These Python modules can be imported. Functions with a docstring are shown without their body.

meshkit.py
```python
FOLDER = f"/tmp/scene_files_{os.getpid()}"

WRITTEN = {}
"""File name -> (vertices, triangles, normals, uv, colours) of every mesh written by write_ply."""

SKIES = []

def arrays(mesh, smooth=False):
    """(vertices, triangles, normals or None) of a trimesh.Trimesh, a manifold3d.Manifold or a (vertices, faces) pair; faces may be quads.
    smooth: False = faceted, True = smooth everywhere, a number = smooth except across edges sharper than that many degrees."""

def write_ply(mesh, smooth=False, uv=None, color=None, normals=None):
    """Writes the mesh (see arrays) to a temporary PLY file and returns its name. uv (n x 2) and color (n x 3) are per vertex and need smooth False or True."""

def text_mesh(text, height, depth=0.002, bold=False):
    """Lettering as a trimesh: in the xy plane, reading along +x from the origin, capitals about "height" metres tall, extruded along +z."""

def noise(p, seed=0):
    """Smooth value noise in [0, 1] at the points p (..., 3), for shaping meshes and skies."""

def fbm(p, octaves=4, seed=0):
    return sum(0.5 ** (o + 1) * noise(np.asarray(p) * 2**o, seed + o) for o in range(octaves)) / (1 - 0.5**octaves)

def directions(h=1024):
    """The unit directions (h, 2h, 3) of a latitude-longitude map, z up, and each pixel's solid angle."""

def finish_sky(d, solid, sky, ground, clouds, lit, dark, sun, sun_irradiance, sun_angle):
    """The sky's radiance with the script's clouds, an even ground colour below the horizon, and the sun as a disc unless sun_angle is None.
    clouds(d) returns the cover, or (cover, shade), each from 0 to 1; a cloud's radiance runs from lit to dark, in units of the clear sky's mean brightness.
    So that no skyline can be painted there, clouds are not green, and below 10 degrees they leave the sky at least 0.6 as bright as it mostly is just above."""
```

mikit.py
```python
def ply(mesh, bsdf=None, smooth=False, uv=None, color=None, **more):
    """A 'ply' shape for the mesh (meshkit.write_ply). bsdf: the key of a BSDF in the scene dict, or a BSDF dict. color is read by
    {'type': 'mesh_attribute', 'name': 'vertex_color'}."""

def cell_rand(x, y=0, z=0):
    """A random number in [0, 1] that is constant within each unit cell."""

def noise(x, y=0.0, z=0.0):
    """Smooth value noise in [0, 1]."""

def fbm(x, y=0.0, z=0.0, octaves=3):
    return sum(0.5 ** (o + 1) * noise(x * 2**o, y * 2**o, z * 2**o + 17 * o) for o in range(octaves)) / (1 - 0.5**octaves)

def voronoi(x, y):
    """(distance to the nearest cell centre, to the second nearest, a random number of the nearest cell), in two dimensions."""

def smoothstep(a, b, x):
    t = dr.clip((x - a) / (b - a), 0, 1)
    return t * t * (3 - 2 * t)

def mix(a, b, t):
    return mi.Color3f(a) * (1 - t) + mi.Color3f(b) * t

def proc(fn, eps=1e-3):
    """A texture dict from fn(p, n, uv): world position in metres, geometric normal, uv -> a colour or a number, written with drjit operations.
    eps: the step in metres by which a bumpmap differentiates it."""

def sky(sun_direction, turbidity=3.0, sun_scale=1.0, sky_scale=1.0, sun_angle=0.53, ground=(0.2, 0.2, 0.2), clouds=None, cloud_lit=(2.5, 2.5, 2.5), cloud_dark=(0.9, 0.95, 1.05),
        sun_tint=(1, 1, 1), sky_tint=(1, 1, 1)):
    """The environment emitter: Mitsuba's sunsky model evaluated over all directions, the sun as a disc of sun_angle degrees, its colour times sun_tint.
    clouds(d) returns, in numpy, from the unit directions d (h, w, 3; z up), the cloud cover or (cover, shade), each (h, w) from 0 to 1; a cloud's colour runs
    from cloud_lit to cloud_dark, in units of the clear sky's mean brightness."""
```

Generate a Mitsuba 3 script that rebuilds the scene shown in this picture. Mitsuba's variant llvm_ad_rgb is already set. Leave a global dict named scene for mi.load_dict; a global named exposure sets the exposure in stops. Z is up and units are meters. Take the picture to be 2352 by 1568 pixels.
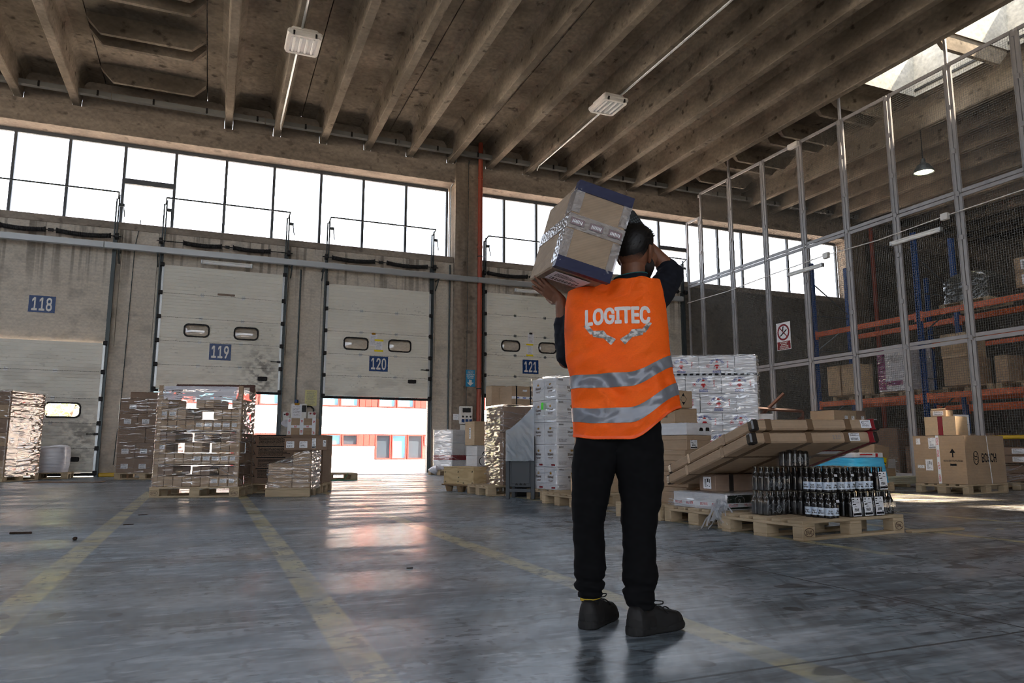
import math, random
import numpy as np, trimesh, mitsuba as mi, drjit as dr
import manifold3d as m3
import mikit, meshkit
from mikit import noise, fbm, smoothstep, mix, cell_rand, voronoi
from shapely.geometry import Polygon
from shapely.geometry import box as sbox

T = mi.ScalarTransform4f
scene, labels = {'type': 'scene'}, {}
rng = np.random.default_rng(7)

# ---------------------------------------------------------------- camera, sky, sun, exposure
YAW, PITCH, ROLL, FOCAL, EYE = math.radians(22.35), math.radians(8.46), math.radians(0.06), 1675.0, 0.70
_f = np.array([math.sin(YAW) * math.cos(PITCH), math.cos(YAW) * math.cos(PITCH), math.sin(PITCH)])
_r = np.array([math.cos(YAW), -math.sin(YAW), 0.0])
_u = np.cross(_r, _f)
_up = np.cross(_r * math.cos(ROLL) + _u * math.sin(ROLL), _f)
scene['camera'] = {'type': 'perspective', 'fov': 2 * math.degrees(math.atan(1176 / FOCAL)), 'fov_axis': 'x', 'near_clip': 0.05, 'far_clip': 500.0,
                   'to_world': T().look_at(origin=[0, 0, EYE], target=[_f[0], _f[1], EYE + _f[2]], up=_up.tolist())}


def sky_clouds(d):
    n = meshkit.fbm(d * [3.0, 3.0, 5.0] + 4.0, 4, 3)
    return np.clip(0.55 + 1.2 * (n - 0.35), 0.35, 1.0), np.clip(0.9 - 1.3 * n, 0, 1) * 0.4


SUN = (6.9, -3.4, 11.0)
scene['sky'] = mikit.sky(SUN, turbidity=3.5, sun_scale=1.8, sky_scale=1.0, sun_angle=1.6, ground=(0.32, 0.31, 0.30), clouds=sky_clouds,
                         cloud_lit=(2.45, 2.6, 2.8), cloud_dark=(1.6, 1.75, 1.95))
exposure = 4.0


# ---------------------------------------------------------------- materials
def lin(h):
    c = np.array([int(h[i:i + 2], 16) for i in (1, 3, 5)]) / 255.0
    return [float(x) for x in np.where(c <= 0.04045, c / 12.92, ((c + 0.055) / 1.055) ** 2.4)]


def rgb(h):
    return {'type': 'rgb', 'value': lin(h) if isinstance(h, str) else list(h)}


def mat(key, color, rough=0.6, metal=0.0, spec=0.5, bump=None, two=True, **more):
    b = {'type': 'principled', 'base_color': rgb(color) if isinstance(color, (str, tuple, list)) else color,
         'roughness': rough if isinstance(rough, dict) else float(rough), 'metallic': float(metal), 'specular': float(spec), **more}
    if bump:
        b = {'type': 'bumpmap', 'arbitrary': mikit.proc(bump[0], bump[2] if len(bump) > 2 else 2e-3), 'scale': float(bump[1]), 'bsdf': b}
    scene[key] = {'type': 'twosided', 'bsdf': b} if two else b


def concrete(a, b, dark, sx, sz, stain, seed):
    """Cast concrete: two tones mixed by broad noise, pores and stains."""
    def fn(p, n, uv):
        big = fbm(p.x * sx + seed, p.y * sx, p.z * sz, 4)
        fine = fbm(p.x * 14 + seed, p.y * 14, p.z * 14, 3)
        c = mix(a, b, smoothstep(0.3, 0.7, big))
        pore = smoothstep(0.62, 0.8, fbm(p.x * 4.5, p.y * 4.5 + seed, p.z * 4.5, 4))
        c = mix(c, dark, pore * stain)
        return c * (0.72 + 0.56 * fine)
    return mikit.proc(fn)


mat('m_ceiling', concrete(lin('#665e53'), lin('#8a8174'), lin('#3a332c'), 0.9, 0.9, 0.8, 3.0), 0.9, spec=0.2)
mat('m_lintel', concrete(lin('#8a8075'), lin('#a2978a'), lin('#574d44'), 0.8, 2.5, 0.6, 9.0), 0.9, spec=0.2)

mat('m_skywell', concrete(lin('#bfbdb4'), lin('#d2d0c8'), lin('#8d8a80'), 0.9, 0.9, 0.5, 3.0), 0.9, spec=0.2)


def wall_fn(p, n, uv):
    base = mix(lin('#bfb6a9'), lin('#d2c9bc'), fbm(p.x * 0.9, p.y, p.z * 0.7, 3))
    streak = smoothstep(0.50, 0.72, fbm(p.x * 9.0, p.y * 2, p.z * 0.35, 4)) * smoothstep(4.3, 6.6, p.z)
    board = 0.94 + 0.12 * noise(p.x * 0.6, 3.0, p.z * 26.0)
    base = mix(base, lin('#6d655c'), 0.75 * streak)
    base = mix(base, lin('#6b645c'), 0.25 * smoothstep(0.55, 0.75, fbm(p.x * 2.3, p.y, p.z * 2.3 + 5, 4)))
    base = mix(base, lin('#706a63'), 0.5 * smoothstep(1.6, 0.0, p.z) * fbm(p.x * 3, p.y, p.z * 2, 3))
    return base * board * (0.85 + 0.3 * fbm(p.x * 22, p.y * 22, p.z * 22, 2))


mat('m_wall', mikit.proc(wall_fn), 0.92, spec=0.15)
mat('m_wall_store_shade', concrete(lin('#6a655d'), lin('#7c766d'), lin('#4a453e'), 0.8, 0.8, 0.6, 4.0), 0.92, spec=0.15)  # wall concrete darkened so its colour carries the dimness behind the fence
mat('m_column', concrete(lin('#7c7063'), lin('#968a7c'), lin('#50473d'), 3.5, 0.35, 0.7, 2.0), 0.9, spec=0.2)

FLINES = [(-0.72, 0.15, -4.0, 13.9, -0.0105), (0.515, 0.14, -4.0, 13.9, 0.0), (1.83, 0.14, -4.0, 16.5, 0.0),
          (4.33, 0.11, 3.75, 12.0, 0.0), (5.88, 0.11, -2.0, 8.0, 0.0), (7.38, 0.10, 2.0, 9.0, 0.0), (9.42, 0.08, 2.0, 9.0, 0.0), (10.43, 0.08, 2.0, 9.0, 0.0)]


def floor_fn(p, n, uv):
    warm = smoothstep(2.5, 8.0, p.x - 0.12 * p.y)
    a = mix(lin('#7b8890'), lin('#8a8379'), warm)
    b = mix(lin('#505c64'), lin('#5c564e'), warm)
    big = fbm(p.x * 0.35 + 3, p.y * 0.35, 0.0, 4)
    c = mix(b, a, smoothstep(0.25, 0.7, big))
    ang = p.x * 0.5 + p.y * 0.87
    crs = -p.x * 0.87 + p.y * 0.5
    scuff = smoothstep(0.50, 0.78, fbm(p.x * 0.9 + 7, p.y * 6.5, 1.0, 5))
    scuff2 = smoothstep(0.55, 0.80, fbm(ang * 0.8, crs * 7.0, 2.0, 5))
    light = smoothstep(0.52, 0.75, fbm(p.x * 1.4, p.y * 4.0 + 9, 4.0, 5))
    c = mix(c, lin('#23262b'), 0.62 * scuff)
    c = mix(c, lin('#2a2c2e'), 0.45 * scuff2)
    fine1 = smoothstep(0.50, 0.72, fbm(p.x * 5.0 + 2, p.y * 34.0, 6.0, 4))
    fine2 = smoothstep(0.52, 0.74, fbm(ang * 4.0 + 5, crs * 30.0, 9.0, 4))
    c = mix(c, lin('#30343a'), 0.55 * fine1 * smoothstep(0.3, 0.6, big))
    c = mix(c, lin('#34373b'), 0.40 * fine2)
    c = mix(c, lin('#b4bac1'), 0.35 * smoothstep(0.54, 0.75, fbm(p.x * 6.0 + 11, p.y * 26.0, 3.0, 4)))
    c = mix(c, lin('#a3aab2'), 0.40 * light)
    worn = fbm(p.x * 5.0, p.y * 5.0, 8.0, 4)
    for x0, w, y0, y1, k in FLINES:
        on = smoothstep(w / 2 + 0.012, w / 2 - 0.012, dr.abs(p.x - x0 - k * p.y)) * dr.select((p.y > y0) & (p.y < y1), 1.0, 0.0)
        c = mix(c, lin('#b0a678'), on * (0.45 + 0.55 * smoothstep(0.36, 0.60, worn)) * 0.78)
    for yl in (13.45, 14.25):
        on = smoothstep(0.085, 0.065, dr.abs(p.y + 0.165 * (p.x - 2.0) - yl)) * dr.select((p.x > 1.85) & (p.x < 5.5), 1.0, 0.0)
        c = mix(c, lin('#b5a878'), on * (0.35 + 0.65 * smoothstep(0.34, 0.58, worn)) * 0.8)
    wig = 0.012 * (fbm(p.x * 3, p.y * 3, 5.0, 3) - 0.5)
    jx = smoothstep(0.011, 0.004, dr.abs(p.y + wig + 0.02 * p.x - 5.62)) + smoothstep(0.013, 0.005, dr.abs(p.y + wig - 11.9)) + smoothstep(0.011, 0.004, dr.abs(p.y + wig - 2.0))
    jy = smoothstep(0.012, 0.005, dr.abs(p.x + wig - 3.05)) + smoothstep(0.011, 0.004, dr.abs(p.x + wig + 1.9)) + smoothstep(0.011, 0.004, dr.abs(p.x + wig - 7.6))
    c = mix(c, lin('#1e1f21'), dr.clip(jx + jy, 0, 1) * 0.8)
    chip = smoothstep(0.74, 0.82, noise(p.x * 34.0, p.y * 46.0, 3.0)) * smoothstep(0.42, 0.6, noise(p.x * 2.1, p.y * 2.1, 9.0))
    c = mix(c, lin('#202326'), 0.6 * chip)
    vein = smoothstep(0.030, 0.006, dr.abs(fbm(p.x * 2.2, p.y * 3.4, 7.0, 5) - 0.5)) * smoothstep(0.45, 0.62, noise(p.x * 0.9, p.y * 0.9, 2.0))
    c = mix(c, lin('#23262a'), 0.55 * vein)
    spots = smoothstep(0.80, 0.86, noise(p.x * 9.0, p.y * 9.0, 3.0)) * smoothstep(0.5, 0.6, noise(p.x * 1.1, p.y * 1.1, 6.0))
    c = mix(c, lin('#1c1c1d'), spots * 0.7)
    return c * (0.78 + 0.44 * fbm(p.x * 26, p.y * 26, 0.0, 2))


def floor_rough(p, n, uv):
    return 0.24 + 0.22 * smoothstep(0.35, 0.7, fbm(p.x * 1.1, p.y * 3.0, 2.0, 4))


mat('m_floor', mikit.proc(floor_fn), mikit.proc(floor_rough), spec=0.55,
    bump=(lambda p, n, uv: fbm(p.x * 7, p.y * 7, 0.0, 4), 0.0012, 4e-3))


def door_fn(p, n, uv):
    c = mix(lin('#dcd9cd'), lin('#e8e5da'), noise(p.x * 0.8, 1.0, p.z * 0.8))
    dirt = smoothstep(0.48, 0.75, fbm(p.x * 1.7, 2.0, p.z * 2.6, 4))
    low = smoothstep(3.6, 2.2, p.z)
    c = mix(c, lin('#9d978b'), dirt * (0.08 + 0.30 * low))
    for cx_, cz_, r_ in ((1.30, 2.62, 0.30), (-3.1, 1.0, 0.55), (1.2, 3.05, 0.45)):
        c = mix(c, lin('#5f5a53'), 0.7 * dr.exp(-(dr.square(p.x - cx_) + dr.square((p.z - cz_) * 0.8)) / (r_ * r_)) * smoothstep(0.3, 0.7, fbm(p.x * 9, 1.0, p.z * 9, 3)))
    spot = smoothstep(0.80, 0.86, noise(p.x * 18, 4.0, p.z * 18)) * smoothstep(0.62, 0.75, noise(p.x * 2, 4.0, p.z * 2))
    return mix(c, lin('#77726a'), 0.25 * spot)


mat('m_door', mikit.proc(door_fn), 0.5, spec=0.4)
mat('m_steel_gray', mikit.proc(lambda p, n, uv: mix(lin('#8c8b8d'), lin('#a5a3a3'), fbm(p.x * 6, p.y * 6, p.z * 3, 3))), 0.45, spec=0.5)
mat('m_galv', '#b9bdbf', 0.35, 0.6)
mat('m_track', '#4b5254', 0.45, 0.5)
mat('m_dark', '#16181a', 0.5)
mat('m_black', '#0b0b0c', 0.65)
mat('m_tray', '#8f9290', 0.4, 0.5)
mat('m_white', '#dedcd6', 0.4)
mat('m_white_gloss', '#e8e8e6', 0.15)
mat('m_frame', '#565c62', 0.5, 0.3)
mat('m_navy', '#173a72', 0.35)
mat('m_cyan', '#2586b0', 0.4)
mat('m_red', '#a3232b', 0.45)
mat('m_darkred', '#7c1720', 0.4)
mat('m_redpipe', '#a04a36', 0.5)
mat('m_yellow', '#c9a62b', 0.5)
mat('m_yellow_label', '#e8d21c', 0.5)
mat('m_green_label', '#4fe03a', 0.5)
mat('m_paper', '#e6e7ea', 0.7, spec=0.2)
mat('m_ink', '#1b1b1e', 0.7, spec=0.2)
mat('m_ink_red', '#b62a2e', 0.6, spec=0.2)
mat('m_ink_blue', '#2b3d8c', 0.6, spec=0.2)
mat('m_ink_gold', '#a67c28', 0.5, spec=0.2)
mat('m_ink_gray', '#8b8b8d', 0.6, spec=0.2)
mat('m_orange_beam', mikit.proc(lambda p, n, uv: mix(lin('#b9502b'), lin('#cf6b41'), fbm(p.x * 4, p.y * 4, p.z * 9, 3))), 0.4)
mat('m_blue_steel', '#20417c', 0.4)
mat('m_brown_rust', '#4d3128', 0.7)
mat('m_tapebrown', '#6d5640', 0.3)
mat('m_cyan_film', mikit.proc(lambda p, n, uv: mix(lin('#1c97d2'), lin('#4dbdec'), fbm(p.x * 3 + p.y * 3, p.z * 30, 1.0, 3))), 0.25)
mat('m_white_film', mikit.proc(lambda p, n, uv: mix(lin('#b9b7be'), lin('#dedde2'), fbm(p.x * 2 + p.y * 2, p.z * 22, 1.0, 3))), 0.22)
scene['m_glass'] = {'type': 'thindielectric', 'int_ior': 1.5}
scene['m_film'] = {'type': 'thindielectric', 'int_ior': 1.55}
scene['m_fold'] = {'type': 'principledthin', 'base_color': rgb('#dfe2e6'), 'roughness': 0.2, 'spec_trans': 0.35, 'diff_trans': 0.9, 'eta': 1.5}


def card_fn(a, b, seed):
    def fn(p, n, uv):
        c = mix(lin(a), lin(b), fbm(p.x * 3 + seed, p.y * 3, p.z * 3, 3))
        return c * (0.93 + 0.14 * noise((p.x + p.y) * 4, seed, p.z * 160.0)) * (0.93 + 0.14 * fbm(p.x * 40, p.y * 40, p.z * 40, 2))
    return mikit.proc(fn)


mat('m_card', card_fn('#9c846c', '#b0987e', 1.0), 0.75, spec=0.25)
mat('m_card_dark', card_fn('#7b6656', '#8d7665', 5.0), 0.75, spec=0.25)
mat('m_card_light', card_fn('#b39a7c', '#c6ae90', 8.0), 0.75, spec=0.25)
mat('m_card_white', card_fn('#c9cacd', '#dcdcde', 3.0), 0.6, spec=0.3)


def wood_fn(p, n, uv):
    g = fbm(p.x * 7 + p.y * 7, p.z * 60, p.x * 3 - p.y * 2, 4)
    k = fbm(p.x * 1.3, p.y * 1.3, p.z * 3, 3)
    c = mix(lin('#a08c70'), lin('#c6b294'), g)
    return mix(c, lin('#76634d'), 0.5 * smoothstep(0.5, 0.8, k))


mat('m_wood', mikit.proc(wood_fn), 0.8, spec=0.2)


def ply_fn(p, n, uv):
    w = p.z * 9.0 + 5.0 * fbm(p.x * 2.2 + p.y, p.y * 2.2, p.z * 4, 3)
    r = 0.5 + 0.5 * dr.sin(w * 6.2)
    return mix(lin('#cbb48c'), lin('#b2966a'), 0.5 * r * r + 0.3 * fbm(p.x * 20, p.y * 20, p.z * 90, 2))


mat('m_plywood', mikit.proc(ply_fn), 0.7, spec=0.25)
mat('m_facade', '#f0ebe6', 0.8, spec=0.1)
mat('m_facade_red', '#cf4640', 0.6)
mat('m_facade_glass', '#6fb0cf', 0.15, spec=0.8)
mat('m_facade_dark', '#45505c', 0.15, spec=0.8)
mat('m_asphalt', mikit.proc(lambda p, n, uv: mix(lin('#8f8a8c'), lin('#a7a2a2'), fbm(p.x, p.y, 0.0, 4))), 0.9, spec=0.1)
# ---------------------------------------------------------------- mesh and naming helpers
class MB:
    """Collects pieces into one mesh."""
    def __init__(self):
        self.v, self.f, self.n = [], [], 0

    def add(self, v, f, M=None):
        v, f = np.asarray(v, float), np.asarray(f, int)
        if f.shape[1] == 4:
            f = np.vstack([f[:, [0, 1, 2]], f[:, [0, 2, 3]]])
        if M is not None:
            v = v @ M[:3, :3].T + M[:3, 3]
        self.v.append(v)
        self.f.append(f + self.n)
        self.n += len(v)
        return self

    def tm(self, m, M=None):
        if hasattr(m, 'to_mesh'):
            q = m.to_mesh()
            return self.add(q.vert_properties[:, :3], q.tri_verts, M)
        return self.add(m.vertices, m.faces, M)

    def box(self, x0, x1, y0, y1, z0, z1, M=None):
        v = [(x, y, z) for z in (z0, z1) for y in (y0, y1) for x in (x0, x1)]
        return self.add(v, BOXF, M)

    def bevel(self, x0, x1, y0, y1, z0, z1, b=0.004, M=None):
        v = []
        for sx, x in ((-1, x0), (1, x1)):
            for sy, y in ((-1, y0), (1, y1)):
                for sz, z in ((-1, z0), (1, z1)):
                    v += [(x, y - sy * b, z - sz * b), (x - sx * b, y, z - sz * b), (x - sx * b, y - sy * b, z)]
        return self.tm(trimesh.convex.convex_hull(np.array(v)), M)

    def cyl(self, p, q, r, n=10, r2=None, M=None, cap=True):
        p, q = np.asarray(p, float), np.asarray(q, float)
        d = q - p
        d /= np.linalg.norm(d)
        a = np.cross(d, [0, 0, 1.0] if abs(d[2]) < 0.9 else [1.0, 0, 0])
        a /= np.linalg.norm(a)
        b = np.cross(d, a)
        t = np.arange(n) / n * 2 * np.pi
        ring = np.cos(t)[:, None] * a + np.sin(t)[:, None] * b
        v = np.vstack([p + r * ring, q + (r if r2 is None else r2) * ring, [p], [q]])
        i = np.arange(n)
        j = (i + 1) % n
        f = np.vstack([np.c_[i, i + n, j], np.c_[j, i + n, j + n]] + ([np.c_[i, j, np.full(n, 2 * n)], np.c_[j + n, i + n, np.full(n, 2 * n + 1)]] if cap else []))
        return self.add(v, f, M)

    def tube(self, pts, r, n=8):
        for a, b in zip(pts[:-1], pts[1:]):
            self.cyl(a, b, r, n)
        return self

    def prism(self, poly, h0, h1, M=None):
        """poly (x, y) extruded along z."""
        m = trimesh.creation.extrude_polygon(poly if isinstance(poly, Polygon) else Polygon(poly), h1 - h0, engine='earcut')
        return self.add(m.vertices + [0, 0, h0], m.faces, M)

    def grid(self, P, M=None, closed=False):
        """P (a, b, 3) as a quad surface; closed joins the last column to the first."""
        a, b = P.shape[:2]
        i, j = np.meshgrid(np.arange(a - 1), np.arange(b if closed else b - 1), indexing='ij')
        k = (j + 1) % b
        f = np.stack([i * b + j, i * b + k, (i + 1) * b + k, (i + 1) * b + j], -1).reshape(-1, 4)
        return self.add(P.reshape(-1, 3), f, M)

    def mesh(self):
        return np.vstack(self.v), np.vstack(self.f)


BOXF = [(0, 2, 3, 1), (4, 5, 7, 6), (0, 1, 5, 4), (2, 6, 7, 3), (0, 4, 6, 2), (1, 3, 7, 5)]


def Mx(x=0, y=0, z=0, rz=0.0, cols=None):
    M = np.eye(4)
    if cols is not None:
        M[:3, :3] = np.array(cols, float).T
    else:
        c, s = math.cos(rz), math.sin(rz)
        M[:2, :2] = [[c, -s], [s, c]]
    M[:3, 3] = x, y, z
    return M


_used = {}


def numbered(key):
    n = _used.get(key, -1) + 1
    _used[key] = n
    return key if n == 0 else f'{key}_{n:03d}'


def tag(key, label=None, cat=None, group=None, kind=None):
    labels[key] = {k: v for k, v in (('label', label), ('category', cat), ('group', group), ('kind', kind)) if v}
    return key


def thing(name, label, cat, group=None):
    return tag(numbered(name), label, cat, group)


def obj(name, mesh, bsdf, parent=None, smooth=False, M=None, kind=None, label=None, **more):
    """One entry of the scene. mesh: an MB, a trimesh / Manifold / (v, f), or a ply dict made before (then M places it)."""
    key = numbered(parent + '__' + name if parent else name)
    if isinstance(mesh, MB):
        mesh = mesh.mesh()
    d = dict(mesh) if isinstance(mesh, dict) else mikit.ply(mesh, bsdf, smooth, **more)
    if M is not None:
        d['to_world'] = T(np.asarray(M).tolist())
    scene[key] = d
    if kind or label:
        tag(key, label, kind=kind)
    return key


def struct(name, mesh, bsdf, parent=None, smooth=False):
    key = obj(name, mesh, bsdf, parent, smooth)
    if not parent:
        tag(key, kind='structure')
    return key


def single(name, mesh, bsdf, label, cat, group=None, smooth=False, M=None):
    key = obj(name, mesh, bsdf, None, smooth, M)
    return tag(key, label, cat, group)


_txt = {}


def text(s, h, depth=0.002, bold=True, sx=1.0, center=True):
    """Lettering as (v, f) in the xy plane, centred, capitals h tall."""
    k = (s, bold)
    if k not in _txt:
        m = meshkit.text_mesh(s, 1.0, 1.0, bold)
        _txt[k] = (np.array(m.vertices), np.array(m.faces))
    v, f = _txt[k]
    v = v.copy()
    if center:
        v[:, 0] -= (v[:, 0].min() + v[:, 0].max()) / 2
        v[:, 1] -= 0.5
    return v * [h * sx, h, depth], f


def face(M, side, w, d, h, out=0.0):
    """Frame (x right, y up, z out) on a face of a box with base centre at M's origin and size (w, d, h)."""
    o, ax = {'front': ((0, -d / 2 - out, h / 2), ((1, 0, 0), (0, 0, 1), (0, -1, 0))),
             'back': ((0, d / 2 + out, h / 2), ((-1, 0, 0), (0, 0, 1), (0, 1, 0))),
             'left': ((-w / 2 - out, 0, h / 2), ((0, -1, 0), (0, 0, 1), (-1, 0, 0))),
             'right': ((w / 2 + out, 0, h / 2), ((0, 1, 0), (0, 0, 1), (1, 0, 0))),
             'top': ((0, 0, h + out), ((1, 0, 0), (0, 1, 0), (0, 0, 1))),
             'bottom': ((0, 0, -out), ((1, 0, 0), (0, -1, 0), (0, 0, -1)))}[side]
    return M @ Mx(*o, cols=ax)
# ---------------------------------------------------------------- the building shell
WALL, EAVE, SLAB = 22.0, 10.10, 10.85
X0, X1, Y0 = -15.0, 33.0, -12.0
struct('floor', MB().box(X0 - 1, X1 + 1, Y0 - 1, WALL + 1.0, -0.3, 0.0), 'm_floor')
struct('ground', MB().box(-60, 80, WALL + 1.0, 90, -1.6, -1.3), 'm_asphalt')
BAYS = [(-3.25, -0.62), (15.75, 18.38)]

ceil = 'ceiling'
tag(ceil, kind='structure')
RIB = 1.373


def rib_mesh(x):
    prof = [(-0.085, EAVE), (0.085, EAVE), (0.105, EAVE + 0.02), (0.135, SLAB - 0.14), (0.19, SLAB - 0.05), (0.28, SLAB + 0.01), (-0.28, SLAB + 0.01), (-0.19, SLAB - 0.05), (-0.135, SLAB - 0.14), (-0.105, EAVE + 0.02)]
    P = np.array([[(x + px, y, pz) for px, pz in prof] for y in (Y0, WALL + 0.15)])
    mb = MB().grid(P, closed=True)
    mb.add(P[1], [(0, 1, 2), (0, 2, 9), (9, 2, 3), (9, 3, 8), (8, 3, 4), (8, 4, 7), (7, 4, 5), (7, 5, 6)])
    return mb


ribs = [k * RIB for k in range(12)] + [-3.91 - k * RIB for k in range(8)] + [19.0 + k * RIB for k in range(10)]
for x in ribs:
    obj('rib', rib_mesh(x), 'm_ceiling', ceil, smooth=25)
# roof slabs of the double tees, one per pair of ribs, with an open joint between
edges = [-15.0, -12.3, -9.62, -6.0, BAYS[0][0]] + [BAYS[0][1]] + [2.06 + 2.746 * k for k in range(5)] + [BAYS[1][0]] + [BAYS[1][1]] + [21.06 + 2.746 * k for k in range(4)] + [33.0]
for a, b in zip(edges[:-1], edges[1:]):
    if (a, b) in BAYS:
        continue
    obj('slab', MB().box(a + 0.012, b - 0.012, Y0, WALL + 0.3, SLAB, SLAB + 0.12), 'm_ceiling', ceil)
    obj('roofing', MB().box(a - 0.05, b + 0.05, Y0, WALL + 0.3, SLAB + 0.13, SLAB + 0.2), 'm_dark', ceil)


def baffle(a, b, y, slant=0.10):
    """A cross rib of the coffered panel, its lower corners cut off."""
    z1, z0, c = SLAB + 0.02, SLAB - 0.43, 0.32
    pr = [(a + 0.02, z1), (a + 0.02, z1 - 0.12), (a + c, z0), (b - c, z0), (b - 0.02, z1 - 0.12), (b - 0.02, z1)]
    P = np.array([[(x, y + s * (0.05 + slant * (z - z0) / 0.45), z) for x, z in pr] for s in (-1, 1)])
    mb = MB().grid(P, closed=True)
    for s in (0, 1):
        mb.add(P[s], [(0, 1, 2), (0, 2, 3), (0, 3, 4), (0, 4, 5)])
    return mb


for bi, (a, b) in enumerate(BAYS):
    wells = [] if bi == 0 else [(11.45, 13.95), (8.75, 11.25), (6.05, 8.55), (3.35, 5.85), (0.65, 3.15), (-2.05, 0.45), (-4.75, -2.25)]
    ys = sorted({Y0, WALL + 0.3} | {y for w_ in wells for y in w_})
    for y0, y1 in zip(ys[:-1], ys[1:]):
        if (y0, y1) in wells:
            # a skylight well: four walls leaning in, a frame and a sheet of glazing on top
            zt, i = SLAB + 1.25, 0.22
            lo = np.array([(a, y0), (b, y0), (b, y1), (a, y1)])
            hi = np.array([(a + i, y0 + i), (b - i, y0 + i), (b - i, y1 - i), (a + i, y1 - i)])
            for s in range(4):
                t = (s + 1) % 4
                P = np.array([[(*lo[s], SLAB), (*lo[t], SLAB)], [(*(0.25 * lo[s] + 0.75 * hi[s]), zt - 0.3), (*(0.25 * lo[t] + 0.75 * hi[t]), zt - 0.3)], [(*hi[s], zt), (*hi[t], zt)]])
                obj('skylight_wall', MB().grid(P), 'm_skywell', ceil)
            obj('skylight_pane', MB().grid(np.array([[(*hi[0], zt + .01), (*hi[1], zt + .01)], [(*hi[3], zt + .01), (*hi[2], zt + .01)]])), 'm_glass', ceil)
        else:
            obj('slab', MB().box(a + 0.012, b - 0.012, y0, y1, SLAB, SLAB + 0.12), 'm_ceiling', ceil)
            if y1 - y0 < 1:
                obj('baffle', baffle(a, b, (y0 + y1) / 2, 0.02), 'm_ceiling', ceil, smooth=30)
            obj('roofing', MB().box(a - 0.05, b + 0.05, y0, y1, SLAB + 0.13, SLAB + 0.2), 'm_dark', ceil)
    for y in ([21.0, 19.05, 18.48, 16.9, 16.32, 14.75, 14.17, 12.6, 12.0, 10.4, 9.8] if bi == 0 else [21.0, 19.55, 18.95, 17.4, 16.8, 15.25, 14.65]):
        obj('baffle', baffle(a, b, y), 'm_ceiling', ceil, smooth=30)

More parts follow.
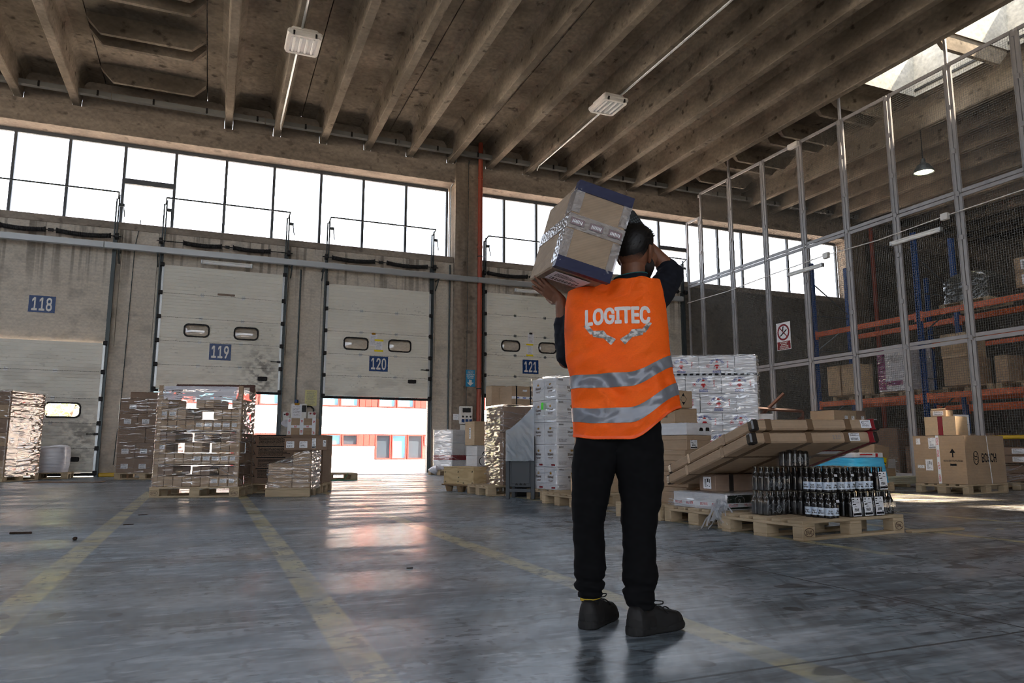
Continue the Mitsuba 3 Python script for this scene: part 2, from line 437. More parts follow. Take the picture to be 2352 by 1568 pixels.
# dock wall: precast panels between and above the door openings
wb = 'wall_back'
tag(wb, kind='structure')
DOORS = [(-5.97, -2.68), (-1.5, 1.8), (2.98, 6.25), (8.03, 11.3), (12.5, 15.78)]
HEAD = 3.45
xs = [X0] + [x for d in DOORS for x in d] + [X1]
for i in range(0, len(xs), 2):
    a, b = xs[i], xs[i + 1]
    if i == 6:
        obj('panel', MB().box(a, 7.0, WALL, WALL + 0.3, 0, HEAD), 'm_wall', wb)
        obj('panel', MB().box(7.76, b, WALL, WALL + 0.3, 0, HEAD), 'm_wall', wb)
    else:
        cut = [a, b] if b - a < 3 else ([a, -8.5, b] if a < 0 else [a, 19.5, 23.0, b])
        for p, q in zip(cut[:-1], cut[1:]):
            obj('panel', MB().box(p + 0.006, q - 0.006, WALL, WALL + 0.3, 0, HEAD), 'm_wall' if p < 15 else 'm_wall_store_shade', wb)
cuts = [X0, -8.5, -6.1, -2.52, -1.62, 1.9, 2.86, 6.4, 7.0, 7.76, 11.4, 12.4, 15.9, 19.5, 23.2, 25.4, X1]
for a, b in zip(cuts[:-1], cuts[1:]):
    if (a, b) != (7.0, 7.76):
        obj('panel', MB().box(a + 0.005, b - 0.005, WALL, WALL + 0.3, HEAD, 6.68), 'm_wall' if b < 16 else 'm_wall_store_shade', wb)
obj('sill', MB().bevel(X0, 6.98, WALL - 0.03, WALL + 0.75, 6.68, 6.88, 0.01), 'm_lintel', wb)
obj('sill', MB().bevel(7.78, 24.0, WALL - 0.03, WALL + 0.75, 6.68, 6.88, 0.01), 'm_lintel', wb)
obj('panel', MB().box(24.9, X1 + 0.6, WALL + 0.2, WALL + 0.4, 6.6, 9.6), 'm_wall_store_shade', wb)
for a, b in ((X0, 7.38), (7.38, 16.0), (16.0, 24.6), (24.6, X1)):
    obj('lintel', MB().bevel(a + 0.004, b - 0.004, WALL, WALL + 0.9, 9.40, 10.05, 0.012), 'm_lintel', wb)
for r0, r1 in zip(sorted(ribs)[:-1], sorted(ribs)[1:]):
    obj('infill', MB().box(r0 + 0.12, r1 - 0.12, WALL + 0.12, WALL + 0.3, 10.05, SLAB + 0.01), 'm_lintel', wb)
obj('infill', MB().box(31.2, X1 + 0.6, WALL + 0.12, WALL + 0.3, 10.0, SLAB + 0.2), 'm_lintel', wb)
for x in (6.99, 24.2):
    pr = [(0, 0), (0.33, 0), (0.33, 0.06), (0.45, 0.06), (0.45, 0), (0.78, 0), (0.78, 0.75), (0, 0.75)]
    obj('column', MB().prism([(x + p, WALL - 0.16 + q) for p, q in pr], 0.0, 10.06), 'm_column', wb)

# window bands above the doors
def window(name, a, b, mull, transoms):
    k = name
    tag(k, kind='structure')
    y, z0, z1 = WALL + 0.65, 6.86, 9.42
    fr = MB().box(a, b, y - 0.04, y + 0.04, z0, z0 + 0.07).box(a, b, y - 0.04, y + 0.04, z1 - 0.12, z1)
    fr.box(a, a + 0.07, y - 0.04, y + 0.04, z0, z1).box(b - 0.07, b, y - 0.04, y + 0.04, z0, z1)
    obj('frame', fr, 'm_frame', k)
    for x in mull:
        obj('mullion', MB().box(x - 0.036, x + 0.036, y - 0.045, y + 0.045, z0, z1), 'm_frame', k)
    e = [a] + list(mull) + [b]
    for i, (p, q) in enumerate(zip(e[:-1], e[1:])):
        if i in transoms:
            zt = 8.27
            obj('transom', MB().box(p, q, y - 0.05, y + 0.05, zt - 0.06, zt + 0.05).box(p + .03, q - .03, y - .055, y + .03, zt + .05, zt + .09), 'm_frame', k)
        obj('pane', MB().add([(p, y, z0), (q, y, z0), (q, y, z1), (p, y, z1)], [(0, 1, 2, 3)]), 'm_glass', k)


window('window_1', X0, 6.97, [-13.4, -12.1, -10.7, -9.35, -8.0, -6.7, -5.36, -4.06, -2.68, -1.36, 0.02, 1.39, 2.80, 4.13, 5.53], (9,))
window('window_2', 7.80, 24.2, [9.0, 10.22, 11.5, 12.75, 14.0, 15.31, 16.61, 18.03, 19.2, 20.4, 21.54, 22.7], (6,))

# side and rear walls (outside the photograph), with openings that the floor's reflections and the light on the man's back imply
wl = 'wall_left'
tag(wl, kind='structure')
obj('panel', MB().box(X0 - 0.3, X0, Y0, WALL + 0.3, 0, 6.9).box(X0 - 0.3, X0, Y0, WALL + 0.3, 9.4, SLAB + 0.2), 'm_wall', wl)
wr = 'wall_right'
tag(wr, kind='structure')
obj('panel', MB().box(X1, X1 + 0.3, Y0, WALL + 0.3, 0, SLAB + 0.2), 'm_wall_store_shade', wr)
wf = 'wall_front'
tag(wf, kind='structure')
mb = MB().box(X0, X1, Y0 - 0.3, Y0, 9.4, SLAB + 0.2).box(X0, X1, Y0 - 0.3, Y0, 4.2, 6.9)
mb.box(3.0, X1, Y0 - 0.3, Y0, 0, 4.2).box(8.0, X1, Y0 - 0.3, Y0, 4.2, 9.4)
for i in range(4):
    a = X0 + i * 6.0
    mb.box(a, a + 2.6, Y0 - 0.3, Y0, 0, 4.2)
obj('panel', mb, 'm_wall', wf)
# ---------------------------------------------------------------- sectional doors, their tracks, springs and number plates
FACE = WALL - 0.06      # outer face of the raised door leaves


def rrect(cx, cz, w, h, r, n=6):
    c = [(cx + sx * (w / 2 - r) + r * math.cos(a), cz + sz * (h / 2 - r) + r * math.sin(a))
         for sx, sz, a0 in ((1, 1, 0), (-1, 1, 90), (-1, -1, 180), (1, -1, 270)) for a in np.radians(a0 + np.linspace(0, 90, n))]
    return c


def section_mesh(a, b, z0, z1, holes):
    t, n = 0.045, 8
    pr = [(0.0, z0 + 0.004), (t, z0 + 0.004), (t, z1 - 0.004), (0.0, z1 - 0.004)]
    for i in range(n - 1, 0, -1):
        z = z0 + (z1 - z0) * i / n
        pr += [(0.0, z + 0.008), (0.010, z + 0.005), (0.010, z - 0.005), (0.0, z - 0.008)]
    P = np.array([[(x, FACE - 0.05 + q, z) for q, z in pr] for x in (a, b)])
    mb = MB().grid(P, closed=True)
    cap = trimesh.creation.triangulate_polygon(Polygon(pr), engine='earcut')
    for s, x in ((0, a), (1, b)):
        v = np.c_[np.full(len(cap[0]), x), FACE - 0.05 + cap[0][:, 0], cap[0][:, 1]]
        mb.add(v, cap[1])
    if not holes:
        return mb
    v, f = mb.mesh()
    m = trimesh.Trimesh(v, f, process=True)
    m.merge_vertices()
    m.fix_normals()
    g = m3.Manifold(m3.Mesh(np.asarray(m.vertices, np.float32), np.asarray(m.faces, np.uint32)))
    if g.is_empty():
        return mb
    for cx, cz, w, h, r in holes:
        c = m3.CrossSection([rrect(cx, cz, w, h, r)]).extrude(1.0).rotate([90, 0, 0]).translate([0, FACE + 0.5, 0])
        g = g - c
    return g


def dock_door(n, x0, x1, joints, wins, spr, top=7.62, dark_hw=True):
    k = f'door_{n}'
    tag(k, kind='structure')
    for z in joints[1:-1]:
        obj('joint_seal', MB().box(x0 + 0.03, x1 - 0.03, FACE - 0.03, FACE - 0.008, z - 0.012, z + 0.012), 'm_dark', k)
    for i, (z0, z1) in enumerate(zip(joints[:-1], joints[1:])):
        h = [w for w in wins if z0 < w[1] < z1]
        obj('section', section_mesh(x0 + 0.02, x1 - 0.02, z0, z1, h), 'm_door', k)
        for x in (x0 + 0.02, x1 - 0.075):
            obj('end_cap', MB().box(x, x + 0.055, FACE - 0.056, FACE - 0.045, z0 + 0.06, z1 - 0.06), 'm_galv', k)
    for z in joints:
        for x in (x0 - 0.045, x1 - 0.075):
            obj('roller', MB().bevel(x, x + 0.12, FACE - 0.10, FACE - 0.03, z - 0.055, z + 0.055, 0.01), 'm_black', k)
    for z in joints[1:-1]:
        for t in (0.33, 0.66):
            x = x0 + t * (x1 - x0)
            obj('hinge', MB().box(x - 0.035, x - 0.012, FACE - 0.06, FACE - 0.05, z - 0.045, z + 0.045).box(x + 0.012, x + 0.035, FACE - 0.06, FACE - 0.05, z - 0.045, z + 0.045)
                .cyl((x - 0.05, FACE - 0.058, z), (x + 0.05, FACE - 0.058, z), 0.012, 8), 'm_track' if n == 4 else 'm_galv', k)
    obj('bottom_seal', MB().box(x0 + 0.02, x1 - 0.02, FACE - 0.05, FACE, joints[0] - 0.07, joints[0]), 'm_black', k)
    for cx, cz, w, h, r in wins:
        ring = Polygon(rrect(cx, cz, w + 0.05, h + 0.05, r + 0.03)).difference(Polygon(rrect(cx, cz, w - 0.03, h - 0.03, r)))
        M = Mx(0, FACE - 0.045, 0, cols=((1, 0, 0), (0, 0, 1), (0, -1, 0)))
        wk = obj('window_gasket', MB().prism(ring, 0.0, 0.028, M), 'm_black', k)
        u, v = np.meshgrid(np.linspace(-1, 1, 15), np.linspace(-1, 1, 11))
        bulge = 0.03 * (1 - u ** 4) * (1 - v ** 4)
        P = np.stack([cx + u * w / 2 * 0.98, FACE - 0.04 - bulge, cz + v * h / 2 * 0.98], -1)
        obj('pane', MB().grid(P), 'm_glass', wk, smooth=True)
    for s, x in ((-1, x0), (1, x1)):
        tr = MB().box(x - 0.05, x + 0.03, FACE - 0.02, FACE + 0.05, 0, top - 1.2).box(x + s * 0.03, x + s * 0.055, FACE - 0.11, FACE - 0.02, 0, top - 1.2)
        obj('track', tr, 'm_track', k)
        up = MB().box(x - 0.045, x - 0.015, FACE - 0.10, FACE - 0.02, top - 1.2, top - 0.12).box(x + 0.015, x + 0.045, FACE - 0.10, FACE - 0.02, top - 1.2, top)
        obj('track_riser', up, 'm_track', k)
        obj('riser_bracket', MB().cyl((x, FACE - 0.06, top - 0.12), (x + 0.03, FACE - 0.30, top - 0.0), 0.018, 6).box(x + 0.03, x + 0.16, FACE - 0.08, FACE - 0.05, top - 0.32, top - 0.24)
            .cyl((x + 0.14, FACE - 0.07, top - 0.27), (x + 0.18, FACE - 0.10, top - 0.62), 0.012, 6), 'm_track', k)
    obj('head_bar', MB().cyl((x0 + 0.03, FACE - 0.30, top), (x1 + 0.03, FACE - 0.30, top), 0.02, 6), 'm_track', k)
    zs = 6.42
    obj('spring_shaft', MB().cyl((x0 - 0.16, FACE - 0.16, zs), (x1 + 0.16, FACE - 0.16, zs), 0.014, 8), 'm_dark', k)
    for a, b in spr:
        t = np.linspace(0, 1, 60)
        th = np.linspace(0, 2 * np.pi, 14, endpoint=False)
        sag = -0.035 * (1 - (2 * t - 1) ** 2) * (b - a)
        rr = 0.062 + 0.006 * np.sin(t * (b - a) * 160)
        P = np.stack([np.broadcast_to((a + t * (b - a))[:, None], (60, 14)), FACE - 0.16 + rr[:, None] * np.cos(th), zs + sag[:, None] + rr[:, None] * np.sin(th)], -1)
        obj('spring', MB().grid(P, closed=True).cyl((a, FACE - .16, zs), (a + .02, FACE - .16, zs), .075, 12).cyl((b - .02, FACE - .16, zs), (b, FACE - .16, zs), .075, 12), 'm_black', k, smooth=40)
    obj('coupling', MB().cyl(((spr[0][1] + spr[-1][0]) / 2 - 0.06, FACE - 0.16, zs), ((spr[0][1] + spr[-1][0]) / 2 + 0.06, FACE - 0.16, zs), 0.045, 10), 'm_dark', k)
    for x in (x0 - 0.05, x1 + 0.05):
        obj('cable_drum', MB().cyl((x - 0.04, FACE - 0.16, zs), (x + 0.04, FACE - 0.16, zs), 0.09, 14), 'm_dark', k)
    return k


D1 = dock_door(1, *DOORS[0], [0.10, 0.73, 1.38, 2.02, 2.73, 3.50], [(-3.56, 1.71, 0.80, 0.36, 0.1), (-5.05, 1.71, 0.80, 0.36, 0.1)], [(-5.3, -4.3), (-4.05, -2.78)])
D2 = dock_door(2, *DOORS[1], [2.33, 3.0, 3.66, 4.32, 4.99, 5.78], [(-0.50, 3.98, 0.62, 0.33, 0.1), (0.80, 3.97, 0.62, 0.33, 0.1)], [(-0.99, 0.02), (0.31, 1.34)])
D3 = dock_door(3, *DOORS[2], [2.27, 2.88, 3.53, 4.21, 4.87, 5.64], [(3.92, 3.86, 0.70, 0.34, 0.09), (5.26, 3.86, 0.68, 0.34, 0.09)], [(3.10, 4.39), (4.77, 6.06)])
D4 = dock_door(4, *DOORS[3], [2.42, 3.07, 3.75, 4.41, 5.08, 5.80], [(8.95, 4.07, 0.62, 0.33, 0.12), (10.28, 4.07, 0.62, 0.33, 0.12)], [(8.1, 9.5), (9.8, 11.1)])
D5 = dock_door(5, *DOORS[4], [0.10, 0.73, 1.38, 2.02, 2.73, 3.50], [(13.4, 1.7, 0.7, 0.33, 0.1)], [(12.7, 13.9), (14.2, 15.5)])
for k, x, z in ((D1, -3.21, 0.45), (D2, 1.30, 2.70), (D3, 5.67, 2.78)):
    obj('pull_handle', MB().bevel(x - 0.13, x + 0.13, FACE - 0.075, FACE - 0.04, z - 0.06, z + 0.06, 0.02), 'm_black', k)
for k, x, z in ((D1, -2.75, 1.1), (D2, 1.72, 3.2), (D3, 6.15, 3.15)):
    obj('latch', MB().bevel(x - 0.05, x + 0.05, FACE - 0.09, FACE - 0.05, z - 0.03, z + 0.03, 0.008).cyl((x - 0.22, FACE - 0.08, z), (x + 0.05, FACE - 0.08, z), 0.012, 6), 'm_dark', k)

for n, x, z, y in (('118', -4.25, 4.46, WALL), ('119', 0.14, 3.41, FACE - 0.05), ('120', 4.62, 3.28, FACE - 0.05), ('121', 9.66, 3.41, FACE - 0.05)):
    w, h = (0.60, 0.44) if n == '118' else (0.57, 0.46)
    t = thing('number_plate', {'118': 'blue number plate 118 on bare concrete above the closed dock door', '119': 'blue number plate 119 on the raised door behind the tall shelf of small cartons',
                               '120': 'blue number plate 120 on the raised door left of the concrete column', '121': 'blue number plate 121 on the raised door between red downpipe and man'}[n], 'sign')
    M = Mx(x, y - 0.004, z, cols=((1, 0, 0), (0, 0, 1), (0, -1, 0)))
    obj('plate', MB().box(-w / 2, w / 2, -h / 2, h / 2, 0, 0.006, M), 'm_navy', t)
    obj('number', MB().add(*text(n, 0.33, 0.004, True, 0.56), M=M @ Mx(0, 0, 0.006)), 'm_white', t)


def notice(name, label, cat, x, z, y, w, h, paper='m_paper', lines=7, clip=False, tape=False, tilt=0.0):
    t = thing(name, label, cat)
    c, s = math.cos(tilt), math.sin(tilt)
    M = Mx(x, y - 0.003, z, cols=((c, 0, s), (-s, 0, c), (0, -1, 0)))
    obj('sheet', MB().box(-w / 2, w / 2, -h / 2, h / 2, 0, 0.004, M), paper, t)
    ink = MB()
    for i in range(lines):
        yy = h / 2 - h * (i + 1.6) / (lines + 2)
        ink.box(-w * 0.38, w * (0.38 - 0.25 * ((i * 7) % 3) / 3), yy - h * 0.012, yy + h * 0.012, 0.004, 0.005, M)
    obj('print', ink, 'm_ink_gray', t)
    if clip:
        obj('clip', MB().bevel(-w * 0.25, w * 0.25, h / 2 - 0.02, h / 2 + 0.045, 0, 0.018, 0.004, M), 'm_ink_gold' if clip == 1 else 'm_black', t)
    if tape:
        for sgn in (-1, 1):
            obj('tape', MB().box(-w * 0.62, w * 0.62, sgn * h / 2 - 0.03, sgn * h / 2 + 0.03, 0.004, 0.006, M), 'm_yellow_label', t)
    return t


notice('notice', 'white clipped sheet on the raised door left of the concrete column', 'notice', 4.44, 4.00, FACE - 0.055, 0.23, 0.36, clip=1)
notice('notice', 'white sheet held by yellow tape, left of the concrete column', 'notice', 4.61, 3.84, FACE - 0.054, 0.22, 0.32, tape=True)
notice('notice', 'white clipped sheet on the raised door right of the red downpipe', 'notice', 9.67, 4.34, FACE - 0.055, 0.22, 0.34, clip=2)
notice('notice', 'white sheet held by yellow tape, right of the red downpipe', 'notice', 9.63, 3.97, FACE - 0.054, 0.20, 0.36, tape=True)
notice('notice', 'pale yellow typed notice on the concrete between doors 119 and 120', 'notice', 2.68, 2.20, WALL - 0.01, 0.34, 0.46, 'm_paper_yellow', 12)
mat('m_paper_yellow', '#d8d29a', 0.7, spec=0.2)
single('tape_remnant', MB().box(-0.02, 0.44, FACE - 0.054, FACE - 0.051, 5.02, 5.08), 'm_tapebrown', 'strip of brown tape left on the upper part of door 119', 'tape')

# busbar rail along the wall, tray below the ceiling, pipes and conduits
k = thing('conductor_rail', 'long pale metal rail running across the wall above the dock doors', 'rail')
obj('rail', MB().bevel(-15, -2.9, WALL - 0.42, WALL - 0.30, 6.03, 6.20, 0.01), 'm_galv', k)
obj('rail', MB().bevel(-2.89, 7.7, WALL - 0.42, WALL - 0.30, 6.03, 6.20, 0.01), 'm_galv', k)
obj('rail', MB().bevel(7.71, 15.6, WALL - 0.42, WALL - 0.30, 6.03, 6.20, 0.01), 'm_galv', k)
for x in (-6.1, -2.55, -1.6, 1.95, 2.85, 6.4, 11.5, 12.3):
    obj('bracket', MB().box(x - 0.02, x + 0.02, WALL - 0.38, WALL, 6.0, 6.03).cyl((x, WALL - 0.36, 6.0), (x, WALL - 0.01, 5.72), 0.018, 6), 'm_track', k)
k = thing('cable_tray', 'long grey cable tray hung below the concrete ribs along the window wall', 'cable tray')
for i in range(12):
    a = -15 + i * 4.0
    obj('tray', MB().box(a, a + 3.98, WALL - 0.52, WALL - 0.50, 10.22, 10.34).box(a, a + 3.98, WALL - 0.52, WALL - 0.36, 10.21, 10.225), 'm_tray', k)
for x in ribs:
    obj('hanger', MB().cyl((x, WALL - 0.53, 10.19), (x, WALL - 0.53, 10.42), 0.012, 6).box(x - 0.03, x + 0.03, WALL - 0.54, WALL - 0.36, 10.195, 10.21), 'm_galv', k)
for i in range(34):
    x = -14.3 + i * 1.37
    obj('clip', MB().box(x - 0.025, x + 0.025, WALL - 0.535, WALL - 0.50, 10.20, 10.35), 'm_black', k)
k = thing('downpipe', 'red brown drain pipe running down beside the concrete column', 'pipe')
obj('pipe', MB().cyl((7.80, WALL - 0.28, 1.0), (7.80, WALL - 0.28, 10.8), 0.075, 16), 'm_redpipe', k, smooth=40)
for z in (9.55, 7.2, 4.3):
    obj('pipe_collar', MB().cyl((7.80, WALL - 0.28, z), (7.80, WALL - 0.28, z + 0.07), 0.09, 16), 'm_redpipe', k, smooth=40)
for z in (2.6, 6.9):
    obj('pipe_clamp', MB().cyl((7.80, WALL - 0.28, z), (7.80, WALL - 0.28, z + 0.03), 0.083, 16).box(7.79, 7.81, WALL - 0.2, WALL, z, z + 0.03), 'm_dark', k)
k = thing('downpipe', 'red brown drain pipe beside the far column behind the mesh fence', 'pipe')
obj('pipe', MB().cyl((25.25, WALL - 0.28, 1.0), (25.25, WALL - 0.28, 10.8), 0.09, 16), 'm_redpipe', k, smooth=40)
single('conduit', MB().tube([(6.93, WALL + 0.2, 6.9), (6.93, WALL + 0.2, 9.3), (7.02, WALL - 0.06, 9.55), (7.02, WALL - 0.06, 10.2)], 0.022), 'm_galv', 'thin steel conduit up the left edge of the concrete column', 'conduit')
single('conduit', MB().tube([(7.45, WALL - 0.12, 2.05), (7.45, WALL - 0.12, 10.2)], 0.018), 'm_track', 'thin conduit up the groove in the middle of the concrete column', 'conduit')
single('conduit', MB().tube([(6.86, WALL - 0.05, 0.1), (6.86, WALL - 0.05, 6.6)], 0.03), 'm_track', 'dark conduit on the wall left of the concrete column', 'conduit')
single('conduit', MB().tube([(2.24, WALL - 0.03, 2.0), (2.24, WALL - 0.03, 6.0)], 0.025), 'm_track', 'dark conduit down the wall between doors 119 and 120', 'conduit')
single('conduit', MB().tube([(-2.1, WALL - 0.02, 7.0), (-2.2, WALL - 0.02, 6.2), (-2.24, WALL - 0.02, 2.0), (-2.3, WALL - 0.02, 0.3)], 0.010), 'm_track', 'thin wire down the wall between doors 118 and 119', 'conduit')


def tube_light(label, p, q, down=0.0):
    t = thing('tube_light', label, 'tube light')
    p, q = np.array(p, float), np.array(q, float)
    d = (q - p) / np.linalg.norm(q - p)
    n = np.cross(d, [0, 0, 1.0])
    n /= np.linalg.norm(n)
    u = np.cross(n, d)
    M = Mx(*p, cols=(d, n, u))
    L = np.linalg.norm(q - p)
    obj('housing', MB().bevel(0, L, -0.06, 0.06, 0.0, 0.05, 0.015, M), 'm_white', t)
    v = []
    cov = MB().cyl((0.02, 0, -0.012), (L - 0.02, 0, -0.012), 0.048, 14, M=M)
    obj('diffuser', cov, 'm_white_gloss', t, smooth=40)
    for x in (0.0, L):
        obj('end_cap', MB().bevel(x - 0.02, x + 0.02, -0.062, 0.062, -0.06, 0.055, 0.012, M), 'm_galv', t)
    return t


tube_light('long tube light below the rail, left of the column', (-0.48, WALL - 0.34, 5.90), (0.84, WALL - 0.34, 5.90))
tube_light('long tube light below the rail, right of the red downpipe', (9.02, WALL - 0.34, 5.90), (10.52, WALL - 0.34, 5.90))

for lab, x in (('white caged ceiling floodlight near the coffered panel at left', 1.47), ('white caged ceiling floodlight above the man carrying the box', 9.45)):
    t = thing('floodlight', lab, 'ceiling light')
    y0, y1, z = 15.72, 16.62, 9.86
    obj('housing', MB().bevel(x - 0.38, x + 0.38, y0, y1, z, z + 0.13, 0.04).bevel(x - 0.3, x + 0.3, y0 + 0.1, y1 - 0.1, z + 0.1, z + 0.24, 0.04), 'm_white', t)
    obj('bezel', MB().prism(Polygon(rrect(x, 16.17, 0.72, 0.84, 0.08)).difference(Polygon(rrect(x, 16.17, 0.58, 0.70, 0.05))), z - 0.025, z + 0.005), 'm_white', t)
    for i in range(4):
        xx = x - 0.21 + i * 0.14
        obj('lamp_tube', MB().cyl((xx, y0 + 0.14, z - 0.006), (xx, y1 - 0.14, z - 0.006), 0.028, 10), 'm_white_gloss', t, smooth=40)
    for i in range(5):
        xx = x - 0.28 + i * 0.14
        obj('louvre', MB().box(xx - 0.008, xx + 0.008, y0 + 0.12, y1 - 0.12, z - 0.02, z + 0.0), 'm_galv', t)
    obj('reflector', MB().box(x - 0.29, x + 0.29, y0 + 0.1, y1 - 0.1, z - 0.004, z - 0.001), 'm_galv', t)
    for xx in (x - 0.24, x + 0.24):
        obj('latch', MB().box(xx - 0.02, xx + 0.02, y0 - 0.015, y0 + 0.03, z - 0.03, z + 0.06), 'm_black', t)
    rx = min(ribs, key=lambda r: abs(r - x))
    single('conduit', MB().cyl((rx + 0.03, Y0, EAVE - 0.03), (rx + 0.03, WALL - 0.9, EAVE - 0.03), 0.028, 8).tube([(rx + .03, WALL - .9, EAVE - .03), (rx + .05, WALL - .7, EAVE - .12), (rx + .1, WALL - .5, EAVE + .1)], 0.012),
           'm_galv', 'straight lamp conduit under the ' + ('rib above the left floodlight' if x < 5 else 'rib above the right floodlight'), 'conduit')

# switch gear on the wall and the column
t = thing('switch_box', 'grey switch box with a clipped white sheet, between doors 119 and 120', 'electrical box')
obj('case', MB().bevel(2.12, 2.56, WALL - 0.16, WALL, 1.55, 2.02, 0.02), 'm_white', t)
obj('lid', MB().bevel(2.42, 2.54, WALL - 0.18, WALL - 0.15, 1.78, 1.97, 0.01), 'm_dark', t)
obj('socket', MB().cyl((2.22, WALL - 0.15, 1.50), (2.22, WALL - 0.22, 1.48), 0.055, 12), 'm_navy', t)
obj('socket', MB().cyl((2.44, WALL - 0.15, 1.50), (2.44, WALL - 0.22, 1.48), 0.055, 12), 'm_navy', t)
obj('plug', MB().cyl((2.27, WALL - 0.1, 2.02), (2.27, WALL - 0.1, 2.13), 0.05, 10), 'm_navy', t)
notice('notice', 'white sheet clipped to the grey switch box between doors 119 and 120', 'notice', 2.28, 1.80, WALL - 0.165, 0.27, 0.38, clip=1)
t = thing('push_button_box', 'pale control box with a red button and a rag bag, left of the switch box', 'control box')
obj('case', MB().bevel(1.90, 2.10, WALL - 0.12, WALL, 1.50, 1.78, 0.015), 'm_white', t)
obj('button', MB().cyl((2.02, WALL - 0.12, 1.71), (2.02, WALL - 0.15, 1.71), 0.045, 14), 'm_darkred', t)
obj('button', MB().cyl((1.95, WALL - 0.12, 1.70), (1.95, WALL - 0.135, 1.70), 0.02, 10), 'm_black', t)
t = thing('push_button_box', 'pale control box with two red buttons, right of the switch box', 'control box')
obj('case', MB().bevel(2.60, 2.84, WALL - 0.12, WALL, 1.50, 1.80, 0.015), 'm_white', t)
for x, r in ((2.67, 0.025), (2.78, 0.04)):
    obj('button', MB().cyl((x, WALL - 0.12, 1.74), (x, WALL - 0.15, 1.74), r, 14), 'm_darkred', t)
single('cable', MB().tube([(2.56, WALL - 0.08, 1.95), (2.68, WALL - 0.08, 1.95), (2.76, WALL - 0.08, 1.88), (2.76, WALL - 0.08, 1.80)], 0.02), 'm_dark', 'short dark cable joining two boxes between doors 119 and 120', 'cable')
u, v = np.meshgrid(np.linspace(0, 2 * np.pi, 24, endpoint=False), np.linspace(0, 1, 12))
rr = 0.12 * np.sin(np.pi * np.clip(v * 0.86 + 0.12, 0, 1)) * (1 + 0.25 * np.cos(3 * u + 4 * v) + 0.12 * np.cos(7 * u))
single('plastic_bag', MB().grid(np.stack([2.0 + rr * np.cos(u), WALL - 0.15 + 0.6 * rr * np.sin(u), 1.55 - 0.22 * v], -1), closed=True), 'm_white_film', 'crumpled white plastic bag hanging on a control box by door 119', 'bag', smooth=True)
t = thing('socket_box', 'white socket box with three blue outlets on the concrete column', 'electrical box')
y = WALL - 0.16
obj('case', MB().bevel(7.18, 7.60, y - 0.13, y, 1.50, 2.06, 0.02), 'm_white', t)
obj('window', MB().bevel(7.26, 7.53, y - 0.15, y - 0.12, 1.86, 2.0, 0.01), 'm_dark', t)
for i in range(3):
    xx = 7.265 + i * 0.125
    o_ = obj('outlet', MB().bevel(xx - 0.052, xx + 0.052, y - 0.155, y - 0.12, 1.54, 1.79, 0.008), 'm_white', t)
    obj('cover', MB().bevel(xx - 0.045, xx + 0.045, y - 0.19, y - 0.15, 1.55, 1.65, 0.012), 'm_navy', o_)
    obj('dial', MB().cyl((xx, y - 0.155, 1.73), (xx, y - 0.165, 1.73), 0.03, 10), 'm_dark', o_)
single('cable_duct', MB().bevel(7.22, 7.38, y - 0.08, y, 0.1, 1.48, 0.01).bevel(7.42, 7.58, y - 0.08, y, 0.1, 1.48, 0.01).box(7.2, 7.6, y - 0.09, y - 0.08, 1.12, 1.16), 'm_white', 'white cable ducts below the socket box on the column', 'cable duct')
notice('notice', 'small white label stuck on the column left of the socket box', 'notice', 7.085, 1.72, y, 0.18, 0.19, lines=4)
t = thing('driver_sign', 'blue sign for drivers with a white down arrow on the column', 'sign')
M = Mx(7.55, y - 0.002, 2.95, cols=((1, 0, 0), (0, 0, 1), (0, -1, 0)))
obj('plate', MB().box(-0.155, 0.155, -0.27, 0.27, 0, 0.006, M), 'm_cyan', t)
ink = MB()
for i, s in enumerate(('AUTISTI', 'DRIVERS', 'CHAUFFEURS', 'DIE FAHRER', 'CHOFERES')):
    ink.add(*text(s, 0.034, 0.003, True, 0.9), M=M @ Mx(0, 0.225 - 0.055 * i, 0.006))
obj('lettering', ink, 'm_white', t)
obj('arrow', MB().prism([(-0.045, -0.05), (0.045, -0.05), (0.045, -0.14), (0.11, -0.14), (0, -0.24), (-0.11, -0.14), (-0.045, -0.14)], 0.006, 0.009, M), 'm_white', t)
single('curb_block', MB().bevel(-2.62, -1.92, WALL - 0.16, WALL - 0.02, 0, 0.10, 0.02), 'm_yellow', 'worn yellow kerb block at the foot of the wall by door 118', 'kerb')

# what stands outside: the building across the yard, a tree by the closed door, a dock plate
t = thing('office_building', 'sunlit white building with red panels and blue windows seen through the open doors', 'building')
FY = 34.0
mb = MB().box(-20, 40, FY, FY + 8, -1.3, 0.26).box(-20, 7.1, FY, FY + 8, 0.26, 0.88).box(9.6, 40, FY, FY + 8, 0.26, 0.88).box(-20, 40, FY, FY + 8, 1.42, 2.66).box(-20, 40, FY, FY + 8, 3.7, 6.0)
obj('wall', mb, 'm_facade', t)
obj('inner_wall', MB().box(-20, 40, FY + 0.3, FY + 8, 0.2, 4.0), 'm_facade', t)


def strip(x0, x1, z0, z1, kind):
    if kind == 'red':
        n = max(1, round((x1 - x0) / 0.31))
        for i in range(n):
            a, b = x0 + (x1 - x0) * i / n, x0 + (x1 - x0) * (i + 1) / n
            obj('cladding_panel', MB().box(a + 0.008, b - 0.008, FY - 0.02, FY + 0.1, z0, z1), 'm_facade_red', t)
    else:
        w = obj('window', MB().box(x0, x0 + 0.05, FY - 0.03, FY + 0.06, z0, z1).box(x1 - 0.05, x1, FY - 0.03, FY + 0.06, z0, z1).box(x0, x1, FY - 0.03, FY + 0.06, z0, z0 + 0.04).box(x0, x1, FY - 0.03, FY + 0.06, z1 - 0.04, z1), 'm_facade_red', t)
        obj('pane', MB().box(x0 + 0.05, x1 - 0.05, FY + 0.05, FY + 0.08, z0 + 0.04, z1 - 0.04), 'm_facade_glass' if kind == 'blue' else 'm_facade_dark', w)


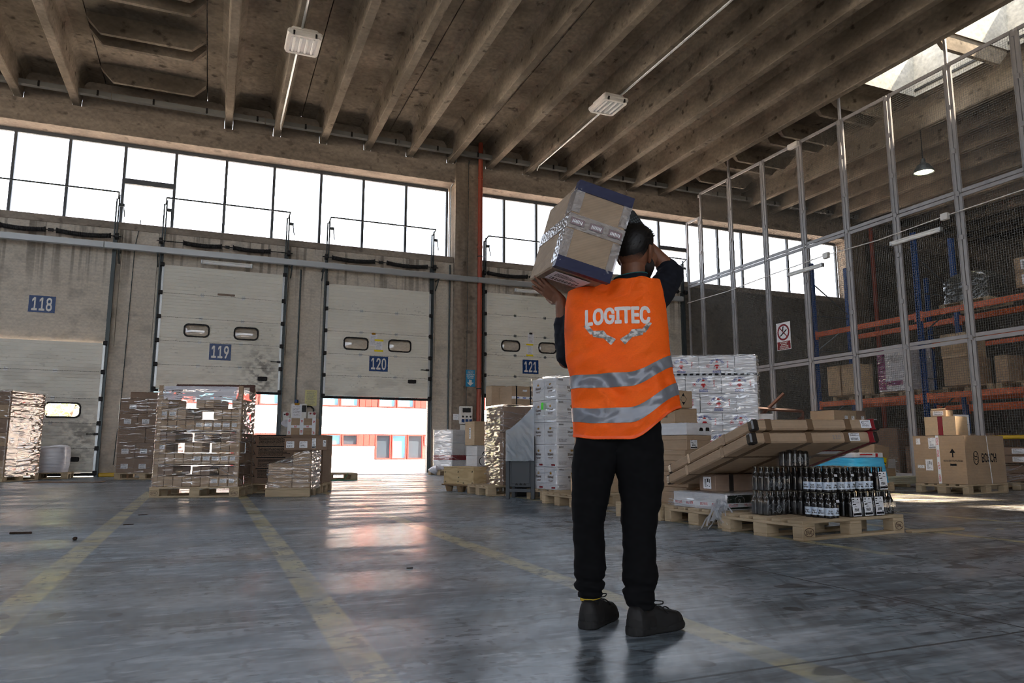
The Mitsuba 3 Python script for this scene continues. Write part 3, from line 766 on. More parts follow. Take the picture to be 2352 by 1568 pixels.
for x0, x1, kd in ((3.4, 4.7, 'blue'), (4.7, 5.56, 'blue'), (5.6, 6.32, 'dark'), (6.32, 7.1, 'red')):
    strip(x0, x1, 0.9, 1.40, kd)
for x0, x1, kd in ((7.1, 7.14, 'red'), (7.14, 7.86, 'dark'), (7.9, 8.6, 'blue'), (8.65, 9.4, 'dark'), (9.45, 10.2, 'blue'), (10.25, 11.0, 'dark'), (11.05, 11.8, 'blue')):
    strip(x0, x1, 0.28 if x1 < 9.5 else 0.9, 1.40, kd)
x = -6.0
for i in range(26):
    strip(x + 0.02, x + 0.86, 2.68, 3.65, 'red' if i % 3 == 2 else 'blue')
    x += 0.88
obj('canopy', MB().bevel(0.6, 1.72, FY - 0.5, FY, 2.28, 2.42, 0.02), 'm_red', t)
dk = obj('entrance', MB().box(0.9, 1.0, FY - 0.06, FY, -1.3, 2.2).box(1.55, 1.68, FY - 0.06, FY, -1.3, 2.2), 'm_red', t)
obj('leaf', MB().box(1.0, 1.55, FY - 0.04, FY - 0.02, -1.3, 2.2), 'm_facade_dark', dk)
for i in range(8):
    obj('cladding_panel', MB().box(1.7 + i * 0.2, 1.7 + i * 0.2 + 0.19, FY - 0.02, FY + 0.05, 0.95, 1.40), 'm_facade_red', t)
t = thing('tree', 'leafy tree outside the window of the closed dock door', 'tree')
obj('trunk', MB().cyl((-5.2, 31.0, -1.3), (-5.1, 31.0, 1.5), 0.16, 10, 0.10).cyl((-5.1, 31, 1.2), (-4.6, 31.2, 2.4), 0.07, 8, 0.03).cyl((-5.1, 31, 1.2), (-5.8, 30.8, 2.5), 0.07, 8, 0.03), 'm_bark', t)
n = 2600
ctr = np.array([-5.2, 31.0, 2.2]) + rng.normal(size=(n, 3)) * [1.3, 1.0, 0.85]
q = rng.normal(size=(n, 2, 3))
q /= np.linalg.norm(q, axis=2, keepdims=True)
s = rng.uniform(0.07, 0.14, (n, 1))
P = np.stack([ctr - s * q[:, 0], ctr + 0.5 * s * q[:, 1], ctr + s * q[:, 0], ctr - 0.5 * s * q[:, 1]], 1).reshape(-1, 3)
obj('foliage', MB().add(P, np.arange(n * 4).reshape(-1, 4)), 'm_leaf', t, kind='stuff')
mat('m_bark', '#5a4a3a', 0.9)
scene['m_leaf'] = {'type': 'principledthin', 'base_color': rgb('#b9c29c'), 'roughness': 0.6, 'diff_trans': 0.9, 'eta': 1.4}
single('dock_plate', MB().bevel(3.0, 6.2, WALL - 0.9, WALL + 0.9, 0.001, 0.012, 0.004), 'm_galv', 'steel dock plate in the floor at the open door 120', 'dock plate')
# ---------------------------------------------------------------- mesh partition, racks and lamps behind it
FX = 15.93
fence = thing('mesh_fence', 'tall grey steel partition of wire mesh panels along the right side of the hall', 'fence')
BY = [21.75, 20.9, 19.25, 17.62, 16.02, 14.45, 12.90, 11.20, 9.60, 8.0, 6.4, 4.8, 3.2]
ROWS = [(0.06, 3.23), (3.25, 6.64), (6.66, 9.92)]
_mesh = {}


def wire_mesh(dy, dz, r=0.0034, s=0.055):
    mb = MB()
    for i in range(1, int(dy / s)):
        mb.cyl((0, i * s, 0), (0, i * s, dz), r, 4, cap=False)
    for i in range(1, int(dz / s)):
        mb.cyl((0.004, 0, i * s), (0.004, dy, i * s), r, 4, cap=False)
    return mb


mat('m_wire', '#63625f', 0.45, 0.2)
for i, (y1, y0) in enumerate(zip(BY[:-1], BY[1:])):
    for j, (z0, z1) in enumerate(ROWS):
        if i == 0 and j == 2:
            z1 = 9.05
        a, b, w = y0 + 0.012, y1 - 0.012, 0.085
        fr = MB()
        for c in ((a, a + w, z0, z1), (b - w, b, z0, z1)):
            fr.box(FX - 0.02, FX + 0.02, *c).box(FX - 0.035, FX - 0.02, c[0] if c[0] != a else a + w - 0.012, c[0] + 0.012 if c[0] != a else a + w, c[2], c[3])
        fr.box(FX - 0.02, FX + 0.02, a + w, b - w, z0, z0 + w).box(FX - 0.02, FX + 0.02, a + w, b - w, z1 - w, z1)
        k = obj('panel', fr, 'm_steel_gray', fence)
        d = (round(b - a - 2 * w, 3), round(z1 - z0 - 2 * w, 3))
        if d not in _mesh:
            _mesh[d] = mikit.ply(wire_mesh(*d).mesh(), 'm_wire')
        obj('wire_mesh', _mesh[d], None, k, M=Mx(FX, a + w, z0 + w), kind='stuff')
    for z in (0.9, 2.2, 3.24, 4.4, 5.6, 6.65, 7.7, 8.8, 9.8):
        if i:
            obj('clamp', MB().bevel(FX - 0.05, FX - 0.02, y1 - 0.045, y1 + 0.045, z - 0.06, z + 0.06, 0.008), 'm_steel_gray', fence)
    if i in (2, 5, 7, 9, 11):
        obj('post', MB().box(FX - 0.03, FX + 0.03, y1 - 0.03, y1 + 0.03, 9.92, SLAB + 0.01), 'm_steel_gray', fence)
tube_light('long tube light hung before the mesh fence, near one, by its junction box', (FX - 0.085, 13.02, 5.92), (FX - 0.085, 11.65, 5.92))
tube_light('long tube light hung before the mesh fence, far one, above the no smoking sign', (FX - 0.085, 16.66, 5.92), (FX - 0.085, 15.32, 5.92))
single('junction_box', MB().bevel(FX - 0.16, FX - 0.05, 11.42, 11.60, 6.10, 6.26, 0.01), 'm_white', 'white junction box on the fence beside the near tube light', 'junction box')
single('junction_box', MB().bevel(FX - 0.16, FX - 0.05, 15.05, 15.24, 6.06, 6.22, 0.01), 'm_white', 'white junction box on the fence beside the far tube light', 'junction box')
single('emergency_light', MB().bevel(FX - 0.16, FX - 0.02, 15.95, 16.35, 9.74, 9.90, 0.02), 'm_white', 'small white lamp box on the top edge of the mesh fence', 'lamp')
pts = [(FX - 0.10, 21.7, 6.0), (FX - 0.10, 19.5, 5.98), (FX - 0.10, 17.5, 6.08), (FX - 0.10, 15.2, 6.16), (FX - 0.10, 13.4, 6.12), (FX - 0.10, 11.5, 6.2), (FX - 0.10, 9.0, 6.24), (FX - 0.10, 5.0, 6.3)]
single('cable', MB().tube(pts, 0.012, 6), 'm_white', 'thin pale cable strung along the mesh fence past both tube lights', 'cable')
t = thing('no_smoking_sign', 'white no smoking sign with red circle on the mesh fence', 'sign')
M = Mx(FX - 0.05, 17.02, 4.11, cols=((0, -1, 0), (0, 0, 1), (-1, 0, 0)))
obj('plate', MB().bevel(-0.29, 0.29, -0.42, 0.42, 0, 0.01, 0.003, M), 'm_paper', t)
ring = Polygon(rrect(0, 0.12, 0.5, 0.5, 0.2499, 14)).difference(Polygon(rrect(0, 0.12, 0.39, 0.39, 0.1949, 14)))
obj('ring', MB().prism(ring, 0.010, 0.013, M).prism([(-0.16, 0.26), (-0.14, 0.285), (0.16, -0.02), (0.14, -0.045)], 0.0135, 0.0155, M), 'm_darkred', t)
obj('cigarette', MB().prism([(-0.14, 0.03), (-0.12, -0.005), (0.15, 0.17), (0.13, 0.205)], 0.010, 0.0125, M).prism([(-0.05, 0.16), (0.0, 0.16), (0.02, 0.3), (-0.02, 0.3)], .01, .012, M), 'm_ink', t)
obj('text_panel', MB().box(-0.27, 0.27, -0.40, -0.16, 0.010, 0.012, M), 'm_darkred', t)
ink = MB()
for i, s in enumerate(('VIETATO FUMARE', 'NO SMOKING', 'DEFENSE DE FUMER', 'RAUCHEN VERBOTEN')):
    ink.add(*text(s, 0.036, 0.002, True, 0.72), M=M @ Mx(0, -0.195 - 0.057 * i, 0.012))
obj('lettering', ink, 'm_white', t)
t = thing('high_bay_lamp', 'round yellowish high bay lamp hanging behind the mesh fence', 'lamp')
c = np.array([19.0, 14.35, 8.78])
n = 28
th = np.linspace(0, 2 * np.pi, n, endpoint=False)
prof = [(0.06, 0.42), (0.07, 0.30), (0.16, 0.24), (0.26, 0.08), (0.29, 0.0), (0.275, 0.0), (0.24, 0.08)]
obj('reflector', MB().grid(np.stack([np.stack([c[0] + r * np.cos(th), c[1] + r * np.sin(th), np.full(n, c[2] + z)], -1) for r, z in prof]), closed=True), 'm_track', t, smooth=30)
disc = trimesh.creation.cylinder(0.25, 0.02, sections=28)
disc.apply_translation(c + [0, 0, 0.03])
scene[numbered(t + '__bulb')] = {**mikit.ply(disc, 'm_white'), 'emitter': {'type': 'area', 'radiance': {'type': 'rgb', 'value': [0.30, 0.28, 0.16]}}}
obj('cord', MB().cyl(c + [0, 0, 0.4], (19.0, 14.35, EAVE), 0.015, 6), 'm_dark', t)


# pallets: boards, blocks and runners in a loop that shares the shapes
S = 1.07
_pal = {}


def pallet(label, cx, cy, rz, z=0.0, group=None, stamp=False, mtl='m_wood', length=1.2, width=0.8):
    L, W = length * S, width * S
    t = thing('pallet', label, 'pallet', group)
    M = Mx(cx, cy, z, rz)

    def put(n, x0, x1, y0, y1, z0, z1):
        k = (n, round(x1 - x0, 3), round(y1 - y0, 3), mtl)
        if k not in _pal:
            _pal[k] = mikit.ply(MB().bevel(-(x1 - x0) / 2, (x1 - x0) / 2, -(y1 - y0) / 2, (y1 - y0) / 2, 0, z1 - z0, 0.004).mesh(), mtl)
        return obj(n, _pal[k], None, t, M=M @ Mx((x0 + x1) / 2, (y0 + y1) / 2, z0))
    ys = [(-W / 2, 0.145), (-W / 2 + 0.19 * W / 0.8 / S * S, 0.10), (-0.0725, 0.145), (W / 2 - 0.29 * W / 0.8, 0.10), (W / 2 - 0.145, 0.145)]
    for y, w in ys:
        put('deck_board', -L / 2, L / 2, y, y + w, 0.122 * S, 0.144 * S)
    for x in (-L / 2, -0.0725, L / 2 - 0.145):
        put('cross_board', x, x + 0.145, -W / 2, W / 2, 0.100 * S, 0.122 * S)
        for y, w in ((-W / 2, 0.10), (-0.0725, 0.145), (W / 2 - 0.10, 0.10)):
            put('block', x, x + 0.145, y, y + w, 0.022 * S, 0.100 * S)
    for y, w in ((-W / 2, 0.10), (-0.0725, 0.145), (W / 2 - 0.10, 0.10)):
        put('bottom_board', -L / 2, L / 2, y, y + w, 0.0, 0.022 * S)
    if stamp:
        for x in (-L / 2 + 0.0725, L / 2 - 0.0725):
            F = M @ Mx(x, -W / 2 - 0.001, 0.061 * S, cols=((1, 0, 0), (0, 0, 1), (0, -1, 0)))
            ov = Polygon([(0.056 * math.cos(a), 0.034 * math.sin(a)) for a in np.linspace(0, 2 * np.pi, 30)[:-1]])
            obj('stamp', MB().prism(ov.difference(ov.buffer(-0.005)), 0, 0.001, F).add(*text('EPAL', 0.028, 0.001, True, 0.8), M=F), 'm_brown_rust', t)
    return M


# pallet racks
def rack(label, x0, x1, ys, levels, top):
    t = thing('pallet_rack', label, 'rack')
    w = 0.055
    for y in ys:
        for x in (x0, x1):
            u = MB().box(x - w, x + w, y - w, y - w + 0.012, 0, top).box(x - w, x + w, y + w - 0.012, y + w, 0, top).box(x + w - 0.012 if x == x0 else x - w, x + w if x == x0 else x - w + 0.012, y - w, y + w, 0, top)
            for sgn in (-1, 1):
                for i in range(int(top / 0.075)):
                    u.box(x - w - 0.002, x - w + 0.014, y + sgn * 0.028 - 0.012, y + sgn * 0.028 + 0.012, i * 0.075, i * 0.075 + 0.05)
            obj('upright', u.box(x - 0.09, x + 0.09, y - 0.09, y + 0.09, 0, 0.012), 'm_blue_steel', t)
        n = int(top / 1.1)
        for i in range(n):
            z = 0.3 + i * 1.1
            obj('brace', MB().cyl((x0, y, z), (x1, y, z + (0.9 if i % 2 else 0.0)), 0.018, 6).cyl((x0, y, z + 1.0 if i % 2 == 0 else z), (x1, y, z + 0.1), 0.018, 6), 'm_track', t)
    for ya, yb in zip(ys[:-1], ys[1:]):
        for z in levels:
            for x in (x0 - 0.02, x1 + 0.02):
                b = obj('beam', MB().bevel(x - 0.025, x + 0.025, yb + w, ya - w, z - 0.14, z, 0.006).box(x - 0.028, x + 0.028, yb + w, ya - w, z - 0.085, z - 0.055), 'm_orange_beam', t)
                for y in (yb + w + 0.03, ya - w - 0.03):
                    obj('connector', MB().bevel(x - 0.035, x + 0.035, y - 0.03, y + 0.03, z - 0.22, z + 0.03, 0.004), 'm_orange_beam', b)
    return t


rack('blue and orange pallet rack just behind the mesh fence', 16.60, 18.0, [16.5, 13.0, 9.5, 6.0], [2.10, 4.17], 6.3)
rack('blue and orange pallet rack far back in the dark store', 21.5, 22.9, [16.5, 13.0, 9.5], [2.10, 4.17], 6.3)
# ---------------------------------------------------------------- cartons, labels, stretch film
def paper_label(M, w, h, style=0, bar='m_ink'):
    """(paper, ink) meshes of a shipping label lying in the xy plane of M."""
    p = MB().box(-w / 2, w / 2, -h / 2, h / 2, 0, 0.0015, M)
    k = MB()
    z0, z1 = 0.0015, 0.0025

    def r(a, b, c, d):
        k.box(-w / 2 + a * w, -w / 2 + b * w, -h / 2 + c * h, -h / 2 + d * h, z0, z1, M)
    if style == 0:      # text lines above, bar code below
        for i in range(3):
            r(0.08, 0.9 - 0.2 * (i % 2), 0.86 - 0.13 * i, 0.91 - 0.13 * i)
        for i in range(11):
            r(0.12 + 0.066 * i, 0.12 + 0.066 * i + (0.018, 0.035, 0.025)[i % 3], 0.10, 0.40)
    elif style == 1:    # tall logistic label
        r(0.06, 0.30, 0.88, 0.93); r(0.60, 0.75, 0.88, 0.93); r(0.06, 0.24, 0.76, 0.80); r(0.06, 0.42, 0.60, 0.66); r(0.50, 0.86, 0.70, 0.72)
        for i in range(9):
            r(0.22 + 0.06 * i, 0.22 + 0.06 * i + (0.02, 0.035)[i % 2], 0.26, 0.42)
        r(0.04, 0.96, 0.05, 0.17); r(0.7, 0.92, 0.20, 0.225); r(0.2, 0.5, 0.5, 0.52)
    elif style == 2:    # vertical bar codes
        for i in range(9):
            r(0.18, 0.42, 0.15 + 0.075 * i, 0.15 + 0.075 * i + 0.035)
        r(0.5, 0.68, 0.55, 0.85); r(0.78, 0.86, 0.5, 0.8); r(0.52, 0.6, 0.2, 0.3); r(0.74, 0.84, 0.15, 0.22)
    else:
        for i in range(5):
            r(0.1, 0.85 - 0.15 * ((i * 3) % 4), 0.82 - 0.15 * i, 0.86 - 0.15 * i)
    return p, k


_box = {}


def carton(label, M, w, d, h, mtl='m_card', group=None, marks=(), tape=None, name='carton', cat='box', lines=True):
    """A carton: M is the frame of its base centre. marks: (face, u, v, width, height, style) with u, v from the face's centre."""
    t = thing(name, label, cat, group)
    k = (round(w, 3), round(d, 3), round(h, 3), mtl)
    if k not in _box:
        mb = MB().bevel(-w / 2, w / 2, -d / 2, d / 2, 0, h - 0.004, 0.005)
        mb.bevel(-w / 2 + .002, w / 2 - .002, -d / 2 + .001, -0.003, h - 0.005, h, 0.001).bevel(-w / 2 + .002, w / 2 - .002, 0.003, d / 2 - .001, h - 0.005, h, 0.001)
        _box[k] = mikit.ply(mb.mesh(), mtl)
    obj('body', _box[k], None, t, M=M)
    if tape:
        tm_ = MB().box(-w / 2 - 0.001, w / 2 + 0.001, -0.028, 0.028, h - 0.001, h + 0.0015, M)
        for sx in (-1, 1):
            tm_.box(sx * (w / 2) - 0.0015, sx * (w / 2) + 0.0015, -0.028, 0.028, h * 0.72, h + 0.001, M)
        obj('tape', tm_, tape, t)
    for (side, u, v, lw, lh, st) in marks:
        F = face(M, side, w, d, h, 0.001) @ Mx(u, v, 0)
        p, kk = paper_label(F, lw, lh, st)
        lk = obj('label', p, 'm_paper', t)
        obj('print', kk, 'm_ink', lk)
    return t


def film(label, M, w, d, z0, z1, amp=0.008, seed=0, tilt=0.25, top=True, lean=None, name='stretch_film', nz=None, folds=110):
    """Stretch film round a load: a thin wrinkled skin, with a few milky folds as parts."""
    r = np.random.default_rng(seed)
    per = 2 * (w + d)
    ns, nz = int(per / 0.035), nz or int((z1 - z0) / 0.016) + 2
    s = np.arange(ns) / ns * per
    c, cor = np.array([-w / 2, -d / 2]), 0.03

    def pt(s):
        s = s % per
        x = np.where(s < w, s, np.where(s < w + d, w, np.where(s < 2 * w + d, 2 * w + d - s, 0)))
        y = np.where(s < w, 0, np.where(s < w + d, s - w, np.where(s < 2 * w + d, d, per - s)))
        nx = np.where(s < w, 0, np.where(s < w + d, 1, np.where(s < 2 * w + d, 0, -1)))
        ny = np.where(s < w, -1, np.where(s < w + d, 0, np.where(s < 2 * w + d, 1, 0)))
        return x + c[0], y + c[1], nx, ny
    x, y, nx, ny = pt(s)
    zz = np.linspace(0, 1, nz)
    Sg, Z = np.meshgrid(s, zz)
    zs = z0 + (z1 - z0) * Z
    q = np.stack([np.cos(Sg / per * 2 * np.pi) * per * 0.35, np.sin(Sg / per * 2 * np.pi) * per * 0.35, (zs + tilt * np.sin(Sg * 1.3 + seed) * 0.15) * 26], -1)
    n1 = meshkit.fbm(q + seed * 3.1, 3, seed) - 0.5
    q2 = np.stack([q[..., 0] * 3.5 + zs * 9, q[..., 1] * 3.5 - zs * 7, q[..., 2] * 1.6], -1)
    n2 = meshkit.fbm(q2, 2, seed + 5) - 0.5
    off = 0.008 + amp * (1.3 * n1 + 0.8 * n2) * 2
    off = np.maximum(off, 0.003)
    X, Y = x + nx * off, y + ny * off
    P = np.stack([X, Y, zs], -1)
    mb = MB()
    if lean is not None:
        P = lean(P)
    mb.grid(P[:, ::1], M, closed=True)
    if top:
        k = 14
        rim = P[-1]
        cen = rim.mean(0)
        fan = []
        for i in range(k + 1):
            f = 1 - i / k * 0.98
            ring_ = cen + (rim - cen) * f
            ring_[:, 2] += 0.02 * np.sin(i / k * np.pi) * (meshkit.noise(ring_ * 9 + seed) - 0.3)
            fan.append(ring_)
        mb.grid(np.array(fan), M, closed=True)
    t = thing(name, label, 'wrap')
    obj('sheet', mb, 'm_film', t, smooth=True)
    fb = MB()
    for i in range(folds):
        sa = r.uniform(0, per)
        za = r.uniform(z0 + 0.05, z1 - 0.05)
        ln = r.uniform(0.25, 0.8)
        sl = r.uniform(-0.10, 0.10) if i % 7 else r.uniform(-0.6, 0.6)
        m = 16
        ss = sa + np.linspace(0, ln, m)
        fx, fy, fnx, fny = pt(ss)
        zz_ = np.clip(za + sl * np.linspace(0, ln, m) + 0.01 * np.sin(np.linspace(0, 9, m) + i), z0 + 0.01, z1 - 0.01)
        ww = r.uniform(0.0012, 0.004) * np.sin(np.linspace(0.1, np.pi - 0.1, m))
        o = 0.007 + 0.5 * amp
        A = np.stack([fx + fnx * o, fy + fny * o, zz_ - ww], -1)
        B = np.stack([fx + fnx * (o + 0.003), fy + fny * (o + 0.003), zz_ + ww], -1)
        G = np.stack([A, B])
        if lean is not None:
            G = lean(G)
        fb.grid(G, M)
    if folds:
        obj('fold', fb, 'm_fold', t, kind='stuff')
    return t


def ink_on(t, M, side, w, d, h, pieces, mtl='m_ink', name='print'):
    """Flat print on a face of carton t. pieces: ('t', text, height, u, v, sx) or ('p', polygon points)."""
    F = face(M, side, w, d, h, 0.001)
    mb = MB()
    for p in pieces:
        if p[0] == 't':
            mb.add(*text(p[1], p[2], 0.0012, True, p[5] if len(p) > 5 else 1.0), M=F @ Mx(p[3], p[4], 0))
        else:
            mb.prism(p[1], 0, 0.0012, F)
    return obj(name, mb, mtl, t)


ORD = ['bottom', 'second', 'third', 'fourth', 'fifth', 'sixth', 'seventh', 'eighth', 'ninth']


def grid_stack(place, M, w, d, z0, rows, h, mtl, group, marks=None, desc='brown carton', jitter=0.004, skip=()):
    """Layers of equal cartons. rows: one (columns, rows deep) per layer."""
    for i, (nx, ny) in enumerate(rows):
        for a in range(nx):
            for b in range(ny):
                if (i, a, b) in skip:
                    continue
                cw, cd = w / nx, d / ny
                j = rng.uniform(-jitter, jitter, 2)
                Mc = M @ Mx(-w / 2 + cw * (a + 0.5) + j[0], -d / 2 + cd * (b + 0.5) + j[1], z0 + i * h)
                col = ['left', 'right'][a] if nx == 2 else (['left', 'middle', 'right'][a] if nx == 3 else f'{ORD[a] if a else "first"} from left')
                dep = '' if ny == 1 else (' front' if b == 0 else ' rear')
                mk = marks(i, a, b, nx, cw, cd, h) if marks else ()
                carton(f'{desc} in {place}, {ORD[i]} layer,{dep} {col}', Mc, cw - 0.006, cd - 0.006, h - 0.004, mtl if isinstance(mtl, str) else mtl[(i + a) % len(mtl)], group, mk)


# --- far left: a wrapped pallet by door 118, a white wrapped one behind it
LM = pallet('wooden pallet under the film wrapped carton stack at the left edge', -4.273, 19.80, 1.21)
grid_stack('the film wrapped stack at the left edge', LM, 1.26, 0.84, 0.156, [(3, 2)] * 6, 0.305, ('m_card', 'm_card_dark'), 'cartons in the stack at the left edge',
           lambda i, a, b, nx, cw, cd, h: [('front', 0.0, -0.02, 0.13, 0.11, 0)] if b == 0 and i in (0, 2, 3) else ([('left', 0.05, 0.02, 0.16, 0.2, 3)] if a == 0 and b == 1 and i in (1, 2, 4) else ()))
film('clear wrinkled film round the carton stack at the left edge', LM, 1.30, 0.88, 0.10, 2.0, 0.012, 1)
pallet('wooden pallet under the white wrapped load by door 118', -3.75, 21.0, 0.0)
th_ = np.linspace(0, 2 * np.pi, 120, endpoint=False)
zz_ = np.linspace(0, 1, 60)
U, V = np.meshgrid(th_, zz_)
sq = lambda c: np.sign(c) * np.abs(c) ** 0.45
fat = (1 + 0.06 * np.sin(V * 3)) * np.where(V > 0.9, np.sqrt(np.maximum(0.02, 1 - ((V - 0.9) / 0.1) ** 2)) * 0.4 + 0.6, 1) + 0.025 * (meshkit.fbm(np.stack([np.cos(U) * 1.2, np.sin(U) * 1.2, V * 22], -1), 3) - 0.5)
P = np.stack([-3.75 + 0.55 * fat * sq(np.cos(U)), 21.0 + 0.42 * fat * sq(np.sin(U)), 0.154 + 0.62 * V + 0.05 * np.cos(U) * V], -1)
cap = np.concatenate([P, [P[-1].mean(0) + (P[-1] - P[-1].mean(0)) * f for f in (0.7, 0.4, 0.1)]])
single('wrapped_load', MB().grid(cap, closed=True), 'm_white_film', 'load wrapped in white pleated film beside the closed door 118', 'load', smooth=True)

u, v = np.meshgrid(np.linspace(0, 1, 30), np.linspace(0, 1, 12))
P = np.stack([-3.55 + 1.5 * u, 18.1 + 0.5 * v + 0.1 * np.sin(u * 5), 0.004 + 0.05 * np.maximum(0, meshkit.noise(np.stack([u * 5, v * 3, u * 0], -1)) - 0.45)], -1)
single('flattened_carton', MB().grid(P), 'm_card_dark', 'crumpled flat brown card lying on the floor before door 118', 'cardboard', smooth=True)

# --- the carton stack between doors 118 and 119
M2 = pallet('dark wooden pallet under the carton stack between doors 118 and 119', -1.30, 19.95, -0.28)
grid_stack('the stack between doors 118 and 119', M2, 1.24, 0.84, 0.156, [(3, 2), (3, 2), (2, 2), (3, 2), (2, 2)], 0.352, 'm_card_dark', 'cartons between doors 118 and 119',
           lambda i, a, b, nx, cw, cd, h: [('front', -0.02, -0.02, 0.16, 0.11, 0)] if b == 0 and (nx == 3 or (i == 4 and a == 0)) else ())
carton('open flat carton on top of the stack between doors 118 and 119', M2 @ Mx(-0.12, 0.1, 1.918, 0.05), 0.8, 0.5, 0.17, 'm_card_dark')
film('clear film round the carton stack between doors 118 and 119', M2, 1.27, 0.87, 0.15, 1.93, 0.006, 2)

# --- the tall wrapped rack of small cartons
M3 = pallet('stamped wooden pallet under the tall shelf of small cartons', -0.041, 12.361, -0.29, stamp=True)
W3, D3_ = 1.22, 0.80
for i in range(8):
    z = 0.156 + i * 0.166
    gaps = {7: (1, 2, 3, 6, 7), 6: (3, 4, 5), 4: (2, 3, 6), 3: (1, 2, 5), 1: (2, 3, 6)}.get(i, ())
    for a in range(9):
        if a in gaps:
            continue
        for b in range(2):
            if b == 1 and (a in (0, 4, 8)) and i % 3 == 0:
                continue
            Mc = M3 @ Mx(-W3 / 2 + 0.02 + (a + 0.5) * (W3 - 0.04) / 9, -0.2 + 0.4 * b, z)
            mk = [('front', 0, 0.01, 0.095, 0.06, 0)] if b == 0 and ((i in (2, 5) and a >= 4) or (i == 0 and a >= 6) or (i == 6 and a in (0, 1)) or (i == 3 and a == 0)) else ()
            carton(f'small brown carton on the tall wrapped pallet shelf, {ORD[i]} row, {"first" if a == 0 else ORD[a]} from left{", rear" if b else ""}', Mc, 0.124, 0.385, 0.148 if i not in (1, 4) else 0.13,
                   'm_card_dark' if (i in (1, 4)) else 'm_card', 'small cartons on the tall wrapped pallet', mk)
for i in range(1, 8):
    z = 0.156 + i * 0.166 - 0.012
    single('layer_pad', MB().box(-W3 / 2, W3 / 2, -D3_ / 2, D3_ / 2, z - 0.004, z + 0.004, M3), 'm_card_dark', f'dark card sheet between rows of small cartons, {ORD[i]} from the pallet', 'sheet', 'sheets in the tall wrapped pallet')
for sx, sy, nm in ((-1, -1, 'front left'), (1, -1, 'front right'), (-1, 1, 'rear left'), (1, 1, 'rear right')):
    x, y = sx * W3 / 2, sy * D3_ / 2
    single('edge_post', MB().box(min(x, x - sx * 0.06), max(x, x - sx * 0.06), min(y, y - sy * .006), max(y, y - sy * .006), 0.12, 1.66, M3).box(min(x, x - sx * .006), max(x, x - sx * .006), min(y, y - sy * 0.06), max(y, y - sy * 0.06), 0.12, 1.66, M3), 'm_card',
           f'{nm} card edge post of the tall wrapped pallet', 'edge post')
u, v = np.meshgrid(np.linspace(0, 1, 40), np.linspace(0, 1, 30))
zc = 1.66 - 0.0 * u - 0.18 * v ** 1.5 * 0
P = np.stack([-0.53 + 1.06 * u, 0.38 - 0.80 * np.minimum(v * 1.25, 1) - 0.0 * v, np.where(v < 0.8, 1.62 + 0.04 * np.sin(np.pi * v), 1.62 - (v - 0.8) * 0.9) + 0.008 * (meshkit.noise(np.stack([u * 6, v * 14, u * 0], -1)) - 0.5)], -1)
single('cover_sheet', MB().grid(P, M3), 'm_white_film', 'white film sheet folded over the top of the tall wrapped pallet', 'film', smooth=True)
fr = MB().bevel(-0.62, 0.60, 0.34, 0.40, 1.70, 1.74, 0.006, M3).bevel(-0.62, -0.54, 0.32, 0.42, 1.5, 1.72, 0.01, M3).bevel(0.02, 0.10, 0.34, 0.40, 1.5, 1.70, 0.01, M3).bevel(0.52, 0.60, 0.34, 0.40, 1.5, 1.70, 0.01, M3)
single('top_frame', fr, 'm_brown_rust', 'brown wooden bar frame standing out above the tall wrapped pallet', 'frame')
film('shiny clear film round the tall shelf of small cartons', M3, W3 + 0.02, D3_ + 0.02, 0.12, 1.60, 0.012, 3, folds=150)

# --- big appliance box, long box, taped box, wrapped boxes
M4 = pallet('wooden pallet under the big box with warning print', 1.283, 13.05, -0.33)
t = carton('big brown box covered with warning triangles and print', M4 @ Mx(0, 0, 0.155), 1.26, 0.80, 0.79, 'm_card_dark')
MB4 = M4 @ Mx(0, 0, 0.155)
F = face(MB4, 'front', 1.26, 0.80, 0.79, 0.001)
ink = MB()
for i in range(4):
    y = 0.30 - 0.18 * i
    tr = Polygon([(-0.56, y - 0.05), (-0.46, y - 0.05), (-0.51, y + 0.045)])
    ink.prism(tr.difference(tr.buffer(-0.011)), 0, 0.001, F).box(-0.516, -0.504, y - 0.02, y + 0.012, 0, 0.001, F).box(-0.515, -0.505, y - 0.037, y - 0.028, 0, 0.001, F)
    for j in range(6):
        ink.box(-0.42, 0.10 - 0.12 * ((i + j * 2) % 3) / 2, y + 0.05 - 0.022 * j, y + 0.061 - 0.022 * j, 0, 0.001, F)
    ink.box(-0.45, 0.02, y + 0.075, y + 0.095, 0, 0.001, F)
obj('warning_print', ink, 'm_ink', t)
M5 = Mx(1.268, 12.03, 0, -0.33)
t = thing('pallet', 'small pale wooden pallet under the wrapped boxes before the big box', 'pallet')
for y in (-0.36, -0.1, 0.12, 0.34):
    obj('deck_board', MB().bevel(-0.33, 0.33, y - 0.07, y + 0.07, 0.11, 0.13, 0.003, M5), 'm_wood', t)
for y in (-0.40, 0.0, 0.38):
    obj('runner', MB().bevel(-0.33, 0.33, y - 0.025, y + 0.025, 0.0, 0.11, 0.004, M5), 'm_wood', t)
carton('low brown carton at the left under the draped film before the big box', M5 @ Mx(-0.135, -0.14, 0.132), 0.36, 0.46, 0.36, 'm_card')
carton('taller brown carton at the right under the draped film before the big box', M5 @ Mx(0.185, -0.02, 0.132), 0.27, 0.70, 0.53, 'm_card')
film('loose shiny film draped over two boxes before the big box', M5, 0.64, 0.76, 0.10, 0.69, 0.014, 4, lean=lambda P: np.stack([P[..., 0], P[..., 1], P[..., 2] - 0.20 * np.clip((P[..., 2] - 0.45) / 0.24, 0, 1) * np.clip(0.45 - P[..., 0] * 2.2, 0, 1)], -1))
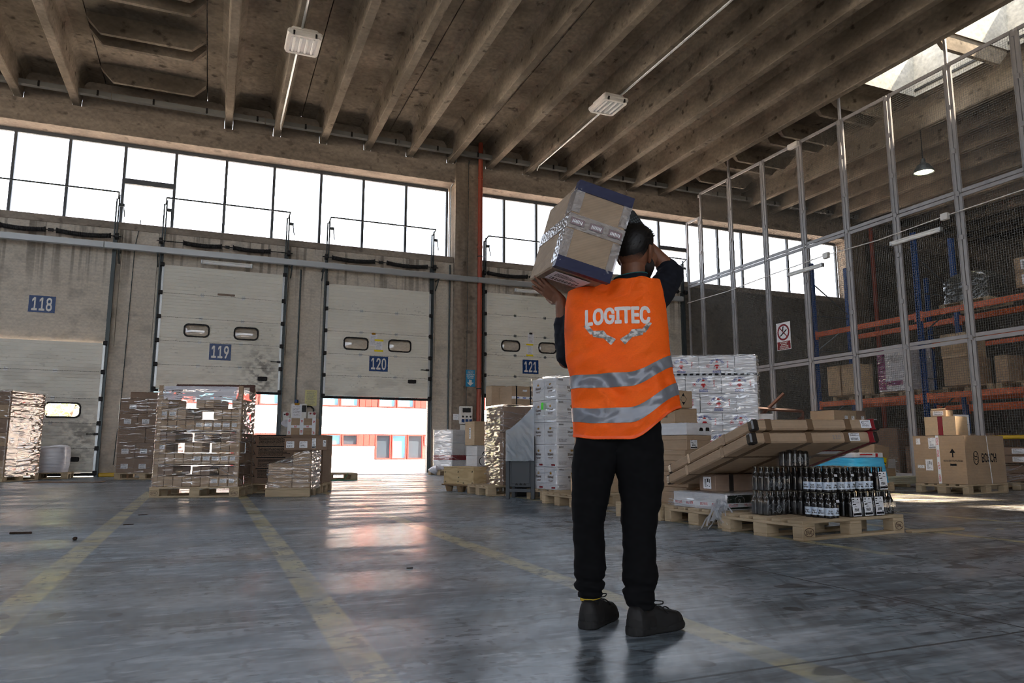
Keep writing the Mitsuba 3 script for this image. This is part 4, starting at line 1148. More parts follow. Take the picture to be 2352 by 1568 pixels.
carton('long brown box with four white labels lying on the wrapped boxes', M5 @ Mx(0.19, 0.02, 0.695, 0.03), 0.66, 0.42, 0.19, 'm_card_dark', None,
       [('front', -0.24, -0.01, 0.12, 0.10, 0), ('front', -0.04, -0.01, 0.12, 0.10, 3), ('front', 0.12, 0.01, 0.06, 0.15, 1), ('front', 0.28, 0.01, 0.045, 0.10, 2)])
M6 = M4 @ Mx(0.23, -0.12, 0.947, 0.05)
t = carton('small brown box crossed with white tape on the big warning box', M6, 0.46, 0.34, 0.275, 'm_card')
F = face(M6, 'front', 0.46, 0.34, 0.275, 0.001)
obj('tape', MB().box(-0.23, 0.23, -0.022, 0.022, 0, 0.001, F).box(-0.03, 0.03, -0.137, 0.137, 0, 0.0015, F).box(-0.23, -0.17, -0.137, 0.137, 0, 0.0015, F).box(0.17, 0.23, -0.137, 0.137, 0, 0.0015, F), 'm_paper', t)
ink = MB()
for x, y, a in ((-0.10, 0, 0), (0.10, 0, 0), (0, 0.09, 1.57), (0, -0.08, 1.57), (-0.2, 0.1, 1.2), (-0.2, -0.1, 1.57), (0.2, 0.08, 1.57), (0.2, -0.1, 1.57)):
    ink.add(*text('M', 0.032, 0.001, True), M=F @ Mx(x, y, 0.0015, a))
obj('print', ink, 'm_ink_red', t)
pallet('empty wooden pallet lying on the floor before the open door 120', 2.62, 17.95, 0.05)
single('strap', MB().tube([(2.6, 17.3, 0.006), (3.2, 17.2, 0.008), (3.5, 17.25, 0.006), (3.75, 17.1, 0.006)], 0.006, 5).tube([(2.7, 17.45, 0.01), (2.95, 17.45, 0.02), (3.05, 17.5, 0.16)], 0.006, 5), 'm_green_strap', 'loose green plastic strap on the floor before door 120', 'strap')
mat('m_green_strap', '#2f9e7c', 0.4)

# --- right of door 120
pallet('wooden pallet under the white and red wrapped load by the column', 6.55, 20.2, 0.45)
M7 = Mx(6.55, 20.2, 0, 0.45)
grid_stack('the wrapped load by the column', M7, 0.96, 0.76, 0.156, [(2, 1), (2, 1), (2, 1)], 0.37, 'm_card_white', 'white cartons by the column', desc='white carton')
single('band', MB().box(-0.49, 0.49, -0.39, 0.39, 0.42, 0.56, M7), 'm_darkred', 'dark red printed band round the wrapped load by the column', 'band')
film('clear film round the white load by the column', M7, 1.0, 0.80, 0.10, 1.28, 0.014, 5)
single('plastic_bag', MB().grid(np.stack([5.95 + 0.17 * (1 + 0.3 * np.cos(3 * U + 5 * V)) * np.sin(np.pi * np.clip(V, .03, .97)) * np.cos(U), 20.1 + 0.17 * (1 + 0.3 * np.sin(2 * U)) * np.sin(np.pi * np.clip(V, .03, .97)) * np.sin(U), 0.002 + 0.27 * V], -1), closed=True), 'm_white_film',
       'crumpled white plastic bag on the floor at the foot of the wrapped load', 'bag', smooth=True)
t = thing('pallet_truck', 'orange handled pallet truck behind the white wrapped load', 'pallet truck')
obj('handle', MB().tube([(6.72, 20.95, 0.2), (6.74, 20.95, 0.92), (6.80, 20.95, 1.06), (7.0, 20.9, 1.08), (7.12, 20.9, 1.0), (7.1, 20.9, 0.9)], 0.03, 10), 'm_yellow_orange', t, smooth=40)
obj('fork', MB().bevel(6.5, 6.66, 20.95, 21.6, 0.04, 0.1, 0.01).bevel(6.9, 7.06, 20.95, 21.6, 0.04, 0.1, 0.01), 'm_yellow_orange', t)
obj('wheel', MB().cyl((6.68, 20.95, 0.1), (6.78, 20.95, 0.1), 0.1, 14), 'm_black', t)
mat('m_yellow_orange', '#d98a24', 0.4)

MC = Mx(4.046, 11.506, 0, 0.30)
t = thing('plywood_crate', 'low plywood crate on a moulded pallet beside the open door 120', 'crate')
w, d = 0.40, 0.86
MCc = MC @ Mx(w / 2, d / 2, 0)
obj('box', MB().bevel(-w / 2, w / 2, -d / 2, d / 2, 0.125, 0.40, 0.004, MCc), 'm_plywood', t)
obj('lid', MB().bevel(-w / 2 - 0.008, w / 2 + 0.008, -d / 2 - 0.008, d / 2 + 0.008, 0.40, 0.418, 0.003, MCc), 'm_plywood', t)
ink = MB()
F = face(MCc @ Mx(0, 0, 0.125), 'left', w, d, 0.275, 0.001)
for x, y in ((0.0, 0.07), (0.02, -0.02), (0.0, -0.09), (-0.38, 0.06), (-0.38, -0.1), (0.4, 0.08), (0.4, -0.1), (0.15, -0.11)):
    ink.cyl((x, y, 0), (x, y, 0.002), 0.011, 10, M=F)
obj('screw', ink, 'm_dark', t)
pl = obj('moulded_pallet', MB().bevel(-w / 2 - 0.03, w / 2 + 0.03, -d / 2 - 0.03, d / 2 + 0.03, 0.10, 0.125, 0.01, MCc), 'm_brownboard', t)
for x in (-0.14, 0.14):
    for y in (-0.34, 0.0, 0.34):
        obj('foot', MB().cyl((x, y, 0.0), (x, y, 0.105), 0.05, 12, 0.075, M=MCc), 'm_brownboard', pl)
mat('m_brownboard', '#7f684c', 0.85)
M8 = Mx(4.78, 13.0, 0, 0.12)
carton('brown carton hidden low behind the plywood crate', M8, 0.55, 0.5, 0.40, 'm_card_dark')
for i, z in enumerate((0.402, 0.594)):
    t = carton(f'white appliance carton with black handle picture, {["lower", "upper"][i]} of two behind the crate', M8 @ Mx(0, 0, z), 0.52, 0.46, 0.19, 'm_card_white')
    Mk = M8 @ Mx(0, 0, z)
    pc = [('p', [(-0.16, -0.07), (-0.14, -0.07), (-0.10, -0.01), (-0.02, 0.03), (-0.02, 0.09), (-0.04, 0.09), (-0.05, 0.04), (-0.12, 0.0)])] if i else [('p', Polygon([(-0.12 + 0.10 * math.cos(a), 0.085 * math.sin(a)) for a in np.linspace(1.9, 4.4, 12)] + [(-0.12 + 0.085 * math.cos(a), 0.075 * math.sin(a)) for a in np.linspace(4.4, 1.9, 12)]))]
    ink_on(t, Mk, 'front', 0.52, 0.46, 0.19, pc + [('p', [(0.02, -0.02), (0.10, -0.02), (0.10, 0.08), (0.02, 0.08)])])
    ink_on(t, Mk, 'front', 0.52, 0.46, 0.19, [('p', [(0.12, -0.08), (0.19, -0.08), (0.19, 0.08), (0.12, 0.08)])], 'm_ink_green' if i == 0 else 'm_ink_red')
mat('m_ink_green', '#3c7a3a', 0.6)
t = carton('light brown carton on the appliance cartons behind the crate', M8 @ Mx(-0.02, 0, 0.786, -0.03), 0.56, 0.42, 0.44, 'm_card_light', None, [('left', 0.02, 0, 0.07, 0.2, 3)])

# tall brown wrapped stack with a strapped box on top
pallet('wooden pallet under the tall brown wrapped stack', 4.60, 11.10, 0.05)
M9 = Mx(4.62, 11.08, 0, 0.05)
grid_stack('the tall brown wrapped stack', M9, 0.76, 0.66, 0.156, [(2, 1), (2, 1), (2, 1)], 0.412, 'm_card_dark', 'cartons of the tall brown stack')
film('shiny film round the tall brown stack left of the grey container', M9, 0.80, 0.70, 0.05, 1.41, 0.014, 6)
M10 = M9 @ Mx(0.02, -0.04, 1.42, 0.10)
t = carton('strapped brown box with a white tape line on the tall brown stack', M10, 0.46, 0.38, 0.30, 'm_card', None, [('front', 0.02, 0.08, 0.08, 0.03, 3)])
F = face(M10, 'front', 0.46, 0.38, 0.30, 0.001)
obj('tape', MB().box(-0.23, 0.23, -0.055, -0.015, 0, 0.001, F), 'm_paper', t)
for x in (-0.15, -0.02, 0.10):
    obj('tape_print', MB().box(x, x + 0.06, -0.045, -0.03, 0.001, 0.002, F), 'm_ink_blue', t)
for x in (-0.14, 0.13):
    obj('strap', MB().box(x - 0.011, x + 0.011, -0.15, 0.15, 0.0015, 0.004, F).box(x - 0.011, x + 0.011, -0.192, 0.192, 0.300, 0.304, M10), 'm_black', t)
carton('light brown box behind the strapped box on the tall brown stack', M9 @ Mx(-0.24, 0.26, 1.42), 0.26, 0.24, 0.33, 'm_card')
carton('narrow dark brown box right of the strapped box on the stack', M9 @ Mx(0.42, 0.12, 1.42, 0.1), 0.16, 0.26, 0.27, 'm_card_dark')
t = thing('bar_grille', 'black grille of upright bars between the brown stack and the grey container', 'grille')
obj('frame', MB().bevel(4.35, 4.75, 10.42, 10.46, 0.86, 0.90, 0.004), 'm_dark', t)
obj('base', MB().bevel(4.35, 4.75, 10.42, 10.46, 0.0, 0.5, 0.01), 'm_dark', t)
for i in range(11):
    obj('bar', MB().cyl((4.37 + 0.036 * i, 10.44, 0.5), (4.37 + 0.036 * i, 10.44, 1.0), 0.008, 6), 'm_track', t)

# grey steel container under film
mat('m_container', '#3e4246', 0.45, 0.2)
MK = Mx(4.30, 10.02, 0, -0.60)
t = thing('steel_container', 'dark grey steel bin on legs with film thrown over its top', 'bin')
w, d = 0.37, 0.42
obj('body', MB().bevel(-w / 2, w / 2, -d / 2, d / 2, 0.17, 0.86, 0.008, MK).bevel(-w / 2 + 0.05, w / 2 - 0.05, -d / 2 - 0.008, -d / 2, 0.22, 0.80, 0.004, MK), 'm_container', t)
for sx in (-1, 1):
    for sy in (-1, 1):
        obj('leg', MB().bevel(sx * w / 2 - 0.028, sx * w / 2 + 0.028, sy * d / 2 - 0.028, sy * d / 2 + 0.028, 0.0, 0.90, 0.006, MK), 'm_container', t)
obj('cross_rail', MB().bevel(-w / 2, w / 2, -d / 2 - 0.02, -d / 2 + 0.02, 0.10, 0.15, 0.004, MK), 'm_container', t)
F = face(MK, 'front', w, d, 1.0, 0.0)
obj('vent', MB().prism([(-0.08, -0.30), (-0.03, -0.30), (-0.055, -0.265)], 0.009, 0.011, F).prism([(-0.02, -0.30), (0.03, -0.30), (0.005, -0.265)], 0.009, 0.011, F).prism([(0.04, -0.30), (0.09, -0.30), (0.065, -0.265)], 0.009, 0.011, F), 'm_black', t)
obj('lettering', MB().add(*text('TC', 0.045, 0.002, True, 0.6), M=F @ Mx(0.02, 0.19, 0.009)), 'm_ink_gray', t)
obj('rivet', MB().cyl((-0.03, 0.10, 0.008), (-0.03, 0.10, 0.012), 0.008, 8, M=F).cyl((0.06, 0.10, 0.008), (0.06, 0.10, 0.012), 0.008, 8, M=F), 'm_white', t)
u, v = np.meshgrid(np.linspace(0, 1, 50), np.linspace(0, 1, 70))
hgt = np.where(v < 0.5, 0.98 + 0.36 * u ** 1.3, 0.98 + 0.36 * u ** 1.3 - (v - 0.5) * 2 * (0.62 + 0.25 * u))
wr = 0.012 * (meshkit.fbm(np.stack([u * 4 + v * 3, v * 30 - u * 12, u * 0], -1), 3) - 0.5) * 2
P = np.stack([-0.20 + 0.42 * u, np.where(v < 0.5, 0.27 - v * 2 * 0.55, -0.285) + wr - 0.012, np.maximum(hgt, 0.55) + wr], -1)
single('film_cover', MB().grid(P, MK), 'm_film_milky', 'milky film sheet sloping over the dark grey steel bin', 'film', smooth=True)
scene['m_film_milky'] = {'type': 'principledthin', 'base_color': rgb('#d9e2ea'), 'roughness': 0.15, 'spec_trans': 0.45, 'diff_trans': 0.8, 'eta': 1.5}

# wine cartons
pallet('wooden pallet under the white wine carton stack', 5.02, 9.62, 0.147)
MW = Mx(4.929, 9.587, 0, 0.147)


def wine_marks(i, a, b, nx, cw, cd, h):
    return ()


WH = 0.312
for i in range(5):
    for a in range(2):
        for b in range(2):
            cw, cd = 0.52, 0.31
            Mc = MW @ Mx(-0.53 + cw * (a + 0.5), -0.315 + cd * (b + 0.5), 0.156 + i * WH)
            t = carton(f'white wine carton, {ORD[i]} layer, {["left", "right"][a]} {["front", "rear"][b]}, in the stack behind the man', Mc, cw - 0.006, cd - 0.006, WH - 0.004, 'm_card_white', 'white wine cartons')
            for side, ww in ((('left', cd),) if a == 0 else ()) + ((('front', cw),) if b == 0 else ()):
                F = face(Mc, side, cw - 0.006, cd - 0.006, WH - 0.004, 0.001)
                g = MB().prism([(-0.022, 0.055), (0.022, 0.055), (0.026, 0.085), (0.012, 0.075), (0, 0.095), (-0.012, 0.075), (-0.026, 0.085)], 0, 0.001, F)
                obj('crest', g, 'm_ink_gold', t)
                obj('lettering', MB().add(*text('Bibanesi', 0.032, 0.001, True, 0.8), M=F @ Mx(0, 0.02, 0)).box(-0.06, 0.06, -0.03, -0.022, 0, 0.001, F).box(-0.05, 0.05, -0.045, -0.04, 0, 0.001, F), 'm_ink_brown', t)
                if i in (0, 1):
                    obj('band', MB().box(0.02, 0.11, -0.14, -0.115, 0, 0.001, F), 'm_darkred', t)
                if side == 'front':
                    obj('small_print', MB().box(-0.22, -0.14, 0.11, 0.13, 0, 0.001, F).box(-0.22, -0.08, -0.09, -0.084, 0, 0.001, F).box(-0.22, -0.1, -0.105, -0.099, 0, 0.001, F).box(-0.22, -0.09, -0.12, -0.114, 0, 0.001, F), 'm_ink_gray', t)
mat('m_ink_brown', '#4a3226', 0.6)
film('shiny clear film round the white wine cartons behind the man', MW, 1.08, 0.66, 0.06, 1.74, 0.012, 7, folds=180)
F = face(MW, 'left', 1.1, 0.68, 1.7, 0.02)
single('green_sticker', MB().box(-0.03, 0.03, -0.05, 0.05, 0, 0.002, F @ Mx(0.02, 0.47, 0)), 'm_green_label', 'bright green sticker on the film of the wine carton stack', 'sticker')
pallet('pale wooden pallet behind the legs of the man', 4.80, 8.62, 0.03)
carton('tall narrow brown carton standing on the pallet behind the man', Mx(4.72, 8.62, 0.156, 0.05), 0.50, 0.40, 0.22, 'm_card_light')
carton('upright brown carton behind the hip of the man', Mx(4.78, 8.62, 0.378, 0.12), 0.48, 0.40, 0.50, 'm_card_light')
# --- brown carton tower right of the man
pallet('dark wooden pallet under the brown box tower right of the man', 4.78, 6.80, 0.20, width=0.62)
MT = Mx(4.74, 6.72, 0, 0.20)
HS = [(0.155, 0.165, 'm_card'), (0.32, 0.16, 'm_card'), (0.48, 0.11, 'm_card'), (0.59, 0.11, 'm_card'), (0.70, 0.155, 'm_card')]
for i, (z, h, m) in enumerate(HS):
    Mc = MT @ Mx(-0.10 + 0.012 * ((i * 2) % 3), -0.16, z, 0.02 * ((i % 3) - 1))
    t = carton(f'lidded brown box of the tower right of the man, {ORD[i]} from its pallet', Mc, 0.36, 0.36, h - 0.003, m, 'lidded boxes right of the man',
               [('front', -0.08, -0.01, 0.10, 0.10, 1)] if i == 4 else ())
    obj('lid', MB().bevel(-0.186, 0.186, -0.186, 0.186, h - 0.05, h - 0.001, 0.004, Mc), 'm_card', t)
Mc = MT @ Mx(-0.08, -0.17, 0.857, 0.03)
t = carton('white tray carton with two black hand holes on the brown box tower', Mc, 0.40, 0.36, 0.125, 'm_card_white')
ink_on(t, Mc, 'front', 0.40, 0.36, 0.125, [('p', [(0.0, -0.02), (0.06, -0.02), (0.055, 0.0), (0.045, 0.015), (0.015, 0.015), (0.0, 0.0)]), ('p', [(0.10, -0.02), (0.16, -0.02), (0.16, 0.005), (0.15, 0.018), (0.11, 0.018), (0.10, 0.005)])], 'm_black', 'hand_hole')
Mc = MT @ Mx(0.10, 0.20, 0.98 - 0.15, 0.0)
carton('large plain brown box at the back of the tower beside the white tray', MT @ Mx(0.12, 0.14, 0.79, 0), 0.36, 0.26, 0.37, 'm_card', None, (), 'm_tapebrown')
t = carton('top brown box with a black diamond print on the tower', MT @ Mx(0.03, 0.10, 1.162, 0.04), 0.30, 0.28, 0.185, 'm_card')
Mc = MT @ Mx(0.03, 0.10, 1.162, 0.04)
dia = Polygon([(0, 0.065), (0.05, 0), (0, -0.065), (-0.05, 0)])
ink_on(t, Mc, 'front', 0.30, 0.28, 0.185, [('p', dia.difference(dia.buffer(-0.003))), ('p', [(-0.026, 0.032), (0.026, 0.032), (0, 0.066)]), ('p', [(-0.026, -0.032), (0, -0.066), (0.026, -0.032)])])
carton('small brown box at the right of the tower behind the flat boxes', MT @ Mx(0.26, 0.12, 0.60), 0.24, 0.24, 0.185, 'm_card_dark')
carton('tall brown carton low at the rear of the tower right of the man', MT @ Mx(0.20, 0.14, 0.155), 0.34, 0.26, 0.44, 'm_card_dark')

# --- white wafer cartons under film
pallet('wooden pallet under the white wafer carton stack', 6.78, 8.90, -0.50)
MV = Mx(6.75, 8.87, 0, -0.50)


def arc_text(s, h, r, F, span):
    mb = MB()
    n = len(s)
    for i, ch in enumerate(s):
        if ch == ' ':
            continue
        a = span * (0.5 - i / (n - 1))
        mb.add(*text(ch, h, 0.001, True, 0.75), M=F @ Mx(-r * math.sin(a), r * math.cos(a), 0, a))
    return mb


for i in range(7):
    z = 0.156 + i * 0.268
    nx = 3
    ws = ([0.50, 0.50, 0.30], [0.30, 0.50, 0.50])[i % 2]
    x = -0.65
    for a in range(3):
        for b in range(2):
            w = ws[a]
            Mc = MV @ Mx(x + w / 2 + rng.uniform(-0.004, 0.004), -0.21 + 0.42 * b, z)
            t = carton(f'white wafer carton behind the flat boxes, {ORD[i]} layer, {["left", "middle", "right"][a]}{["", " rear"][b]}', Mc, w - 0.006, 0.415, 0.264, 'm_card_white', 'white wafer cartons')
            if b == 0 and w > 0.4:
                F = face(Mc, 'front', w - 0.006, 0.415, 0.264, 0.001)
                obj('lettering', arc_text('CONI WAFERS', 0.030, 0.098, F @ Mx(0.0, -0.012, 0), 2.1).add(*text('BABBI', 0.034, 0.001, True, 0.85), M=F @ Mx(0.0, -0.092, 0)), 'm_ink_blue', t)
                fg = MB().prism([(-0.02, 0.045), (0.02, 0.045), (0.012, 0.068), (-0.012, 0.068)], 0, 0.001, F).prism([(-0.045, -0.03), (-0.02, 0.012), (0.02, 0.012), (0.045, -0.03), (0.02, -0.012), (0.012, -0.045), (-0.012, -0.045), (-0.02, -0.012)], 0, 0.001, F)
                ov = Polygon(rrect(-0.125, -0.005, 0.05, 0.05, 0.0249, 6))
                fg.prism(ov.difference(ov.buffer(-0.005)), 0, 0.001, F).box(-0.132, -0.118, -0.012, 0.004, 0, 0.001, F).box(-0.05, 0.05, -0.064, -0.058, 0, 0.001, F)
                for j in range(6):
                    fg.box(0.14, 0.155 + 0.006 * (j % 2), -0.035 + 0.016 * j, -0.027 + 0.016 * j, 0, 0.001, F)
                obj('emblem', fg, 'm_ink_red', t)
        x += ws[a]
film('clear wrinkled film round the white wafer carton stack', MV, 1.33, 0.86, 0.08, 2.05, 0.016, 8, folds=200)
dk_ = MB()
F = face(MV, 'front', 1.3, 0.84, 2.0, 0.022)
for i in range(15):
    dk_.box(-0.64 + 0.088 * i, -0.59 + 0.088 * i, 0.755, 0.78, 0, 0.001, F)
dt_ = thing('dashed_tape', 'tape line with dark dashes across the top wafer cartons', 'tape')
obj('strip', MB().box(-0.655, 0.655, 0.748, 0.787, -0.002, -0.0005, F), 'm_fold', dt_)
obj('print', dk_, 'm_ink', dt_, kind='stuff')
t = carton('white carton with red print beside the right edge of the wafer stack', Mx(8.15, 9.55, 0.9, -0.35), 0.55, 0.4, 0.38, 'm_card_white')
ink_on(t, Mx(8.15, 9.55, 0.9, -0.35), 'front', 0.55, 0.4, 0.38, [('t', '220x12 0', 0.05, 0, 0.0, 0.8), ('p', [(-0.2, 0.09), (0.12, 0.09), (0.12, 0.10), (-0.2, 0.10)])], 'm_ink_red')
carton('brown carton under the white carton beside the wafer stack', Mx(8.15, 9.6, 0.0, -0.35), 0.8, 0.6, 0.895, 'm_card_dark')
t = thing('steel_trestle', 'rusty steel frame rising behind the wafer carton stack', 'trestle')
for a, b in (((10.6, 12.6, 0), (10.6, 12.6, 1.62)), ((11.6, 12.0, 0), (11.6, 12.0, 1.52)), ((10.6, 12.6, 1.60), (11.6, 12.0, 1.52)), ((10.65, 12.57, 1.2), (11.3, 12.2, 1.9)), ((11.6, 12.0, 1.4), (11.0, 12.4, 0.9))):
    obj('bar', MB().cyl(a, b, 0.035, 4), 'm_brown_rust', t)

# --- two flat boxes lying aslant over the bottle packs
c0 = np.array([4.052, 4.761, 0.7535])
ex = np.array([5.245, 4.571, 0.7675]) - c0
ey = np.array([4.309, 6.345, 0.351]) - c0
LX, LY = np.linalg.norm(ex), np.linalg.norm(ey)
ex /= LX
ey -= ex * (ey @ ex)
ey /= np.linalg.norm(ey)
en = np.cross(ex, ey)
for i, lab in enumerate(('lower of two long flat brown boxes lying aslant above the bottles', 'upper of two long flat brown boxes lying aslant above the bottles')):
    o = c0 + en * (0.004 + i * 0.108) + (ex * 0.03 - ey * 0.01) * i
    M = Mx(*o, cols=(ex, ey, en))
    t = thing('flat_box', lab, 'box')
    th = 0.088
    obj('body', MB().bevel(0, LX, 0, LY, 0, th, 0.012, M), 'm_card', t)
    for x in (0.10, 0.42, 0.72):
        xx = x * LX
        obj('tape', MB().box(xx, xx + 0.055, -0.0015, LY + 0.0015, -0.0015, th + 0.0015, M), 'm_tapebrown', t)
    for y in (0.28, 0.70):
        yy = y * LY
        obj('tape', MB().box(-0.0015, LX + 0.0015, yy, yy + 0.05, -0.0012, th + 0.0012, M), 'm_tapebrown', t)
    obj('tape', MB().box(LX - 0.10, LX - 0.045, -0.002, LY + 0.002, -0.002, th + 0.002, M), 'm_darkred', t)
    cor = MB()
    for x in (0, LX):
        for y in (0, LY):
            cor.bevel(min(x, x + (0.06 if x == 0 else -0.06)) - 0.003, max(x, x + (0.06 if x == 0 else -0.06)) + 0.003, min(y, y + (0.07 if y == 0 else -0.07)) - 0.003, max(y, y + (0.07 if y == 0 else -0.07)) + 0.003, -0.003, th + 0.003, 0.012, M)
    obj('corner_wrap', cor, 'm_dark_plastic', t)
    F = M @ Mx(LX * (0.80 if i == 0 else 0.885), -0.003, th / 2, cols=((1, 0, 0), (0, 0, 1), (0, -1, 0)))
    p, kk = paper_label(F, 0.10, 0.068, 0 if i == 0 else 3)
    lk = obj('label', p, 'm_paper', t)
    obj('print', kk, 'm_ink', lk)
    if i == 0:
        obj('handwriting', MB().add(*text('118', 0.035, 0.001, False, 0.9), M=M @ Mx(LX * 0.66, -0.002, th / 2, cols=((1, 0, 0), (0, 0, 1), (0, -1, 0)))), 'm_ink_gray', t)
        Fb = M @ Mx(LX - 0.25, 0.35, -0.0025, cols=((1, 0, 0), (0, -1, 0), (0, 0, -1)))
        obj('underside_label', MB().box(-0.10, 0.10, -0.05, 0.05, 0, 0.001, Fb), 'm_paper', t)
        obj('underside_label', MB().box(-0.11, 0.11, 0.05, 0.075, 0, 0.001, Fb), 'm_darkred', t)
mat('m_dark_plastic', '#2b2724', 0.18)

# --- carton pallet at the left of the bottles
pallet('wooden pallet under the white printed cartons left of the bottles', 4.93, 5.96, 0.08)
MD = Mx(4.93, 5.94, 0, 0.08)


def side_tape(t, Mc, w, d):
    F = face(Mc, 'left', w, d, 0.145, 0.001)
    k_ = obj('tape', MB().box(-d / 2, d / 2, -0.045, -0.008, 0.001, 0.002, F), 'm_paper', t)
    for x in (-0.07, 0.09):
        obj('print', MB().add(*text("DELL'OSTE", 0.022, 0.001, True, 0.62), M=F @ Mx(x, -0.0265, 0.002)), 'm_ink_red', k_)


for a in range(3):
    Mc = MD @ Mx(-0.40 + 0.40 * a, 0.20, 0.156)
    t = carton(f'white carton in the rear row left of the bottles, {["left", "middle", "right"][a]}', Mc, 0.39, 0.30, 0.145, 'm_card_white')
    if a == 0:
        side_tape(t, Mc, 0.39, 0.30)
for a in range(3):
    Mc = MD @ Mx(-0.40 + 0.40 * a, -0.16, 0.156)
    t = carton(f'white carton with dark panel and red print, {["left", "middle", "right"][a]} of three under film', Mc, 0.39, 0.42, 0.145, 'm_card_white')
    F = face(Mc, 'front', 0.39, 0.42, 0.145, 0.001)
    if True:
        obj('panel', MB().box(-0.17, 0.18, -0.062, 0.062, 0, 0.001, F), 'm_ink_darkgreen', t)
        ov = Polygon(rrect(-0.02, 0.012, 0.12, 0.08, 0.0399, 8))
        obj('emblem', MB().prism(ov.difference(ov.buffer(-0.004)), 0.001, 0.002, F).add(*text('D', 0.03, 0.001), M=F @ Mx(-0.02, 0.012, 0.001)), 'm_ink_gray', t)
    if a == 0:
        side_tape(t, Mc, 0.39, 0.42)
    obj('tape', MB().box(-0.195, 0.195, -0.045, -0.008, 0.002, 0.003, F), 'm_paper', t)
    obj('tape_print', MB().add(*text("DELL'OSTE", 0.020, 0.001, True, 0.75), M=F @ Mx(-0.10, -0.0265, 0.003)).add(*text("DELL'OSTE", 0.020, 0.001, True, 0.75), M=F @ Mx(0.09, -0.0265, 0.003)), 'm_ink_red', t)
# sides
mat('m_ink_darkgreen', '#1d2622', 0.4)
film('clear crumpled film round the white printed cartons left of the bottles', MD, 1.24, 0.80, 0.10, 0.315, 0.010, 9, folds=14)
r = np.random.default_rng(3)
fb_ = MB()
for i in range(40):
    a0 = np.array([4.30, 5.50, 0.22]) + r.normal(size=3) * 0.02
    pts = [a0]
    dirv = np.array([-0.10, -0.06, -0.03]) * r.uniform(0.4, 1.2) + r.normal(size=3) * 0.03
    for j in range(6):
        dirv = dirv * 0.85 + r.normal(size=3) * 0.018 + [0, 0, -0.012]
        q = pts[-1] + dirv * 0.45
        q[2] = max(q[2], 0.006)
        pts.append(q)
    P = np.array(pts)
    wd = r.normal(size=3) * 0.006
    fb_.grid(np.stack([P - wd, P + wd]))
single('film_tail', fb_, 'm_fold', 'torn knot of clear film hanging at the corner of the printed carton pallet', 'film')
Mc = Mx(4.92, 5.80, 0.318, -0.02)
t = carton('long brown box with black tape bands under the slanting flat boxes', Mc, 1.05, 0.25, 0.155, 'm_card_dark', None, [('left', 0.0, 0, 0.12, 0.11, 2)])
obj('tape', MB().box(-0.37, -0.32, -0.1265, 0.1265, -0.0005, 0.1565, Mc).box(0.10, 0.15, -0.1265, 0.1265, -0.0005, 0.1565, Mc), 'm_dark_plastic', t)

# --- bottle packs on the front pallet
mat('m_bottle', '#0c0a09', 0.06, spec=0.8, clearcoat=0.6)
mat('m_cap', '#6f6a5c', 0.3, 0.6)
mat('m_shrink', '#17191c', 0.12, spec=0.7)
mat('m_bottle_label', mikit.proc(lambda p, n, uv: mix(lin('#b9c9dd'), lin('#dfe6ee'), fbm(p.x * 30, p.y * 30, p.z * 30, 2))), 0.5)
MP = pallet('stamped front pallet that carries the bottle packs', 4.885, 5.02, 0.12, stamp=True)
BH, BR = 0.200, 0.0315


def lathe(prof, n=16):
    th = np.linspace(0, 2 * np.pi, n, endpoint=False)
    return np.stack([np.stack([r * np.cos(th), r * np.sin(th), np.full(n, z)], -1) for r, z in prof])


bprof = [(0.001, 0.001), (0.027, 0.0), (0.0315, 0.006), (0.0315, 0.100), (0.0295, 0.116), (0.0205, 0.140), (0.0145, 0.158), (0.0130, 0.187), (0.0145, 0.189), (0.0145, 0.194)]
B_BODY = mikit.ply(MB().grid(lathe(bprof), closed=True).mesh(), 'm_bottle', 35)
B_CAP = mikit.ply(MB().grid(lathe([(0.0155, 0.190), (0.0160, 0.194), (0.0150, 0.199), (0.001, 0.200)], 12), closed=True).mesh(), 'm_cap', 30)
th = np.linspace(-1.9, 1.9, 13) - np.pi / 2
lab = np.stack([np.stack([0.0322 * np.cos(th), 0.0322 * np.sin(th), np.full(13, z)], -1) for z in (0.020, 0.082)])
B_LAB = mikit.ply(MB().grid(lab).mesh(), 'm_bottle_label', True)
lt = MB()
for i, (s, z, sx) in enumerate((('Bon', 0.058, 0.9), ('de Nar', 0.040, 0.8))):
    v, f = text(s, 0.014, 0.0008, True, sx)
    a = v[:, 0] / 0.0322 - np.pi / 2
    rr_ = 0.0324 + v[:, 2]
    lt.add(np.c_[rr_ * np.cos(a), rr_ * np.sin(a), z + v[:, 1]], f)
B_INK = mikit.ply(lt.mesh(), 'm_ink')
_shr = {}


